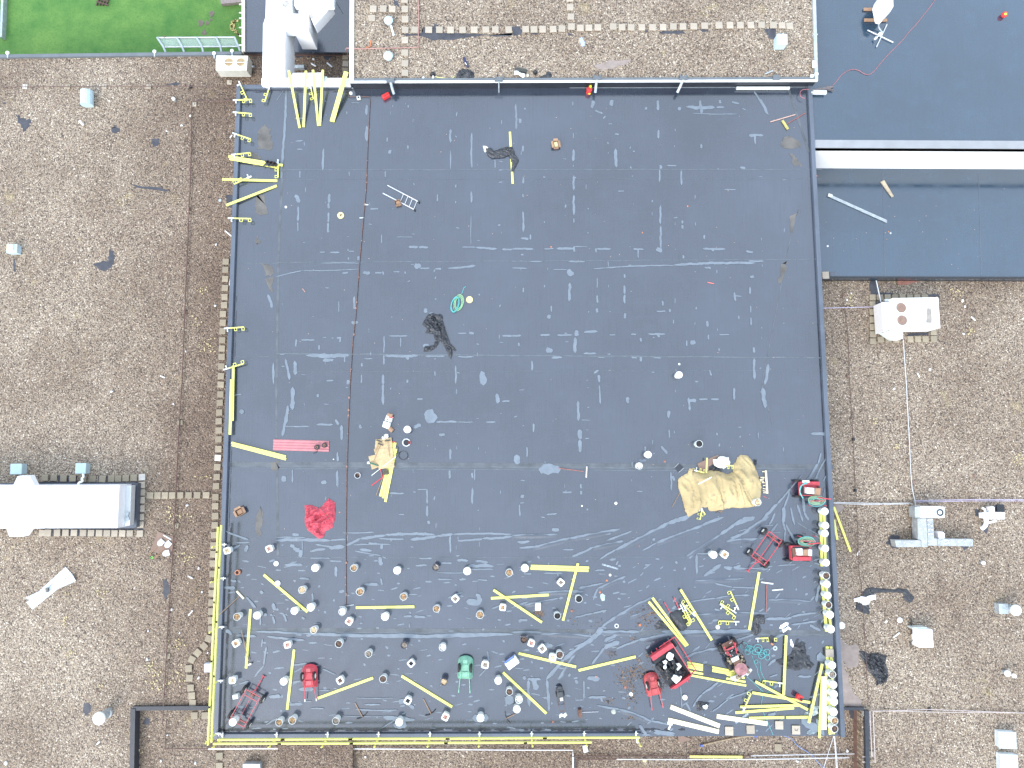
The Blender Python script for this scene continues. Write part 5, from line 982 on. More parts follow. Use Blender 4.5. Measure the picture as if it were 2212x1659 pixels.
# ================================================================== hose carts
def hose_coil(m, c, r, n, z, tube=.013, ex=.5, jit=.1, seed=0, rot=0):
    rr = random.Random(seed)
    for i in range(n):
        k = 1-jit*rr.random(); a0 = rr.uniform(-.1,.1); dz = rr.uniform(0,.08); ox, oy = rr.uniform(-.02,.02), rr.uniform(-.02,.02)
        pts = []
        for s_ in range(24):
            a = s_*2*math.pi/24; x, y = r*k*math.cos(a), r*k*ex*math.sin(a)
            pts.append((c[0]+ox+x*math.cos(rot+a0)-y*math.sin(rot+a0), c[1]+oy+x*math.sin(rot+a0)+y*math.cos(rot+a0), z+dz))
        m.tube(pts, tube, 5, True)
def hosecart(p, label, body, coil, flip, lab2):
    t = thing('hose_cart', p, label, 'cart', 0, 'red hose carts')
    m = MB(); m.box((0,0,0), (.62,.42,.22), z0=.2); m.box((0,flip*.16,0), (.56,.12,.12), z0=.38); part(m, 'body', RED, t, bevel=.02)
    m = MB(); m.box((-.26,0,0), (.07,.3,.03), z0=.415); m.box((0,-flip*.16,0), (.5,.05,.03), z0=.418); m.box((.25,-flip*.02,0), (.08,.2,.03), z0=.418); part(m, 'soiled_deck', BLK, t)
    m = MB(); m.box((.05,0,0), (.5,.06,.03), z0=.5); m.tube([(.2,-flip*.26,.45),(.52,-flip*.3,.5),(.6,-flip*.3,.5)], .02, 6); part(m, 'frame', RED, t)
    for x in (-.3,.26):
        for y in (-.24,.24): 
            m = MB(); m.wheel((x, y, .12), .12, .07, (0,1,0)); part(m, 'wheel', RUB, t)
    m = MB(); hose_coil(m, (.18, -flip*.34), .27, 18, .36, .012, .5, .6, 4); part(m, 'hose', HGREEN, t)
    m = MB(); hose_coil(m, (.18, -flip*.38), .27, 1, .42, .008, .5, .1, 6); part(m, 'hose', CYAN, t, label='cyan loop on the green hose')
    m = MB(); m.tube([(-.05,-flip*.5,.3),(-.05,-flip*.5,.62)], .012, 6); m.tube([(.42,-flip*.5,.3),(.42,-flip*.5,.62)], .012, 6); m.tube([(-.05,-flip*.36,.5),(.42,-flip*.36,.5)], .012, 6); part(m, 'reel_frame', RED, t); t.scale = (1.28,1.32,1)
    return t
p = P(G('h5',1480,240),.45); p.z = 0; t = hosecart(p, 'red hose cart by the northern end of the east bucket line', RED, GREEN, 1, '')
m = MB(); m.box((-.16,.22,0), (.22,.07,.015), z0=.502); part(m, 'label_plate', IVORY, t)
m = MB(); q = smooth_path([Vector(v) for v in ((-.12,.16,.5),(-.3,.12,.56),(-.36,-.1,.5),(-.25,-.28,.45))]); m.tube(q, .016, 6); q = smooth_path([Vector(v) for v in ((-.15,.2,.52),(-.34,.1,.6),(-.38,-.06,.55),(-.3,-.22,.5))]); m.tube(q, .014, 6); part(m, 'hose', CYAN, t, label='cyan hose loops on the left side')
def boxat(k, pts, z0, z1, name, mt, label, cat='box', bevel=.01, group=None):
    q = Pl(pp(k, pts), z1); m = MB(); m.prism([(v.x, v.y) for v in q], z0, z1); return build(m, name, mt, o=(q[0]+q[2])/2-Vector((0,0,z1-z0)), label=label, cat=cat, bevel=bevel, group=group)
boxat('h5', [(1415,215),(1545,225),(1545,330),(1415,320)], .5, .72, 'canister', WHITE, 'white box on the northern red hose cart'); boxat('h5', [(1555,228),(1658,228),(1650,345),(1550,340)], .5, .66, 'cardboard_box', CARD, 'brown cardboard box on the northern red hose cart')
p = P(G('h5',1320,1350),.45); p.z = 0; t = hosecart(p, 'red hose cart beside the upright red frame cart', RED, GREEN, -1, '')
m = MB(); m.box((-.22,0,0), (.12,.3,.03), z0=.44); part(m, 'tray', RUST, t)
boxat('h5', [(1250,1275),(1340,1270),(1345,1390),(1255,1390)], .46, .64, 'canister', WHITE, 'white box on the southern red hose cart'); boxat('h5', [(1345,1290),(1450,1290),(1450,1395),(1345,1395)], .46, .6, 'cardboard_box', CARD, 'open brown cardboard box on the southern red hose cart'); boxat('h5', [(1452,1290),(1508,1292),(1505,1400),(1450,1398)], .46, .66, 'canister', WHITE, 'narrow white box hanging off the southern hose cart')
# ================================================================== motor cultivator
c = P(G('h1',1620,1400), .3); c.z = 0; rz = ang(P(G('h1',1720,1560)), P(G('h1',1540,1180)))
t = thing('motor_cultivator', c, 'muddy brown and red motor machine with round tank between hose and planks', 'machine', rz)
m = MB(); m.box((-.05,0,0), (.8,.16,.1), z0=.25); m.box((.35,0,0), (.36,.4,.06), z0=.3); m.box((-.2,0,0), (.4,.22,.14), z0=.3); part(m, 'chassis', RUST, t, bevel=.02)
m = MB(); m.cyl((-.38,-.02), .20, .38, .46, 24); m.cyl((-.38,-.02), .17, .46, .49, 24, .08); m.cyl((-.38,-.02), .03, .49, .53, 10); part(m, 'tank', mat('dull_rose_tank', (.33,.155,.16), .55, .35, 8), t)
m = MB(); m.box((.12,0,0), (.22,.2,.16), z0=.36); m.box((.3,.04,0), (.14,.2,.12), z0=.36); m.cyl((.3,-.12), .06, .36, .5, 12); part(m, 'engine', BLK, t, bevel=.01)
m = MB(); m.box((.02,.03,0), (.12,.24,.04), z0=.54); part(m, 'engine_cover', WHITE, t, label='white battered cover plate')
m = MB(); 
for s_ in (-1, 1): m.box((.33,s_*.17,0), (.3,.035,.03), z0=.46); m.tube([(.1,s_*.1,.5),(.32,s_*.14,.56),(.48,s_*.2,.62)], .015, 5)
m.box((.36,0,0), (.05,.3,.03), z0=.5); part(m, 'red_guard', RED, t)
m = MB()
for s_ in (-1, 1): m.tube(smooth_path([Vector(v) for v in ((.3,s_*.12,.5),(.42,s_*.24,.72),(.46,s_*.32,.9),(.36,s_*.34,.95))]), .014, 6)
for s_ in (-1, 1): m.tube([(.46,s_*.32,.9),(.5,s_*.4,.84)], .02, 6)
part(m, 'handlebar', BLK, t)
for s_ in (-1, 1):
    m = MB(); m.wheel((-.2, s_*.24, .18), .18, .12, (0,1,0), 14); part(m, 'wheel', RUB, t)
    m = MB(); m.wheel((.36, s_*.27, .16), .16, .1, (0,1,0), 14); part(m, 'wheel', RUB, t)
m = MB(); m.box((-.64,.0,0), (.16,.6,.05), .12, z0=.1); m.box((-.62,.22,0), (.1,.3,.06), -.1, z0=.13); m.box((-.66,-.25,0), (.08,.25,.1), .4, z0=.1); part(m, 'blade', STEEL, t)
m = MB(); rr = random.Random(3)
for _ in range(46):
    x, y = rr.uniform(-.62,.1), rr.uniform(-.24,.24); m.box((x,y,0), (rr.uniform(.03,.12), rr.uniform(.02,.07), rr.uniform(.03,.12)), rr.uniform(0,3), z0=rr.uniform(.2,.4))
part(m, 'mud_crust', mat('dried_mud', (.26,.21,.14), .9, .4, 9), t)
m = MB()
for _ in range(16):
    x, y = rr.uniform(-.05,.5), rr.uniform(-.2,.2); m.tube([(x,y,.45),(x+rr.uniform(-.1,.1),y+rr.uniform(-.1,.1),.55)], .01, 5)
part(m, 'cables', STEEL, t); t.scale = (1.22,1.22,1.05)
# ================================================================== small machines
p = P(G('23',420,1040),.2); p.z = 0; rz = ang(P(G('23',440,1180)), P(G('23',415,985)))
t = thing('floor_machine', p, 'black wheeled floor machine with a white label near the south edge', 'machine', rz)
m = MB(); m.box((.05,0,0), (.46,.26,.16), z0=.08); m.cyl((.25,0), .13, .08, .22, 18); m.box((.1,0,0), (.2,.22,.06), z0=.24); part(m, 'body', mat('dark_grey_plastic', (.05,.055,.06), .5, .3), t, bevel=.03)
m = MB(); m.box((-.1,-.02,0), (.12,.12,.004), z0=.243); part(m, 'label_plate', WHITE, t)
for s_ in (-1, 1):
    m = MB(); m.wheel((.05,s_*.15,.08), .08, .04, (0,1,0), 14); part(m, 'wheel', RUB, t)
m = MB(); m.tube([(-.15,.1,.2),(-.35,.12,.3),(-.5,.1,.36)], .01, 6); m.tube([(-.15,-.1,.2),(-.35,-.12,.3),(-.5,-.1,.36)], .01, 6); m.tube([(-.5,-.12,.36),(-.5,.12,.36)], .012, 6); part(m, 'handle', RUST, t)
kc('rag', '23', [(405,1200),(425,1185),(440,1195),(465,1180),(475,1200),(455,1225),(430,1215),(410,1225)], .01, .07, FOAM, 'white rag at the handle of the black floor machine', 'rag', step=.025, freq=6, seed=50)
p = P(G('23',0,742),.15); p.z = .006; t = thing('cooler_box', p, 'blue and white cooler box right of the green wheelbarrow', 'cooler', ang(P(G('23',-45,765)), P(G('23',35,705))))
m = MB(); m.box((0,0,0), (.5,.3,.26), z0=0); part(m, 'body', WHITE, t, bevel=.03)
m = MB(); m.box((0,0,0), (.5,.31,.05), z0=.262); part(m, 'lid', LID, t, bevel=.015); m = MB(); m.box((0,.14,0), (.44,.04,.02), z0=.3); m.tube([(-.24,.17,.2),(-.1,.2,.3),(.1,.2,.3),(.24,.17,.2)], .012, 6); part(m, 'handle', BLUE, t)
p = P(G('h4',1060,725),.15); p.z = 0; t = thing('power_tool', p, 'bright red tool case standing at the crossing yellow planks', 'tool', -.5)
m = MB(); m.box((0,0,0), (.24,.2,.2), z0=.1); m.box((-.02,.08,0), (.12,.06,.1), z0=.26); part(m, 'case', BRED, t, bevel=.03); m = MB(); m.box((.05,-.02,0), (.1,.11,.02), z0=.305); m.tube([(-.1,-.05,.3),(0,-.05,.36),(.08,-.05,.3)], .012, 6); part(m, 'handle', BLK, t)
p = P(G('10',1127,842)); t = thing('fuel_can', p, 'red box-shaped can near the foot of the north wall', 'can', .55)
m = MB(); m.box((0,0,0), (.34,.18,.2), z0=.006); part(m, 'body', BRED, t, bevel=.03); m = MB(); m.tube([(-.1,0,.2),(-.08,0,.25),(.08,0,.25),(.1,0,.2)], .015, 6); m.cyl((.13,0), .02, .2, .25, 10); part(m, 'handle', BRED, t)
p = P(G('20',662,800)); t = thing('red_keg', p, 'red round can with yellow caps at the foot of the north wall', 'can')
m = MB(); m.cyl((0,0), .11, .006, .26, 18); m.cyl((0,0), .12, .24, .27, 18); part(m, 'body', BRED, t); m = MB(); m.cyl((.05,.12), .06, .0, .3, 12); m.dome((.02,-.09), .055, .1, .05); part(m, 'cap', mat('yellow_plastic', (.8,.65,.05), .4, .1), t)
p = P(G('30',2027,140)); t = thing('red_ball', p, 'small red ball with a yellow spot on the northeast roof', 'ball'); m = MB(); m.dome((0,0), .12, .12, .12); m.cyl((0,0), .09, .003, .12, 14, .12); part(m, 'shell', BRED, t, smooth=True); m = MB(); m.dome((-.02,-.03), .06, .2, .045); part(m, 'cap', mat('yellow_plastic', (.8,.65,.05), .4, .1), t)
# roller, brooms, picks
def tool(name, label, cat, head, handle, hm=WOOD, headm=WHITE, hw=.06, hh=.05, r=.014, k='13', k2=None, parts=('head','handle'), z=.03, zh=None, group=None):
    (hx1, hy1, hx2, hy2) = head; (a1, b1, a2, b2) = handle
    o = P(G(k, hx1, hy1), 0); e = thing(name, o, label, cat, group=group); A, B = P(G(k, hx1, hy1), z), P(G(k, hx2, hy2), z)
    m = MB(); strip(m, A, B, hw/2, z-.02, z+hh, 1); strip(m, A, B, hw/2, z-.02, z+hh-.002, -1); build(m, parts[0], headm, e)
    zz = zh if zh is not None else z; m = MB(); m.tube([P(G(k, a1, b1), z+.02), P(G(k2 or k, a2, b2), zz)], r, 6); build(m, parts[1], hm, e); return e
tool('hand_roller', 'brown seam roller with long thin handle by the south edge', 'roller', (585,1148,590,1215), (605,1178,745,1173), STEEL, RUST, hw=.14, hh=.12, r=.01, k='23', z=.03)
tool('push_broom', 'white-headed broom leaning over the west edge rails', 'broom', (2048,130,2108,195), (2070,175,1893,335), WOOD, CREAM, k='03', zh=.2)
tool('push_broom', 'broom with a thin dark handle lying across the upright left plank', 'broom', (2142,768,2172,757), (2147,735,2085,470), WOOD, CREAM, k='03', z=.09)
tool('squeegee', 'wide white squeegee with thin red handle in mid-roof', 'squeegee', (646,712,640,808), (620,756,400,727), mat('red_wood_handle', (.36,.12,.09), .6, .2), STEEL, k='22', hw=.05)
tool('squeegee', 'white T-shaped squeegee with brown handle right of the slanted plank', 'squeegee', (410,106,612,133), (508,150,493,630), mat('red_wood_handle', (.36,.12,.09), .6, .2), WHITE, k='h3', hw=.05)
tool('push_broom', 'yellow-headed broom in the northeast corner of the black roof', 'broom', (122,1042,172,1118), (165,1070,325,975), mat('red_wood_handle', (.36,.12,.09), .6, .2), mat('mustard_bristle', (.45,.42,.15), .8, .3), k='30', hw=.08)
rod('30', [(20,1053),(235,990)], .03, .022, 'wooden_stick', mat('pinkish_stick', (.55,.38,.32), .7, .2), 'loose pinkish stick beside the yellow-headed broom', 'stick')
rod('h3', [(600,247),(785,230)], .03, .028, 'white_bar', WHITE, 'short white bar near the top of the east bucket line', 'bar')
def pick(k, hx, hy, tx, ty, a, label, k2=None):
    h_, t_ = P(G(k, hx, hy), .05), P(G(k2 or k, tx, ty), .03); e = thing('pickaxe', h_.xy.to_3d(), label, 'pickaxe', group='pickaxes lying on the black roof'); m = MB(); m.tube([h_, t_], .018, 6); build(m, 'handle', WOOD, e, o=e.location)
    d = (h_-t_).normalized(); n_ = Vector((-d.y, d.x, 0)); m = MB(); m.tube([h_-n_*.24-d*.05, h_-n_*.1, h_+n_*.1, h_+n_*.24-d*.05], .016, 5); build(m, 'head', mat('dark_iron', (.03,.03,.032), .5, .3), e, o=e.location)
pick('13',920,1218,855,1095,0,'pickaxe between the lower buckets, left one of the pair'); pick('13',1512,1190,1447,1062,0,'pickaxe left of the slanted plank end, right one of the pair')
h_ = pick('13',2165,1230,2212+30,1190,0,'pickaxe whose handle ends under a white lidded bucket')
# ================================================================== ladder, boxes, coils
e = thing('ladder', P((827,417),0), 'pale aluminium ladder section lying on the black roof', 'ladder')
for a, b_ in (((827,417.5),(897,454)),((837,400.5),(905.5,436.5))):
    A, B = P(a,.04), P(b_,.04); m = MB(); m.tube([A,B], .025, 4); build(m, 'rail', STEEL, e, o=e.location)
for t_ in (.53,.67,.81,.95):
    A = P((827+70*t_,417.5+36.5*t_),.04); B = P((837+68.5*(t_-.02),400.5+36*(t_-.02)),.04); m = MB(); m.tube([A,B], .014, 6); build(m, 'rung', STEEL, e, o=e.location)
A, B = P((896,453.5),.05), P((905,436),.05); m = MB(); m.cyl((A.x,A.y), .045, .02, .09, 8); m.cyl((B.x,B.y), .045, .02, .09, 8); build(m, 'foot', BLK, e, o=e.location)
def carton(p, sz, rz, label, mt=CARD, flaps=True, inner=None, group='cardboard boxes on the black roof'):
    t = thing('cardboard_box', p, label, 'box', rz, group); a, b_, h_ = sz
    m = MB(); w_ = .008
    for c_, s_ in (((0,b_/2),(a,w_)),((0,-b_/2),(a,w_)),((a/2,0),(w_,b_-w_*2)),((-a/2,0),(w_,b_-w_*2))): m.box((c_[0],c_[1],0), (s_[0],s_[1],h_), z0=.006)
    m.box((0,0,0), (a-.02,b_-.02,.01), z0=.01); part(m, 'body', mt, t)
    if flaps:
        m = MB()
        for sx, sy in ((1,0),(-1,0),(0,1),(0,-1)):
            if sx: m.add([(sx*a/2,-b_/2,h_),(sx*a/2,b_/2,h_),(sx*(a/2+.09),b_/2-.01,h_-.03),(sx*(a/2+.09),-b_/2+.01,h_-.03)], [[0,1,2,3]])
            elif sy > 0: m.add([(-a/2,sy*b_/2,h_),(a/2,sy*b_/2,h_),(a/2-.01,sy*(b_/2+.08),h_+.02),(-a/2+.01,sy*(b_/2+.08),h_+.02)], [[0,1,2,3]])
        f_ = part(m, 'flaps', mt, t); s_ = f_.modifiers.new('thickness','SOLIDIFY'); s_.thickness = .006
    if inner: m = MB(); m.box((0,0,0), (a*.7,b_*.7,h_*.6), z0=.03); part(m, 'contents', inner, t)
    return t
carton(P(G('11',1230,102)), (.24,.2,.18), .3, 'closed brown cardboard box under the ladder', flaps=False, inner=CARD)
carton(P(G('02',2083,1103)), (.28,.26,.2), .5, 'open cardboard box with a white side at the left edge', inner=CARD)
carton(P(G('20',378,1258)), (.2,.3,.16), .1, 'open cardboard box with yellow and white packing near the top', inner=CUTY)
boxat('h6', [(865,140),(955,160),(930,215),(850,185)], .006, .24, 'cardboard_box', CARD, 'brown box at the top of the carton trio above the tool pile'); o = boxat('h6', [(850,170),(955,205),(925,300),(815,262)], .006, .22, 'labelled_carton', WHITE, 'white carton with red stripe in the middle of the carton trio')
q = [P(G('h6',x,y),.223) for x, y in ((893,183),(953,207),(945,235),(880,215))]; m = MB(); m.prism([(v.x,v.y) for v in q], .2205, .2235); build(m, 'red_stripe', BRED, o, o=o.location); c_ = P(G('h6',866,254),.22); m = MB(); m.cyl((c_.x,c_.y), .025, .2205, .226, 10); build(m, 'black_hole', BLK, o, o=o.location)
boxat('h6', [(800,275),(915,310),(905,375),(870,415),(770,375)], .006, .2, 'white_carton', WHITE, 'plain white carton at the bottom of the carton trio'); 
c_ = P(G('h6',925,420),.1); m = MB(); q = [P(G('h6',895,395),.1), P(G('h6',955,450),.1)]; m.tube(q, .09, 14); build(m, 'paper_roll', CARD, o=c_, label='short brown roll beside the plain white carton', cat='roll')
c_ = P(G('h6',1195,650),0); t = thing('cable_reel', c_, 'round wire reel with red spot right of the tool pile', 'reel'); m = MB(); m.ring((0,0), .165, .12, .006, .05, 24); m.ring((0,0), .16, .13, .12, .15, 24); part(m, 'rim', STEEL, t); m = MB(); m.cyl((0,0), .11, .01, .11, 20); part(m, 'core', BLK, t); m = MB(); m.box((.14,0,0), (.05,.12,.04), z0=.11); part(m, 'red_tag', BRED, t)
m = MB(); q = [P(G('h6',1135+80*math.cos(a), 870+75*math.sin(a)), .02+.006*a) for a in [k*.35-2.4 for k in range(38)]]; q = [P(G('h6',975,875),.3), P(G('h6',1020,835),.1)]+q; m.tube(q, .009, 5); q = smooth_path([P(G('h6',x,y),.02) for x, y in ((1045,820),(1055,740),(1020,710),(960,740))]); m.tube(q, .009, 5); build(m, 'rubber_hose', BLK, o=q[0], label='thin black hose curled right of the tan boards', cat='hose')
# boards with tools
def board(k, pts, z, th, mt, name, label, cat='board'):
    q = Pl(pp(k, pts), z); m = MB(); m.prism([(v.x, v.y) for v in q], z, z+th); return build(m, name, mt, o=q[0], label=label, cat=cat)
board('h6', [(662,597),(935,562),(950,770),(640,800)], .10, .015, PLY, 'tan_board', 'upper tan board of the tool pile'); board('h6', [(535,887),(700,850),(720,1070),(595,1117)], .085, .012, PLY, 'tan_board', 'tilted tan board at the lower left of the tool pile')
board('h6', [(630,762),(950,742),(985,1078),(715,1110)], .118, .015, PLY, 'tan_board', 'largest tan board of the tool pile')
def zrod(k, x1, y1, x2, y2, z1, z2, r, name, mt, label, cat): return rod(k, [(x1,y1),(x2,y2)], 0, r, name, mt, label, cat, zs=[z1,z2])
zrod('h6',1010,890,590,1218,.2,.05,.016,'white_pole',WHITE,'white pole crossing the tan boards diagonally','pole'); zrod('h6',745,1108,778,1250,.1,.05,.016,'red_bar',BRED,'upper short red bar below the tan boards','bar'); zrod('h6',778,1250,590,1392,.03,.03,.016,'red_bar',BRED,'lower slanting red bar below the tan boards','bar')
zrod('h6',805,1200,665,1572,.12,.03,.012,'brown_stick',WOOD,'thin brown handle slanting below the tan boards','handle'); zrod('h6',560,1000,708,1050,.16,.14,.03,'green_grip',mat('dark_green', (.01,.12,.08), .5, .2),'dark green tool grip at the left corner of the boards','tool')
for (hx, hy, tx, ty), l_ in zip(((745,680,612,1000),(720,622,650,830),(865,615,905,900)), ('pick with long handle lying over the tan boards','small dark hammer at the upper left of the boards','dark hammer at the upper right of the boards')):
    h_, t_ = P(G('h6',hx,hy),.17), P(G('h6',tx,ty),.15); e = thing('hammer', h_, l_, 'hammer', group='hand tools on the tan boards'); m = MB(); m.tube([h_,t_], .01, 5); build(m, 'handle', WOOD, e, o=e.location); d = (h_-t_).normalized(); n_ = Vector((-d.y,d.x,0)); m = MB(); m.tube([h_-n_*.12,h_+n_*.12], .026, 6); build(m, 'head', mat('dark_iron', (.03,.03,.032), .5, .3), e, o=e.location)
for cx, cy, rr_, l_, mt_ in ((845,537,.1,'round white cloth above the tan boards',FOAM),(790,570,.07,'smaller white cloth at the board edge',FOAM),(535,1000,.06,'white rag end at the left corner of the boards',FOAM)):
    kc('white_rag', 'h6', [(cx+rr_*420*math.cos(a), cy+rr_*380*math.sin(a)) for a in [k*.9 for k in range(7)]], .12, .08, mt_, l_, 'rag', step=.03, freq=6, seed=int(cx))
kc('red_glove', 'h6', [(945,630),(985,630),(1020,650),(1010,680),(975,680),(950,660)], .03, .08, BRED, 'red and white glove at the right edge of the boards', 'glove', step=.025, freq=6, seed=61)
kc('dark_cap', 'h6', [(790,1130),(850,1105),(885,1130),(895,1190),(855,1210),(815,1200),(785,1190)], .1, .08, mat('grimy_brown', (.10,.085,.06), .9, .4), 'grimy dark lump on the yellow planks below the boards', 'cloth', step=.03, freq=6, seed=62)
p = P(G('12',880,790),.08); t = thing('tin_can', p.xy.to_3d(), 'open shiny tin below left of the tool pile', 'can'); m = MB(); m.ring((0,0), .12, .105, .006, .17, 20); part(m, 'body', STEEL, t); m = MB(); m.cyl((0,0), .104, .006, .09, 18); part(m, 'contents', FILL['dark'], t)
# red corrugated sheet and tape rolls
def corrugated(k, c4, z, n, amp, mt, name, label, long_=True, cat='sheet'):
    A, B, C, D = [P(G(k, *p_), z) for p_ in c4]; m = MB(); vs = []; fs = []; M = n*4
    for i in range(M+1):
        t_ = i/M; a, b_ = A.lerp(D, t_), B.lerp(C, t_); h_ = amp*(1 if (i % 4) in (1,2) else 0); vs += [(a.x,a.y,z+h_),(b_.x,b_.y,z+h_)]
    for i in range(M): fs.append([2*i,2*i+1,2*i+3,2*i+2])
    m.add(vs, fs); o = build(m, name, mt, o=A, label=label, cat=cat); s_ = o.modifiers.new('thickness','SOLIDIFY'); s_.thickness = .004; return o
corrugated('12', ((152,477),(633,492),(630,585),(147,572)), .02, 4, .02, mat('faded_red_sheet', (.45,.175,.19), .5, .15, 3), 'corrugated_sheet', 'faded red corrugated sheet lying on the left of the black roof')
for cx, cy, l_ in ((533,547,'left'),(598,530,'right')):
    p = P(G('12',cx,cy)); t = thing('membrane_roll', p, f'{l_} of the two black tape rolls on the red corrugated sheet', 'roll', group='black tape rolls'); m = MB(); m.ring((0,0), .10, .045, .06, .16, 20); part(m, 'roll', BLK, t); m = MB(); m.ring((0,0), .05, .035, .062, .165, 14); part(m, 'core', CARD, t)
rod('12', [(533,575),(515,590),(495,600)], .06, .012, 'tape_end', BCLOTH, 'loose grey tape end hanging off the red corrugated sheet', 'tape'); 
for i, (cx, cy) in enumerate(((107,1405),(137,1412),(167,1420))):
    p = P(G('10',cx,cy),.2); t = thing('black_cup', p-Vector((0,0,.05)), f'{ordn(i)} black cup from left on the west edge plank', 'cup', group='black cups on the west plank'); m = MB(); m.ring((0,0), .085, .06, 0, .12, 16); part(m, 'rim', BLK, t); m = MB(); m.cyl((0,0), .06, 0, .03, 14); part(m, 'base', RUST, t)
# pale corrugated sheets on left gravel
corrugated('03', ((218,188),(632,-6),(660,42),(275,212)), ZL+.05, 5, .03, CORR, 'corrugated_sheet', 'front pale corrugated sheet held by a stone on the left gravel')
corrugated('03', ((232,226),(568,-80),(640,0),(280,290)), ZL+.015, 5, .03, CORR, 'corrugated_sheet', 'rear pale corrugated sheet crossing beneath its twin')
boxat('03', [(392,103),(412,103),(412,140),(392,140)], ZL+.09, ZL+.18, 'stone_block', mat('dark_stone', (.16,.16,.15), .85, .3), 'grey stone weighing down the pale corrugated sheets', 'stone')
# hose coil, foam discs
m = MB(); hose_coil(m, P(G('11',1752,960))[:2]+(0,) if False else (P(G('11',1752,960)).x, P(G('11',1752,960)).y), .36, 9, .01, .011, .55, .35, 2, 1.35); build(m, 'garden_hose', mat('pale_green_hose', (.30,.52,.30), .5, .15), o=P(G('11',1752,960)), label='coiled pale green hose in mid-roof', cat='hose')
m = MB(); c_ = P(G('11',1722,975)); hose_coil(m, (c_.x, c_.y), .34, 4, .05, .011, .45, .2, 7, 1.35); m.tube(smooth_path([P(G('11',x,y),.03) for x, y in ((1700,1030),(1690,980),(1720,910),(1775,880),(1795,830),(1813,818))]), .011, 5); build(m, 'cyan_hose', CYAN, o=c_, label='cyan hose coiled onto the pale green one', cat='hose')
for cx, cy, l_, hole in ((1845,932,'plain yellow foam disc beside the hose coil',0),(733,205,'yellow foam disc with a dark centre left of the copper pipe',1)):
    p = P(G('11',cx,cy)); t = thing('foam_disc', p, l_, 'disc', group='yellow foam discs'); m = MB(); m.cyl((0,0), .14, .006, .05, 26); part(m, 'disc', CUTY, t)
    if hole: m = MB(); m.cyl((0,0), .035, .05, .07, 10); m.box((.02,.01,0), (.09,.03,.02), .6, z0=.05); part(m, 'centre', RUST, t)
# cyan hose tangle
m = MB()
for cx, cy, r_ in ((115,1215,62),(180,1235,38),(215,1215,32),(225,1255,42),(165,1300,42),(335,1245,68),(345,1265,45),(500,1310,50),(505,1400,42),(320,1470,30),(440,1330,60),(400,1370,55),(300,1310,50)):
    c_ = P(G('h3',cx,cy)); hose_coil(m, (c_.x,c_.y), r_/8/52.5, 1, .012+R0.random()*.03, .0075, .95, 0, cx)
for pts in ([('h3',(150,1280)),('h3',(270,1340)),('h3',(420,1350)),('h3',(500,1300))],[('h3',(245,1370)),('h3',(290,1500)),('h3',(345,1600)),('h4',(350,300)),('h4',(405,450))],[('h3',(385,1460)),('h3',(400,1600)),('h4',(405,280)),('h4',(470,420)),('h4',(560,490)),('h4',(600,580)),('h4',(500,660))],
  [('h4',(165,375)),('h4',(300,500)),('h4',(450,640))],[('h4',(420,560)),('h4',(385,620)),('h4',(430,720)),('h4',(410,860)),('h4',(450,1000)),('h4',(540,1200)),('h4',(615,1380))]):
    m.tube(smooth_path([P(G(k, *q_), .02) for k, q_ in pts]), .0075, 5)
build(m, 'thin_hose', CYAN, o=P(G('h3',300,1300)), label='thin cyan hose tangled in loops near the southeast corner', cat='hose')
p = P(G('h3',643,1243)); t = thing('wire_coil', p, 'small grey ring of wire beside the cyan hose tangle', 'coil'); m = MB(); m.ring((0,0), .09, .035, .005, .05, 18); part(m, 'coil', METAL, t)
m = MB(); c_ = P(G('23',903,430)); m.ring((c_.x,c_.y), .085, .055, .006, .035, 18); build(m, 'white_ring', WHITE, o=c_, label='white ring lying alone on the slack membrane', cat='ring')
c_ = P(G('h3',637,1085)); t = thing('gadget', c_, 'small yellow and black gadget with orange tip above the wire coil', 'tool'); m = MB(); m.box((0,0,0), (.11,.13,.06), z0=.09); part(m, 'case', YEL, t, bevel=.01); m = MB(); m.box((0,0,0), (.06,.07,.01), z0=.151); m.box((-.02,-.1,0), (.14,.08,.05), z0=.02); part(m, 'body', BLK, t); m = MB(); m.box((-.14,-.18,0), (.1,.05,.04), -.6, z0=.09); part(m, 'tip', ORG, t)
def lump(k, x, y, r_, mt, name, label, cat, z=0, h_=None, group=None, flat=False):
    c_ = P(G(k, x, y), z); m = MB(); (m.cyl((c_.x,c_.y), r_, z+.006, z+(h_ or .04), 14) if flat else m.dome((c_.x,c_.y), r_, z+.004, h_ or r_, 12, 4)); return build(m, name, mt, o=c_, label=label, cat=cat, group=group, smooth=not flat)
lump('12',176,1551,.10,WHITE,'loose_lid','small white lid on the roof left of the first bucket row','lid',flat=True); lump('13',190,62,.11,WHITE,'loose_lid','white lid touching the slanted plank at left','lid',flat=True,h_=.06)
lump('23',1490,1045,.10,WHITE,'loose_lid','white lid right of the right red wheelbarrow','lid',flat=True,h_=.08); lump('21',1445,1487,.05,WHITE,'small_bottle','small white bottle above a white lidded bucket','bottle')
lump('11',260,132,.05,WHITE,'white_disc','small white oval disc left of the foam disc','disc',flat=True); lump('23',1778,440,.09,IVORY,'small_pot','small pale pot below the loose rail posts','pot',h_=.08)
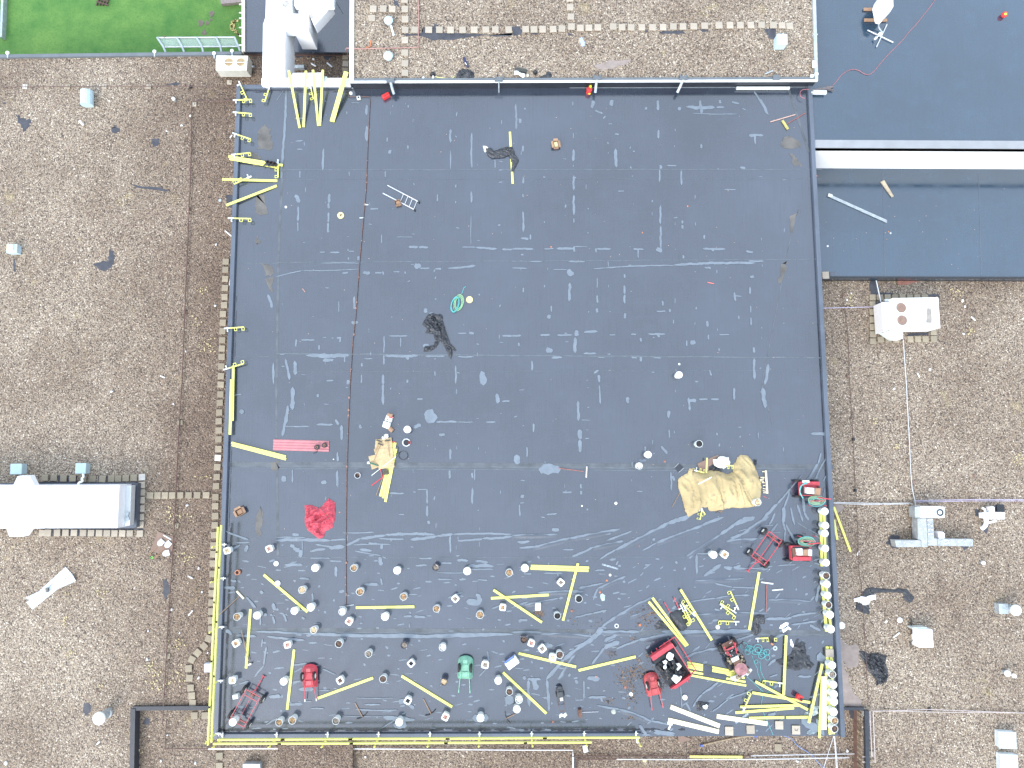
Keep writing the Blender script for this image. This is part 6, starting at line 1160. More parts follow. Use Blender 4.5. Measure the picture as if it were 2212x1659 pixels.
for k, x, y, r_, mt, l_ in (('22',898,1030,.06,FOAM,'pale scrap alone in mid-roof below the squeegee'),('22',605,1053,.035,FOAM,'tiny pale scrap left of the mid-roof scrap'),('21',1518,122,.035,ORG,'tiny orange scrap in the upper middle of the roof'),('21',1127,350,.03,ORG,'orange crumb left of a long vertical water film'),('21',338,474,.035,ORG,'orange crumb above a water film line'),('12',670,650,.025,FOAM,'white crumb right below the red corrugated sheet'),('22',1320,668,.05,BRICK,'brick-coloured scrap left of the tan tarp'),('22',1100,1398,.03,BRICK,'tiny red scrap above the east folds'),('22',848,1650,.05,FOAMC,'pale chip right of the crossing planks'),('23',820,38,.04,ORG,'orange chip above the slanted fold'),('23',760,140,.04,ORG,'orange chip above the pale green rag'),('23',1105,423,.05,ORG,'orange chip in the debris left of the narrow plank V'),
   ('23',517,300,.05,BRICK,'pinkish stone chip right of the black bitumen bucket'),('23',725,870,.04,ORG,'orange chip below the rising plank'),('23',878,1172,.1,mat('greenish_stone', (.42,.44,.38), .8, .3),'greenish stone right of the hand roller'),('23',980,960,.06,BRICK,'pink stone in the debris left of the wheelbarrow'),('23',1030,1020,.08,FOAMC,'large cream chip in the debris'),('12',722,1108,.03,ORG,'tiny orange chip right of the red tarp'),('23',355,1258,.05,BRICK,'red brick chip below the black floor machine'),('31',1058,355,.05,METAL,'grey scrap on the annex roof'),('31',1040,343,.03,ORG,'orange scrap beside the grey scrap on the annex roof'),('31',515,467,.045,FOAM,'white scrap at the left of the annex roof'),('30',420,1520,.04,ORG,'orange scrap at the foot of the white wall'),('11',1910+0,690,.001,FOAM,None)):
    if l_: lump(k, x, y, r_, mt, 'scrap', l_, 'scrap', z=ZLR if k == '31' or (k == '30' and y > 1300) else 0, h_=r_*.6)
rod('21', [(1688,780),(1745,792)], .02, .016, 'red_stick', mat('salmon_stick', (.7,.18,.16), .6, .1), 'short bright red stick in the right half of the roof', 'stick'); rod('11', [(402,835),(425,865)], .02, .014, 'stick', mat('salmon_stick2', (.55,.28,.22), .6, .1), 'tiny pinkish stick left of the copper pipe', 'stick')
board('22', [(1403,722),(1442,685),(1485,725),(1440,765)], .006, .02, mat('black_tile', (.03,.035,.045), .3, .2), 'black_tile', 'square black tile with pale rims left of the tan tarp', 'tile')
m = MB()
for a, b_ in (((1403,722),(1442,685)),((1485,725),(1440,765))): m.tube([P(G('22',*a),.035), P(G('22',*b_),.035)], .008, 4)
build(m, 'wire_pair', STEEL, o=P(G('22',1403,722),.035), label='pair of pale rods along the sides of the black tile', cat='rod')
board('h8', [(815,450),(1165,300),(1185,330),(1100,400),(1090,470),(1000,580),(870,600)], .02, .02, BRN, 'brown_board', 'brown hardboard sheet tilted behind the tan tarp')
m = MB(); 
o_ = P(G('h8',2000,770),0); A, B = P(G('h8',1990,570),.06), P(G('h8',2015,970),.06); strip(m, A, B, .06, .04, .09, 1); strip(m, A, B, .015, .04, .09, -1)
for (x, y, l_) in ((1960,590,40),(1945,690,70),(1935,722,80),(1935,752,70),(1960,780,50),(1975,830,40),(1975,885,50),(1980,925,60),(1985,955,60)): q = P(G('h8',x,y),.07); m.box((q.x,q.y,0), (l_/420,.035,.03), R0.uniform(-.2,.2), z0=.05)
build(m, 'toothed_board', mat('pale_wood', (.68,.60,.42), .7, .2), o=o_, label='pale toothed board right of the tan canvas tarp', cat='board')
zrod('h8',520,950,383,1200,.03,.03,.01,'thin_stick',WOOD,'thin brown stick poking left of the tan tarp','stick'); rod('h8', [(1950,1008),(2020,1045)], .02, .012, 'red_stub', PINKRED, 'short reddish stub right of the tan bucket', 'stick')
m = MB(); r = random.Random(4)
for _ in range(9): m.tube([P(G('h8',1820+r.uniform(-30,30),420+r.uniform(-50,60)),.03+.02*r.random()) for _ in range(4)], .008, 4)
build(m, 'wire_tangle', BLK, o=P(G('h8',1820,420)), label='black wire tangle at the upper right of the tan tarp', cat='wire')
m = MB(); q = P(G('02',2060,1625)); t = thing('orange_pot', q, 'small broken orange pot at the left end of the bucket rows', 'pot'); m.ring((0,0), .10, .07, .006, .14, 12); part(m, 'shell', mat('terracotta', (.55,.25,.15), .8, .3), t); m = MB(); m.cyl((0,0), .068, .006, .06, 12); part(m, 'contents', FILL['dark'], t)
o = boxat('23', [(203,238),(250,235),(248,300),(200,300)], .006, .24, 'white_tub', WHITE, 'white tub lying beside a patch of dark crumbs', 'tub', bevel=.02)
m = MB(); q = [P(G('22',x,y),.015) for x, y in ((775,1565),(915,1605))]; strip(m, q[0], q[1], .07, .01, .016, 1); build(m, 'clear_strip', mat('clear_tape', (.3,.36,.4), .3, .7, 12), o=q[0], label='short strip of clear film right of the crossed planks', cat='film'); q = [P(G('h2',1660,1280),.015), P(G('h2',1880,1120),.015)]; m = MB(); strip(m, q[0], q[1], .09, .01, .016, 1); build(m, 'clear_strip', MATS['clear_tape'], o=q[0], label='strip of clear film beneath the level cream timber', cat='film')
q = [P(G('h2',520,1275),.015), P(G('h2',480,1370),.015)]; m = MB(); strip(m, q[0], q[1], .07, .01, .016, 1); m.box((q[0].x,q[0].y+.02,0), (.2,.1,.03), -.2, z0=.01); build(m, 'clear_strip', FOAM, o=q[0], label='white tape scrap at the left end of the lower cream timber', cat='tape')
# ================================================================== copper lightning wire on the main roof
m = MB(); pts = [('10',(805,745)),('10',(803,835)),('10',(985,835)),('10',(985,880)),('10',(965,1270)),('10',(950,1640)),('11',(930,200)),('11',(895,600)),('11',(860,1080)),('11',(835,1300)),('12',(812,10)),('12',(795,400)),('12',(783,800)),('12',(776,1300)),('13',(778,265))]
q = [P(G(k,*a),.05) for k, a in pts]; 
e = thing('lightning_wire', q[0].xy.to_3d(), 'dark wire running down the left third of the black roof', 'wire'); m.tube(q, .014, 5); build(m, 'wire', RUST, e, o=e.location)
m = MB(); m.tube([P(G('13',722,268),.03), P(G('13',800,256),.03), P(G('13',845,248),.03)], .018, 4); m.tube([P(G('11',935,110),.03),P(G('11',972,110),.03)], .03, 5); m.tube([P(G('11',895,224),.03),P(G('11',932,222),.03)], .03, 5); build(m, 'bracket', METAL, e, o=e.location)
m = MB(); r = random.Random(8)
for i in range(4, len(q)-1):
    n_ = int((q[i+1]-q[i]).length/.55)
    for k_ in range(n_):
        if r.random() < .62: c_ = q[i].lerp(q[i+1], (k_+r.random())/n_); s_ = r.uniform(.018,.045); m.box((c_.x+r.uniform(-.02,.02),c_.y,0), (s_*1.3,s_*1.8,.05), r.uniform(-.3,.3), z0=.02)
build(m, 'wire_holder', mat('terracotta_holder', (.34,.19,.14), .8, .5, 9), e, o=e.location, kind='stuff')
# ================================================================== white ducts over the northwest slot
DW = WSTEEL
e = thing('air_duct', P(G('d',600,900), ZL), 'thick white air ducts bending down over the northwest gravel slot', 'duct'); o_ = e.location
def dprism(pts, z0, z1, name='duct_section', zr=None, bevel=.03, k='d'):
    q = Pl(pp(k, pts), z1); m = MB(); m.prism([(v.x, v.y) for v in q], z0, z1); return build(m, name, DW, e, o=o_, bevel=bevel)
dprism([(368,-420),(812,-420),(812,230),(690,300),(690,1340),(296,1340),(310,420),(352,290)], -1.1, .30)
dprism([(690,232),(1100,232),(1100,524),(690,520)], -.15, .295, name='duct_branch'); dprism([(825,236),(1098,236),(1098,520),(825,518)], -1.15, .28, name='duct_drop')
dprism([(925,92),(1510,92),(1195,440),(1104,236),(925,234)], -.35, .24, name='duct_branch'); dprism([(825,-420),(1545,-420),(1530,88),(850,88)], .3, .62, name='duct_box')
dprism([(283,1342),(1822,1342),(1822,1472),(283,1474)], -.5, .26, name='duct_run'); dprism([(830,1255),(1345,1250),(1345,1340),(760,1340)], -.35, .40, name='duct_box')
m = MB(); q = P(G('d',700,60),.31); m.cyl((q.x,q.y), .17, .302, .306, 12); q = P(G('d',1150,280),.25); m.cyl((q.x,q.y), .11, .242, .246, 10); build(m, 'stain', mat('grey_dirt_stain', (.42,.42,.42), .8, .5, 9), e, o=o_)
m = MB(); m.tube([P(G('d',1350,1400),.33),P(G('d',1410,1330),.33)], .05, 8); build(m, 'pipe_stub', METAL, e, o=o_)
o = boxat('d', [(850,1120),(1020,1115),(1020,1175),(850,1175)], ZL, ZL+.2, 'steel_channel', METAL, 'short steel box lying in the gravel slot beside the ducts', 'box')
for x1, y1, x2, y2, l_ in ((1148,1100,1228,1145,'left white stick in the gravel slot beside the ducts'),(1420,1085,1508,1160,'right white stick in the gravel slot beside the ducts')): rod('d', [(x1,y1),(x2,y2)], ZL+.03, .04, 'white_stick', STEEL, l_, 'stick')
lump('d',1185,1025,.06,FOAM,'scrap','small white scrap above the left stick in the slot','scrap',z=ZL)
m = MB(); m.tube(smooth_path([P(G('d',x,y),z_) for x, y, z_ in ((1560,-60,-.3),(1580,40,-.3),(1640,150,-.8),(1690,230,-1.2))]), .02, 6); build(m, 'grey_cable', METAL, o=P(G('d',1580,40),-.3), label='curved grey cable hanging right of the white ducts', cat='cable')
# copper pipe over the north building corner
m = MB(); m.tube([P(G('d',1815,1010),-.9), P(G('d',1740,850),.4), P(G('d',1760,830),ZN+.1), P(G('d',1960,845),ZN+.06), P(G('10',1180,415),ZN+.06), P(G('10',1400,408),ZN+.06), P(G('10',1405,200),ZN+.06), P(G('10',1406,-40),ZN+.06)], .022, 6)
build(m, 'copper_pipe', mat('pinkish_copper', (.40,.22,.19), .5, .3, 3), o=P(G('d',1760,830),ZN), label='copper pipe crossing the north roof corner and turning up', cat='pipe')
# ================================================================== rooftop units
def ac_topleft():
    p = P(G('00',2010,620), ZL); e = thing('rooftop_unit', p, 'white condenser with two tan fans beside the lawn', 'air conditioner', group='roof air conditioners'); z1 = ZL+.68
    q = Pl(pp('00', [(1866,478),(2143,480),(2131,604),(1863,604)]), z1); m = MB(); m.prism([(v.x, v.y) for v in q], ZL+.08, z1); build(m, 'casing', IVORY, e, bevel=.015)
    c_ = sum(q, Vector((0,0,0)))/4
    for x in (1980,2083):
        c_ = P(G('00',x,540), z1); m = MB(); m.ring((c_.x,c_.y), .235, .20, z1+.002, z1+.04, 26); f_ = build(m, 'fan_ring', IVORY, e); m = MB(); m.cyl((c_.x,c_.y), .205, z1+.001, z1+.012, 26)
        for a in range(10): m.box((c_.x+.1*math.cos(a*.628), c_.y+.1*math.sin(a*.628), 0), (.2,.016,.01), a*.628, z0=z1+.013)
        sub(m, 'fan', FANT, f_, e.location)
    a, b_ = P(G('00',1935,541), z1+.05), P(G('00',2128,541), z1+.05); m = MB(); strip(m, a, b_, .03, z1+.04, z1+.06, 1); build(m, 'guard_bar', WHITE, e)
    m = MB(); cc = (P(G('00',2050,640), ZL)); m.box((cc.x,cc.y+.06,0), (1.5,.05,.07), z0=ZL+.01); m.box((cc.x,cc.y+.5,0), (1.5,.05,.07), z0=ZL+.01); build(m, 'skid', BLK, e)
    m = MB(); m.tube([P(G('00',2180,575), ZL+.4), P(G('00',2195,575), ZL+.3)], .04, 8); build(m, 'pipe_stub', METAL, e)
    g_ = MB(); q2 = Pl(pp('00', [(1866,604),(2131,604)]), z1)
    for k in range(22): x = q2[0].x+.03+(q2[1].x-q2[0].x-.06)*k/21; g_.box((x,q2[0].y-.006,0), (.012,.012,.5), z0=ZL+.14)
    build(g_, 'front_grille', CASE, e)
ac_topleft()
def ac_right():
    zt = ZR+1.15; p = P(G('a',1100,600), ZR); e = thing('rooftop_unit', p, 'large pale unit with two brown fans on the right gravel', 'air conditioner', group='roof air conditioners')
    def pr(pts, z0, z1, n_, mt=WSTEEL, bv=.015): q = Pl(pp('a', pts), z1); m = MB(); m.prism([(v.x, v.y) for v in q], z0, z1); return build(m, n_, mt, e, bevel=bv)
    pr([(730,226),(1528,213),(1563,742),(768,750)], ZR+.25, zt, 'casing'); pr([(548,298),(728,298),(757,742),(585,808)], ZR+.25, ZR+.95, 'side_casing')
    pr([(778,756),(918,752),(920,928),(792,928)], ZR+.55, zt-.12, 'intake_hood'); 
    q0 = Pl(pp('a', [(600,800),(755,756),(772,756),(788,926)]), zt-.12); m = MB(); m.prism([(q0[0].x,q0[0].y),(q0[2].x,q0[2].y),(q0[3].x,q0[3].y)], ZR+.5, ZR+.75, [(q0[0].x+.1,q0[0].y),(q0[2].x,q0[2].y),(q0[3].x,q0[3].y)]); build(m, 'side_hood', CASE, e)
    for x, y in ((877,395),(893,612)):
        c_ = P(G('a',x,y), zt); m = MB(); m.ring((c_.x,c_.y), .235, .222, zt+.002, zt+.05, 30); f_ = build(m, 'fan_ring', CASE, e)
        m = MB(); m.cyl((c_.x,c_.y), .222, zt+.001, zt+.02, 30); m.cyl((c_.x,c_.y), .04, zt+.02, zt+.045, 14)
        for a in range(24): m.box((c_.x+.12*math.cos(a*.2618), c_.y+.12*math.sin(a*.2618), 0), (.2,.008,.006), a*.2618, z0=zt+.022)
        sub(m, 'fan', FAN, f_, e.location)
    q = Pl(pp('a', [(1330,400),(1410,395),(1412,655),(1312,660)]), zt); m = MB(); m.prism(patch(q, 3, .015), zt+.001, zt+.003); build(m, 'dark_stain', mat('sooty_stain', (.30,.28,.25), .8, .4, 4), e)
    m = MB()
    for a, b_ in (((975,222),(1008,748)),((1175,220),(1210,745))): A, B = P(G('a',*a), zt), P(G('a',*b_), zt); strip(m, A, B, .008, zt+.0005, zt+.004)
    build(m, 'panel_joint', CASE, e)
    q = Pl(pp('a', [(580,320),(1400,310),(1400,800),(600,800)]), ZR+.2); m = MB(); m.prism([(v.x, v.y) for v in q], ZR+.01, ZR+.25); build(m, 'plinth', BLK, e)
    m = MB(); c_ = P(G('a',650,270), ZR+.8); m.box((c_.x,c_.y,0), (.3,.12,.15), z0=ZR+.7); build(m, 'junction_box', METAL, e)
ac_right()
def ahu():
    p = P(G('02',600,1100), ZL); e = thing('air_handling_unit', p, 'very long white air handling unit cut off by the left edge', 'air handler')
    def pr(pts, z0, z1, n_, mt=WSTEEL, bv=.02): q = Pl(pp('02', pts), z1); m = MB(); m.prism([(v.x, v.y) for v in q], z0, z1); return build(m, n_, mt, e, bevel=bv)
    z1 = ZL+1.35; pr([(400,876),(1030,872),(1014,1244),(385,1246)], ZL+.35, z1, 'casing'); pr([(-900,880),(403,878),(386,1247),(-900,1250)], ZL+.35, z1+.36, 'tall_casing')
    pr([(1026,876),(1135,876),(1122,1222),(1014,1224)], ZL+.5, ZL+.85, 'end_section', mat('pale_grey_steel', (.56,.59,.60), .45, .08))
    m = MB()
    for a, b_ in (((1080,882),(1068,1220)),): A, B = P(G('02',*a), ZL+.86), P(G('02',*b_), ZL+.86); strip(m, A, B, .03, ZL+.852, ZL+.87)
    build(m, 'trim_bar', WHITE, e)
    q = Pl(pp('02', [(540,858),(1150,852),(1190,858),(1178,1238),(1150,1244),(540,1248)]), ZL+.34); m = MB(); m.prism([(v.x, v.y) for v in q], ZL+.01, ZL+.34); m.prism([(-30,q[0].y),(q[0].x-.001,q[0].y),(q[0].x-.001,q[-1].y),(-30,q[-1].y)], ZL+.01, ZL+.34); build(m, 'plinth', MEMC, e)
    a = P(G('02',235,878), z1+.3); b_ = P(G('02',25,878), z1+.3); m = MB(); m.prism([(a.x,a.y-.1),(b_.x,b_.y-.1),(b_.x+.2,b_.y+.42),(a.x-.3,a.y+.42)], ZL+.8, ZL+1.1, [(a.x,a.y-.1),(b_.x,b_.y-.1),(b_.x+.2,b_.y+.38),(a.x-.3,a.y+.38)]); build(m, 'intake_hood', WSTEEL, e)
    a = P(G('02',200,1250), z1+.3); b_ = P(G('02',-30,1250), z1+.3); m = MB(); m.prism([(a.x,a.y+.1),(b_.x,b_.y+.1),(b_.x+.2,b_.y-.38),(a.x-.3,a.y-.38)], ZL+.8, ZL+1.15); build(m, 'intake_hood', WSTEEL, e)
    m = MB(); c_ = P(G('02',1105,1120), ZL+.87); m.box((c_.x,c_.y,0), (.14,.12,.1), z0=ZL+.852); m.box((c_.x,c_.y-.2,0), (.16,.14,.06), z0=ZL+.852); m.box((c_.x+.02,c_.y-.1,0), (.04,.1,.05), z0=ZL+.88); build(m, 'control_box', METAL, e)
    m = MB(); A, B = P(G('02',1036,895), ZL+.86), P(G('02',1034,955), ZL+.86); strip(m, A, B, .05, ZL+.852, ZL+.856); build(m, 'small_sign', mat('sign_grey', (.25,.28,.3), .5), e)
    m = MB()
    for x in (100,250,560,720,860): zz = z1+(.36 if x < 390 else 0); A, B = P(G('02',x,885), zz), P(G('02',x-6,1240), zz); strip(m, A, B, .006, zz+.0005, zz+.003)
    build(m, 'panel_joint', mat('pale_joint', (.6,.62,.62), .5), e)
    m = MB(); m.tube(smooth_path([P(G('02',x,y), ZL+z_) for x, y, z_ in ((716,775,.3),(722,800,.3),(708,820,.3),(712,840,.35),(682,855,.4),(675,880,.5))], 4), .05, 8); build(m, 'flexible_pipe', LID, e)
ahu()
def roofbox(k, pts, z, h_, mt, label, name='roof_hatch', cat='roof hatch', capmt=None, inset=None, group='small roof boxes'):
    q = Pl(pp(k, pts), z+h_); c_ = sum(q, Vector((0,0,0)))/len(q); e = thing(name, Vector((c_.x,c_.y,z)), label, cat, group=group)
    m = MB(); m.prism([tuple(c_.xy+(v.xy-c_.xy)*.93) for v in q], z, z+h_-.06); build(m, 'curb', mt, e); m = MB(); m.prism([(v.x, v.y) for v in q], z+h_-.06, z+h_, [tuple(c_.xy+(v.xy-c_.xy)*.96) for v in q]); build(m, 'cover', capmt or mt, e, bevel=.015)
    if inset: m = MB(); m.prism([tuple(c_.xy+(v.xy-c_.xy)*.6+Vector((-.05,.03))) for v in q], z+h_, z+h_+.05); build(m, 'cap', inset, e)
    return e
roofbox('02', [(88,688),(190,688),(187,782),(84,782)], ZL, .35, BLUEG, 'blue-grey roof hatch above the left end of the white unit'); roofbox('02', [(650,683),(745,683),(740,776),(645,776)], ZL, .35, BLUEG, 'blue-grey roof hatch joined to the white unit by a pipe')
roofbox('01', [(55,448),(150,448),(146,527),(52,527)], ZL, .3, BLUEG, 'small blue-grey box with beige cap near the left edge', inset=mat('beige_cap', (.66,.58,.42), .6, .1))
roofbox('03', [(1762,756),(1824,756),(1822,834),(1760,834)], ZL, .25, CORR, 'pale flat box half under the west guard rail'); roofbox('03', [(2095,1622),(2250,1622),(2250,1720),(2090,1720)], ZB, .3, METAL, 'grey roof box at the bottom edge of the photo')
roofbox('30', [(78,288),(170,290),(172,383),(76,384)], ZN, .4, BLUEG, 'blue-grey roof hatch near the east end of the north roof')
roofbox('33', [(1995,1342),(2148,1350),(2152,1500),(2000,1492)], ZR, .3, mat('cloudy_skylight', (.62,.68,.70), .35, .2, 3), 'upper white skylight at the lower right', name='skylight', cat='skylight'); roofbox('33', [(2008,1538),(2160,1545),(2168,1690),(2012,1690)], ZR, .3, MATS['cloudy_skylight'], 'lower white skylight at the lower right', name='skylight', cat='skylight')
# half-round vent
p = P(G('00',742,850), ZL+.3); e = thing('roof_vent', P(G('00',748,865), ZL), 'grey half-round roof vent on the upper left gravel', 'vent'); m = MB(); m.tube([Vector((p.x,p.y+.38,ZL+.25)), Vector((p.x+.02,p.y-.3,ZL+.22))], .28, 16); build(m, 'hood', BLUEG, e); m = MB(); m.box((e.location.x,e.location.y,0), (.5,.6,.1), z0=ZL+.005); build(m, 'base', BLK, e)
def dome(k, x, y, r_, z, hgt, label, mt=BLUEG, bx=None, group='round roof vents'):
    top = P(G(k, x, y), z+hgt); e = thing('roof_vent', Vector((top.x,top.y,z)), label, 'vent', group=group); m = MB(); m.cyl((top.x,top.y), r_*.7, z, z+hgt-.06, 18); build(m, 'pipe', METAL, e); m = MB(); m.cyl((top.x,top.y), r_, z+hgt-.08, z+hgt-.04, 22); m.dome((top.x,top.y), r_, z+hgt-.04, .07, 22, 4); build(m, 'cap', mt, e)
    if bx: m = MB(); m.box((top.x-bx,top.y,0), (.4,.42,.3), z0=z); build(m, 'base_box', METAL, e)
dome('10',1143,168,.19,ZN,.25,'upper of two blue-grey domes on the north roof'); dome('10',1140,475,.20,ZN,.25,'lower of two blue-grey domes on the north roof'); dome('03',850,1235,.27,ZL,.75,'large white round vent at the lower left', WHITE); dome('03',925,1195,.17,ZL,.2,'small white round vent beside the larger one', WHITE)
dome('33',2150,298,.24,ZR,.6,'white round chimney cap on a box at the right edge', WHITE, .35); dome('33',2078,845,.13,ZR,.3,'left of the small pipe pair at the right edge', LID); dome('33',2135,866,.09,ZR,.5,'right of the small pipe pair at the right edge', LID); dome('00',1495,848,.08,ZL,.25,'small white pipe end on the upper left gravel', LID)
dome('32',1868,1548,.08,ZR,.25,'lone small pipe end below the right hose equipment', LID)
zrod('00',690,1048,718,1076,ZL+.3,ZL+.05,.06,'white_pipe',LID,'slanted white pipe end on the upper left gravel','pipe'); lump('03',55,1615,.08,METAL,'drain_cap','round grey drain cap near the bottom left corner','drain cap',z=ZL,flat=True,h_=.05)
# duct unit on right gravel
zt = ZR+.75; e = thing('duct_unit', P(G('r',500,250), ZR), 'grey T-shaped duct unit with round fan on the right gravel', 'duct unit')
def rp(pts, z0, z1, n_, mt=DUCT, bv=.01): q = Pl(pp('r', pts), z1); m = MB(); m.prism([(v.x, v.y) for v in q], z0, z1); return build(m, n_, mt, e, bevel=bv)
rp([(470,88),(655,92),(657,178),(470,176)], ZR+.3, zt, 'casing', WSTEEL, .02); rp([(424,95),(470,90),(470,176),(428,176)], ZR+.25, zt-.05, 'side_panel', METAL)
c_ = P(G('r',617,135), zt); m = MB(); m.ring((c_.x,c_.y), .17, .15, zt+.002, zt+.04, 24); f_ = build(m, 'fan_ring', METAL, e); m = MB(); m.ring((c_.x,c_.y), .15, .09, zt+.001, zt+.012, 20); sub(m, 'fan', BLK, f_, e.location); m = MB(); m.cyl((c_.x,c_.y), .085, zt+.001, zt+.03, 16); sub(m, 'hub', WHITE, f_, e.location)
rp([(445,180),(515,180),(524,346),(524,402),(478,402),(476,348),(450,345)], ZR+.12, ZR+.55, 'duct_run'); rp([(520,182),(568,182),(576,335),(600,338),(597,392),(528,392)], ZR+.12, ZR+.50, 'duct_run'); rp([(270,350),(476,350),(476,402),(282,404)], ZR+.12, ZR+.5, 'duct_run'); rp([(600,340),(877,342),(877,398),(600,394)], ZR+.12, ZR+.46, 'duct_run')
m = MB(); r = random.Random(12)
for x, y in ((475,195),(500,200),(490,230),(470,260),(505,262),(478,300),(530,195),(555,192),(532,228),(556,238),(535,268),(560,268),(540,300),(558,302),(668,352),(690,355),(672,378),(688,370),(640,360),(820,360),(350,370),(390,380)): c_ = P(G('r',x,y), ZR+.56); m.cyl((c_.x,c_.y), .022, ZR+.44, ZR+.56 if y < 330 else ZR+.51, 8)
build(m, 'rivet_cap', LID, e)
boxat('r', [(610,285),(645,285),(657,300),(657,342),(612,340)], ZR, ZR+.4, 'small_hood', WSTEEL, 'small white hood behind the grey duct junction', 'hood', .02)
e = thing('hose_equipment', P(G('r',1030,160), ZR), 'white roof device with a bent white hose on the right gravel', 'roof device')
rp([(985,135),(1124,135),(1124,188),(985,188)], ZR+.15, ZR+.4, 'casing', WSTEEL, .02); rp([(1000,92),(1042,90),(1046,134),(1004,134)], ZR+.15, ZR+.35, 'side_box', WSTEEL, .02); rp([(944,138),(984,136),(986,180),(946,180)], ZR+.2, ZR+.42, 'end_box', LID, .02)
m = MB(); m.tube(smooth_path([P(G('r',x,y), ZR+z_) for x, y, z_ in ((972,175,.35),(978,205,.3),(968,240,.25),(940,262,.15))]), .09, 10); build(m, 'bent_hose', LID, e); m = MB(); m.tube([P(G('r',945,100),ZR+.3),P(G('r',965,110),ZR+.3),P(G('r',970,135),ZR+.3)], .05, 8); m.tube([P(G('r',990,215),ZR+.2),P(G('r',1030,205),ZR+.2),P(G('r',1055,200),ZR+.2)], .045, 8); build(m, 'pipe_stub', LID, e)
c_ = P(G('r',1085,100),ZR+.02); m = MB(); m.box((c_.x,c_.y,0), (.32,.3,.04), z0=ZR+.006); build(m, 'rubber_mat', MEMD, o=c_, label='dark square mat behind the white roof device', cat='mat')
# metal cabinet
e = thing('metal_cabinet', P(G('33',1350,560), ZR), 'white metal cabinet with cables on the right gravel', 'cabinet')
def c3(pts, z0, z1, n_, mt=WSTEEL, bv=.01): q = Pl(pp('33', pts), z1); m = MB(); m.prism([(v.x, v.y) for v in q], z0, z1); return build(m, n_, mt, e, bevel=bv)
c3([(1292,465),(1420,462),(1432,617),(1300,617)], ZR+.02, ZR+.5, 'casing'); c3([(1250,445),(1372,442),(1376,462),(1252,462)], ZR+.02, ZR+.42, 'back_box', CASE); c3([(1258,480),(1290,480),(1296,590),(1260,590)], ZR+.02, ZR+.12, 'base', BLK)
m = MB(); m.tube([P(G('33',1240,500),ZR+.1),P(G('33',1240,380),ZR+.1),P(G('33',1218,362),ZR+.1)], .03, 6); m.tube(smooth_path([P(G('33',x,y),ZR+.1) for x, y in ((1250,505),(1255,545),(1228,580),(1232,615),(1260,605))]), .015, 6); build(m, 'cable', BLK, e)
lump('33',1138,380,.12,FOAM,'scrap','torn white scrap left of the metal cabinet','scrap',z=ZR,h_=.08)
# ================================================================== lightning wires, conduits
def wire(k, pts, z, r_, name, mt, label, cat='wire', n=5): q = [P(G(k2, x, y), z) for k2, x, y in [(p_ if len(p_) == 3 else (k,)+p_) for p_ in pts]]; m = MB(); m.tube(q, r_, n); return build(m, name, mt, o=q[0], label=label, cat=cat)
wire('00', [(-900,756),(0,752),(1000,745),(2050,750)], ZL+.1, .014, 'lightning_wire', COPPER, 'dark wire running level across the upper left gravel')
wire('00', [(2040,868),(1655,872),(1652,1300),(1642,1640),('01',1640,0),('01',1615,600),('01',1597,1000),('01',1572,1659),('02',1570,10),('02',1545,400),('02',1512,1100),('02',1480,1659),('03',1478,10),('03',1450,450),('03',1425,900),('03',1405,1265)], ZL+.1, .024, 'lightning_wire', COPPER, 'reddish wire running down the left gravel roof')
wire('03', [(1438,1250),(1425,1493),(1800,1493)], ZB+.1, .022, 'copper_wire', COPPER, 'short reddish wire bend inside the lower left kerb')
wire('03', [(1800,1493),('13',0,1490),('13',1100,1492),('13',2200,1502),('23',525,1503),('23',528,1555)], ZB+.1, .028, 'conduit', STEEL, 'pale conduit running below the south edge', 'conduit')
wire('23', [(530,1555),(1300,1557),(2060,1555)], ZB+.08, .02, 'conduit', COPPER, 'thin upper reddish conduit at the bottom edge', 'conduit'); wire('23', [(528,1560),(528,1680)], ZB+.1, .05, 'conduit', METAL, 'thick grey conduit leaving the bottom edge', 'conduit'); wire('23', [(900,1583),(556,1584),(550,1680)], ZB+.08, .025, 'conduit', COPPER, 'lower reddish conduit turning to the bottom edge', 'conduit')
wire('23', [(905,1583),(1500,1585),(2212,1582),('33',700,1568)], ZB+.08, .026, 'conduit', STEEL, 'lower pale conduit at the bottom edge', 'conduit'); wire('23', [(2062,1553),('33',0,1548),('33',780,1535)], ZB+.08, .022, 'conduit', STEEL, 'upper pale conduit ending at the lower right kerb', 'conduit')
for pts, l_ in (([(880,1165),(897,1562),(815,1562)],'inner pale conduit beside the lower right kerb'),([(908,1172),(926,1612),(815,1606)],'outer pale conduit beside the lower right kerb')): wire('33', pts, ZR+.1, .022, 'conduit', mat('pinkish_conduit', (.5,.44,.42), .5, .2), l_, 'conduit')
wire('33', [(905,1170),(1400,1152),(2212+200,1192)], ZR+.1, .016, 'conduit', MATS['pinkish_conduit'], 'upper of two wires leading to the right edge, lower right', 'wire'); wire('33', [(900,1162),(1400,1175),(2212+200,1184)], ZR+.06, .016, 'conduit', MATS['pinkish_conduit'], 'lower of two wires leading to the right edge, lower right', 'wire')
wire('31', [(935,765),(975,950)], ZR+.3, .028, 'conduit', STEEL, 'pale cable from the annex edge to the two-fan unit', 'cable'); wire('31', [(470,1003),(700,998),(940,992),(965,985)], ZR+.1, .016, 'conduit', mat('lilac_cable', (.5,.46,.62), .5, .1), 'lilac cable from the black roof to the two-fan unit', 'cable')
wire('31', [(1168,1275),(1178,1420),(1195,1659),('32',1205,200),('32',1222,500),('32',1232,740),('32',1245,900),('32',1268,1005),('32',1276,1060)], ZR+.1, .02, 'conduit', STEEL, 'pale cable running down the right gravel', 'cable')
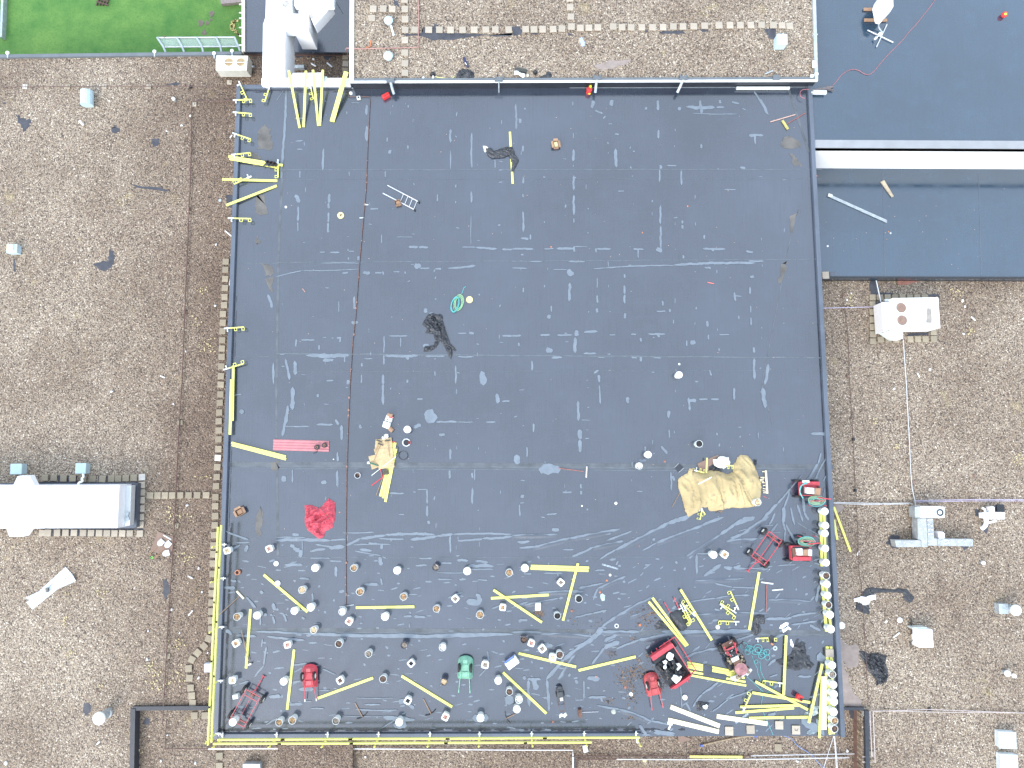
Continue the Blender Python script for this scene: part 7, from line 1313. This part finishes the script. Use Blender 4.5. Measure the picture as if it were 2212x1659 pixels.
wire('32', [(568,1022),(985,1033),(1225,1028),(1265,1055)], ZR+.1, .017, 'conduit', STEEL, 'upper pale wire from black roof to duct unit', 'wire'); wire('32', [(568,1032),(900,1042),(1220,1035)], ZR+.07, .017, 'conduit', STEEL, 'lower pale wire from black roof to duct unit', 'wire')
wire('32', [(1268,1008),(1740,998),(2450,1000)], ZR+.1, .015, 'conduit', mat('lilac_cable', (.5,.46,.62), .5, .1), 'upper lilac wire leading right from the duct unit', 'wire'); wire('32', [(1268,1020),(1740,1010),(2450,1010)], ZR+.07, .015, 'conduit', MATS['lilac_cable'], 'lower lilac wire leading right from the duct unit', 'wire')
wire('31', [(640,880),(690,1200),(705,1659),('32',715,100),('32',735,480),('32',755,920),('32',768,1100),('32',790,1659),('33',806,50),('33',835,500),('33',862,1000),('33',866,1110)], ZR+.06, .014, 'lightning_wire', COPPER, 'dark wire running down the right gravel beside the roof edge')
bl_ = []
for k, x, y, z, l_, mt in (('00',220,752,ZL,'first wire block from left on the level upper left wire',PAVW),('00',590,752,ZL,'second wire block from left on the level upper left wire',OLIVE),('00',905,752,ZL,'third wire block from left on the level upper left wire',PAVG),('00',1287,752,ZL,'fourth wire block from left on the level upper left wire',PAVG),('00',1650,757,ZL,'dark wire block at the right end of the level wire',BLK),('00',1985,716,ZL,'olive block below the fan condenser',PAVG),('00',1680,905,ZL,'pale block at the top of the long reddish wire',PAVG),
   ('01',1635,152,ZL,'first block down the long reddish wire',BRN),('01',1605,1042,ZL,'second block down the long reddish wire',BRN),('02',1560,335,ZL,'third block down the long reddish wire',OLIVE),('02',1525,1225,ZL,'fourth block down the long reddish wire',OLIVE),('03',1450,690,ZL,'last block down the long reddish wire',OLIVE),('03',838,985,ZL,'lone brown block on the lower left gravel',BRN),
   ('31',658,886,ZR,'dark block near the top of the right dark wire',BRN),('31',642,1002,ZR,'dark block on the lilac cable',BRN),('31',690,1592,ZR,'dark block midway down the right dark wire',BRN),('32',734,478,ZR,'black block on the right dark wire above the hose carts',BLK),('32',750,920,ZR,'black block on the right dark wire near the lilac junction',BLK),('32',1216,512,ZR,'upper dark block on the pale cable',BRN),('32',1218,652,ZR,'middle dark block on the pale cable',BRN),('32',1250,846,ZR,'lower dark block on the pale cable',BRN),('32',985,1038,ZR,'grey block on the paired wires left of the duct unit',BRN),('32',1402,1012,ZR,'grey block just right of the duct unit wires',PAVG),('32',1746,1004,ZR,'dark block on the lilac wires, middle',BRN),('32',2142,1015,ZR,'dark block on the lilac wires near the right edge',BRN),('32',1778,792,ZR,'pinkish square plate on the right gravel',BRN),('33',1388,1148,ZR,'dark block on the lower right wires',BLK),('33',2005,1160,ZR,'brown block on the lower right wires',BRN),('33',838,1185,ZR,'blue-grey box beside the lower right kerb',METAL),('33',857,1245,ZR,'pale slab beside the lower right kerb',PAVG),('33',885,1535,ZR,'pale block low beside the lower right kerb',PAVG),('31',1065,822,ZR,'pinkish stone above the two-fan unit',BRN)):
    c_ = P(G(k,x,y),z); s_ = .22 if mt in (PAVW, PAVG, OLIVE, METAL) else .13; m = MB(); m.box((c_.x,c_.y,0), (s_,s_*.95,.05), R0.uniform(-.1,.1), z0=z+.004); m.box((c_.x,c_.y,0), (.06,.11,.04), z0=z+.052); build(m, 'wire_block', mt, o=c_, label=l_, cat='block', group='small blocks carrying the roof wires')
# grey cables and blue rope at the SE corner
for pts, l_ in (([(568,1382),(520,1530),(478,1670)],'left thin grey cable hanging from the southeast corner'),([(570,1385),(582,1520),(592,1680)],'middle thin grey cable hanging from the southeast corner'),([(575,1385),(590,1520),(602,1680)],'right thin grey cable hanging from the southeast corner')): wire('33', pts, ZB+.3, .014, 'grey_cable', STEEL, l_, 'cable')
m = MB(); q = smooth_path([P(G('33',x,y),ZB+.05) for x, y in ((125,1378),(200,1405),(260,1470),(340,1520),(390,1560),(440,1620),(495,1665))]); m.tube(q, .014, 5); build(m, 'blue_rope', mat('blue_rope', (.20,.32,.62), .8, .4, 30), o=q[0], label='blue rope trailing over the gravel below the southeast corner', cat='rope')
m = MB(); q = smooth_path([P(G('h2',x,y),ZB+.06) for x, y in ((1062,1648),(1300,1590),(1550,1535),(1800,1495),(1990,1490))]); m.tube(q, .035, 6); o = build(m, 'bent_pole', mat('weathered_wood', (.38,.30,.20), .8, .3), o=q[0], label='bent wooden pole with blue ends below the south edge', cat='pole')
for i_ in (0,-1): m = MB(); c_ = q[i_]; m.cyl((c_.x,c_.y), .05, ZB+.02, ZB+.12, 10); build(m, 'blue_end', BLUE, o, o=o.location)
q = Pl(pp('h2', [(650,1480),(745,1485),(905,1545),(685,1605)]), ZB+.02); m = MB(); m.prism([(v.x,v.y) for v in q], ZB+.01, ZB+.025); build(m, 'board_piece', BRN, o=q[0], label='brown torn board piece on the gravel by the south edge', cat='board')
boxat('23', [(608,1468),(645,1460),(662,1520),(622,1530)], ZB, ZB+.15, 'white_crate', WHITE, 'white box on the gravel below the south rail end', 'box')
kc('white_rag', '23', [(1070,1400),(1095,1395),(1098,1430),(1085,1450),(1070,1435)], ZB, .08, FOAM, 'white rag below the east end of the south rail', 'rag', step=.03, seed=70); boxat('23', [(1128,1585),(1165,1590),(1160,1612),(1130,1605)], ZB+.02, ZB+.06, 'yellow_foam', CUTY, 'yellow foam piece on the lower pale conduit', 'foam')
# ================================================================== board with shovels
board('02', [(1368,1275),(1530,1330),(1465,1498),(1300,1440)], ZL+.01, .02, BRN, 'brown_board', 'brown board with shovels on the left gravel')
for (bx, by, hx, hy, l_) in ((1390,1370,1295,1470,'shovel at the left of the brown board'),(1452,1385,1350,1490,'shovel at the right of the brown board'),(1438,1462,1315,1500,'lowest shovel on the board with a green grip')):
    B, Hn = P(G('02',bx,by), ZL+.07), P(G('02',hx,hy), ZL+.06); e = thing('shovel', B, l_, 'shovel', group='shovels on the brown board'); d = (Hn-B).normalized(); n_ = Vector((-d.y,d.x,0))
    m = MB(); s_ = B-d*.14; q = [s_-n_*.12, s_+n_*.12, B+n_*.13+d*.06, B+d*.17+n_*.05, B+d*.17-n_*.05, B-n_*.13+d*.06]; m.prism([(v.x, v.y) for v in q], B.z, B.z+.012); 
    for k_ in (-.06,-.02,.02,.06): m.tube([s_+n_*k_+Vector((0,0,.02)), B+n_*k_*.8+d*.05+Vector((0,0,.02))], .007, 4)
    build(m, 'blade', STEEL, e); m = MB(); m.tube([B+d*.14, Hn], .016, 6); build(m, 'handle', WOOD, e); m = MB(); m.ring((Hn.x,Hn.y), .06, .035, Hn.z-.02, Hn.z+.02, 10); build(m, 'grip', mat('lime_grip', (.15,.6,.1), .5) if 'green' in l_ else WOOD, e)
zrod('02',1415,1305,1482,1345,ZL+.05,ZL+.05,.03,'white_bar',WHITE,'white bar at the top of the shovel board','bar')
# ================================================================== litter of small white scraps on the gravel
SC = [('00',1650,1005,ZL),('00',1572,1088,ZL),('00',1442,1136,ZL),('01',1870,458,ZL),('01',1863,983,ZL),('01',1607,1378,ZL),('02',1503,175,ZL),('02',967,68,ZL),('02',1720,1590,ZL),('02',1620,1050,ZL),('03',1748,136,ZL),('03',1487,288,ZL),('03',1555,493,ZL),('03',1283,475,ZL),('03',1278,720,ZL),('03',1720,876,ZL),('03',1797,660,ZL),('03',1447,1372,ZB),('03',1393,1595,ZB),('03',1692,1615,ZB),('13',945,1560,ZB),
      ('31',715,876,ZR),('31',680,935,ZR),('31',1675,940,ZR),('31',1698,990,ZR),('31',1685,1228,ZR),('31',1395,1535,ZR),('32',1085,42,ZR),('33',1015,390,ZR),('33',250,1598,ZR-.65),('33',680,1508,ZR-.65),('00',720,750,ZL)]
sc0 = None
for k, x, y, z in SC[:-1]:
    c_ = P(G(k,x,y),z)
    if sc0 is None: m = MB(); m.add([(-.05,-.03,0),(.05,-.02,0),(.06,.03,0),(-.03,.04,0),(-.04,-.02,.04),(.04,-.02,.05),(.04,.02,.04),(-.02,.03,.05)], [[0,1,2,3],[4,5,6,7],[0,1,5,4],[1,2,6,5],[2,3,7,6],[3,0,4,7]]); sc0 = bpy.data.objects.new('foam_scrap', m.mesh('foam_scrap', FOAM)); COL.objects.link(sc0); o = sc0
    else: o = sc0.copy(); COL.objects.link(o)
    o.location = c_+Vector((0,0,.015)); o.rotation_euler = (0,0,R0.uniform(0,6)); s_ = R0.uniform(.8,1.4); o.scale = (s_,s_,s_); tag(o, 'small white scrap lying loose on a gravel roof', 'scrap', 'small white scraps on the gravel')
for k, a, z, l_ in (('00',(1988,1193,2005,1168),ZL,'white stick beside the fourth west edge rail post'),('01',(1385,1588,1425,1605),ZL,'white stick on the left gravel near the reddish wire'),('03',(1630,340,1665,298),ZL,'pale stick left of the lower west rail'),('03',(838,1455,862,1430),ZL,'pale stick below the large round vent'),('03',(1628,0,1665,22),ZL,'white stick near the top of the west guard rail'),('31',(1755,1078,1790,1110),ZR,'white stick right of the two-fan unit'),('31',(1290,1565,1310,1600),ZR,'white bent scrap below the two-fan unit'),('33',(1085,530,1135,490),ZR,'thin pale stick left of the metal cabinet'),('32',(770,1480,785,1440),ZR,'pale green stick right of the long gravel plank'),('01',(1945,335,2005,385),ZL,'thin pale lath at the roof edge, upper left'),('01',(1992,730,1985,808),ZL,'white strip beside the west edge pavers'),('13',(935,1560,955,1558),ZB,None)):
    if l_: rod(k, [(a[0],a[1]),(a[2],a[3])], z+.03, .03, 'white_stick', LID, l_, 'stick')
lump('01',1903,74,.07,METAL,'ring_cap','grey ring near the yellow plank end on the left gravel','ring',z=ZL,flat=True)
# ================================================================== north roof items
rod('10', [(1167,222),(1190,305)], ZN+.04, .045, 'white_tube', LID, 'short white tube on the north gravel between two domes', 'tube')
m = MB(); q = P(G('10',1815,540),ZN+.05); m.tube([P(G('10',1795,498),ZN+.05), P(G('10',1812,540),ZN+.07), P(G('10',1833,580),ZN+.05)], .05, 8); o = build(m, 'rolled_umbrella', NAVY, o=q, label='dark blue rolled umbrella on the north gravel', cat='umbrella'); m = MB(); m.tube([P(G('10',1806,540),ZN+.125), P(G('10',1820,560),ZN+.125)], .02, 5); build(m, 'white_tag', WHITE, o, o=o.location)
lump('10',1527,648,.11,BLK,'black_ball','black round bundle at the north roof edge','bundle',z=ZN,h_=.2); lump('10',1447,677,.06,LID,'white_cup','left white cup on the north roof edge','cup',z=ZN,h_=.1); lump('10',1531,668,.05,LID,'white_cup','white cup right in front of the black bundle','cup',z=ZN+.1,h_=.1)
m = MB(); m.tube([P(G('10',x,y),ZN+.06) for x, y in ((1545,664),(1610,672),(1690,680),(1715,660))], .022, 5); build(m, 'yellow_strap', mat('pale_yellow', (.6,.6,.25), .6), o=P(G('10',1545,664),ZN), label='pale yellow strap along the north roof edge', cat='strap')
m = MB(); m.tube(smooth_path([P(G('10',x,y),ZN+.03) for x, y in ((948,410),(985,400),(990,350))]), .02, 5); build(m, 'cord', ORG, o=P(G('10',985,380),ZN), label='short orange cord beside the copper pipe', cat='cord')
o = boxat('20', [(25,580),(130,598),(125,622),(20,605)], ZN, ZN+.14, 'black_case', mat('dark_case', (.05,.055,.05), .5, .3), 'black case with a white spot at the north roof edge', 'case'); 
lump('20',200,628,.10,BLK,'black_pot','black round pot between white bag and jacket','pot',z=ZN,h_=.16); lump('20',135,655,.06,FOAMC,'scrap','cream scrap beside the white bag on the north edge','scrap',z=ZN,h_=.08)
kc('blue_sheet', '20', [(580,330),(605,325),(625,360),(630,395),(605,405),(590,370)], ZN, .02, mat('pale_blue_film', (.38,.48,.68), .5, .2), 'pale blue film scrap on the north gravel', 'film', step=.04, seed=72)
rod('30', [(5-30,640),(60-20,610)], ZN+.04, .03, 'metal_strip', METAL, 'grey metal strip by the east end of the north roof edge', 'strip')
for i, (k, x, y, x2, y2) in enumerate((('10',1163,712,1192,812),('20',733,690,720,800),('20',1480,690,1428,800),('10',2098,700,2110,760))):
    a = P(G(k,x,y),ZN+.1); e = thing('roof_drain', a, f'{ordn(i if i < 1 else (2 if i < 3 else 1) if i != 2 else 3)} drain bracket from left on the north building edge', 'drain', group='drain brackets on the north wall')
    m = MB(); m.box((a.x,a.y+.06,0), (.34,.16,.09), z0=ZN+.07); m.box((a.x-.14,a.y+.14,0), (.06,.1,.16), z0=ZN+.02); m.box((a.x+.14,a.y+.14,0), (.06,.1,.16), z0=ZN+.02); build(m, 'bracket', COPE, e)
    m = MB(); b_ = P(G(k,x2,y2),.25); m.tube([a+Vector((0,.02,.02)), Vector((a.x+(b_.x-a.x)*.4, a.y-.14, .42)), b_] if i < 3 else [a, Vector((a.x,a.y-.12,.35)), Vector((a.x,a.y-.14,.02))], .06 if i < 3 else .03, 8); build(m, 'spout', METAL, e)
a = P(G('30',70,678),ZN+.1); e = thing('roof_drain', a, 'small drain box near the east corner of the north building', 'drain', group='drain brackets on the north wall'); m = MB(); m.box((a.x,a.y+.03,0), (.28,.2,.1), z0=ZN+.05); build(m, 'bracket', COPE, e)
m = MB(); A, B = P(G('20',1940,770),.12), P(G('30',188,770),.12); strip(m, A, B, .10, .05, .15, 1); build(m, 'white_channel', WHITE, o=A, label='long white strip lying along the foot of the north wall', cat='strip')
for k, x, y, l_ in (('30',399,555,'white lamp box on the east edge of the north building'),('30',418,640,'white lamp on the southeast corner of the north building'),('30',380,656,'flat white plate at the southeast corner of the north building')): q = P(G(k,x,y),ZN+.15); m = MB(); m.box((q.x,q.y,0), (.14,.3 if y == 555 else .1,.08), z0=ZN+.11); build(m, 'edge_lamp', LID, o=q, label=l_, cat='lamp', bevel=.01)
m = MB(); q = P(G('30',408,298),ZN+.1); m.ring((q.x,q.y), .11, .05, ZN+.0, ZN+.12, 4); build(m, 'edge_clamp', METAL, o=q, label='square metal clamp on the east edge of the north building', cat='clamp')
for k, x, y, l_ in (('10',820,806,'white ball lamp at the wall corner beside the copper wire'),): lump(k, x, y, .08, LID, 'ball_lamp', l_, 'lamp')
m = MB(); q = P(G('10',890,853)); t = thing('white_socket', q, 'small square white socket box near the north wall', 'box'); m.box((0,0,0), (.16,.16,.1), .2, z0=.006); part(m, 'case', WHITE, t, bevel=.02); m = MB(); m.box((0,0,0), (.07,.07,.01), .2, z0=.106); part(m, 'hole', BLK, t)
for k, x, y, l_ in (('00',65,463,'leftmost white lamp on the lawn-side edge'),('00',1335,452,'white lamp left of the glass canopy'),('00',1850,467,'white lamp beside the fan condenser'),('00',2005,446,'white lamp above the fan condenser')):
    q = P(G(k,x,y),ZL+.15); t = thing('edge_lamp', q, l_, 'lamp', group='lamps on the lawn-side roof edge'); m = MB(); m.dome((0,.04), .09, 0, .07, 12, 3); part(m, 'head', LID, t, smooth=True); m = MB(); m.box((0,-.1,0), (.06,.2,.05), z0=-.06); part(m, 'arm', METAL, t)
# ================================================================== northeast roof items
q = Pl(pp('30', [(945,0),(985,-60),(1060,-60),(1092,0),(1094,60),(1065,95),(990,176),(955,165),(930,45)]), .75); c_ = sum(q, Vector((0,0,0)))/len(q)
e = thing('satellite_dish', Vector((c_.x,c_.y,0)), 'white many-sided dish housing on pavers at the top right', 'dish'); n_ = len(q)
m = MB(); m.prism([(v.x, v.y) for v in q], .45, .78, [tuple(c_.xy+(v.xy-c_.xy)*.85) for v in q]); build(m, 'dish', WSTEEL, e, bevel=.03); m = MB(); m.cyl((c_.x,c_.y), .05, .0, .45, 12); m.box((c_.x-.05,c_.y-.2,0), (1.0,.12,.06), z0=.02); m.box((c_.x-.05,c_.y+.3,0), (1.0,.12,.06), z0=.02); build(m, 'stand', CARD, e)
m = MB(); q2 = smooth_path([P(G('30',x,y),z_) for x, y, z_ in ((970,180,.5),(955,220,.2),(965,250,.1),(990,280,.1))]); m.tube(q2, .03, 6); build(m, 'cable', METAL, e)
e = thing('antenna_cross', P(G('30',972,305)), 'grey cross-shaped antenna stand below the white dish housing', 'antenna'); m = MB()
for a, b_ in (((860,260),(1082,366)),((1028,210),(937,406))): m.tube([P(G('30',*a),.06), P(G('30',*b_),.06)], .025, 6)
build(m, 'cross_bar', STEEL, e); c_ = P(G('30',965,298),.3); m = MB(); m.cyl((c_.x,c_.y), .02, .04, .3, 8); m.cyl((c_.x,c_.y), .075, .3, .36, 14); m.cyl((c_.x-.1,c_.y-.08), .05, .1, .2, 12); build(m, 'mast', LID, e)
m = MB(); q = smooth_path([P(G('30',x,y),.02) for x, y in ((1445,-60),(1440,0),(1360,110),(1280,210),(1220,275),(1150,360),(1050,460),(970,550),(920,610),(870,645),(820,632),(780,608),(715,602),(640,645),(590,705),(550,750))]); m.tube(q, .013, 5); build(m, 'red_hose', mat('faded_red_hose', (.36,.14,.16), .6, .3, 12), o=q[0], label='faded red hose snaking across the northeast roof', cat='hose')
m = MB(); q = smooth_path([P(G('30',x,y),.16) for x, y in ((355,772),(300,775),(278,800),(285,835),(320,850))]); m.tube(q, .016, 5); build(m, 'red_hose', MATS['faded_red_hose'], o=q[0], label='red hose end curled at the northeast corner of the black roof', cat='hose')
e = thing('gas_canister', P(G('30',435,800)), 'silver canister lying by the northeast corner', 'canister'); m = MB(); m.tube([P(G('30',385,798),.13), P(G('30',500,800),.13)], .10, 14); build(m, 'bottle', STEEL, e); m = MB(); m.tube([P(G('30',372,798),.13), P(G('30',390,798),.13)], .05, 10); build(m, 'valve', METAL, e)
e = thing('grey_funnel', P(G('30',460,770)), 'dark pipe with crushed end beside the silver canister', 'pipe'); m = MB(); q = Pl(pp('30', [(372,775),(540,742),(575,745),(540,765),(572,780),(520,770),(375,792)]), .12); m.prism([(v.x, v.y) for v in q], .02, .12); build(m, 'pipe', mat('brownish_metal', (.14,.12,.12), .5, .3), e)
for i, pts in enumerate(([(968,1580),(1003,1545),(1060,1655),(1075,1700)],)): q = [P(G('30',x,y),ZLR+.03) for x, y in ((967,1578),(1003,1548),(1048,1610),('',0)) if x != '']; 
q = [P((1901.7,393), ZLR+.03), P((1909.5,389.5), ZLR+.03), P((1930,424.5), ZLR+.03), P((1926,426.5), ZLR+.03)]; m = MB(); m.prism([(v.x, v.y) for v in q], ZLR+.01, ZLR+.06); build(m, 'wooden_wedge', mat('tan_wedge', (.42,.36,.26), .7, .3), o=q[0], label='tapering wooden board at the foot of the white wall', cat='board')
e = thing('steel_rails', P((1793,421), ZLR), 'pair of long steel rails lying slanted on the annex roof', 'rails')
for off, n_ in ((0,'rail'),(3.2,'rail')): A, B = P((1792,421.5+off*1.0), ZLR+.04), P((1915.5,477+off*1.0), ZLR+.04); m = MB(); m.tube([A,B], .033, 4); build(m, n_, METAL, e)
m = MB(); A, B = P((1795,424.5), ZLR+.02), P((1914,480), ZLR+.02); m.tube([A,B], .02, 4); c_ = P((1793,422.5), ZLR+.05); m.box((c_.x,c_.y,0), (.2,.14,.06), -.4, z0=ZLR+.02); build(m, 'joint', WHITE, e)
# brick coloured piece at the annex foot
boxat('31', [(1120,765),(1370,758),(1250,785),(1190,802),(1125,802)], ZR+.01, ZR+.04, 'brick_sheet', BRICK, 'brick-red sheet at the foot of the annex edge', 'sheet')
# ================================================================== canopy, fence, lawn things
e = thing('glass_canopy', P(G('00',1700,400), -4.4), 'glass canopy on grey brackets over the lawn side of the gravel building', 'canopy'); zc = -4.2
m = MB(); q = Pl(pp('00', [(1360,325),(2028,322),(2052,402),(1425,406)]), zc); m.prism([(v.x, v.y) for v in q], zc-.02, zc); build(m, 'glass', GLASS, e)
m = MB(); 
for a, b_ in (((1355,326),(2030,322)),((1425,406),(2052,402))): m.tube([P(G('00',*a),zc+.03), P(G('00',*b_),zc+.03)], .04, 6)
build(m, 'edge_rail', METAL, e)
for a, b_, c_ in (((1360,328),(1412,404),(1432,452)),((1530,328),(1575,404),(1592,450)),((1700,327),(1745,402),(1756,450)),((1868,326),(1905,401),(1914,448)),((2028,324),(2060,400),(2075,442))): m = MB(); m.tube([P(G('00',*a),zc+.05), P(G('00',*b_),zc+.05), P(G('00',*c_),zc+.0)], .06, 4); build(m, 'bracket', METAL, e)
c_ = P(G('00',895,10), ZG); m = MB()
for i in range(4): m.box((c_.x-.25+i*.17,c_.y,0), (.05,.6,.05), -.3, z0=ZG+.02)
for i in range(3): m.box((c_.x,c_.y-.2+i*.2,0), (.7,.05,.05), -.3, z0=ZG+.075)
build(m, 'lawn_grate', mat('brown_grate', (.12,.07,.06), .7), o=c_, label='brown lattice grate lying on the lawn at the top', cat='grate')
m = MB(); A, B = P(G('00',1908,34), ZG+.3), P(G('00',2092,14), ZG+.3); strip(m, A, B, .25, ZG+.1, ZG+.3, 1); build(m, 'wooden_bench', mat('grey_wood', (.30,.26,.25), .8, .3), o=A, label='grey wooden beam on the lawn beside the black roof', cat='beam')
m = MB(); r = random.Random(2)
for x, y in ((2040,180),(2015,185),(2012,205),(2015,225),(2010,245),(2030,265),(2045,285),(2060,300)):
    for _ in range(5): p = P(G('00',x+r.gauss(0,8),y+r.gauss(0,6)), ZG); s_ = r.uniform(.03,.07); m.prism([(p.x+s_*math.cos(a),p.y+s_*math.sin(a)) for a in (0,1.4,2.7,4,5.2)], ZG+.01, ZG+.04)
build(m, 'yellow_crumbs', mat('yellow_crumb', (.60,.52,.22), .9, .3), kind='stuff', label='yellow crumbs trailing over the lawn', cat='debris')
m = MB(); A, B = P((3,-20), ZG+.3), P((-1,80), ZG+.3); strip(m, A, B, .12, ZG, ZG+.3, 1); build(m, 'garden_kerb', METAL, o=A, label='pale kerb at the far left of the lawn', cat='kerb')
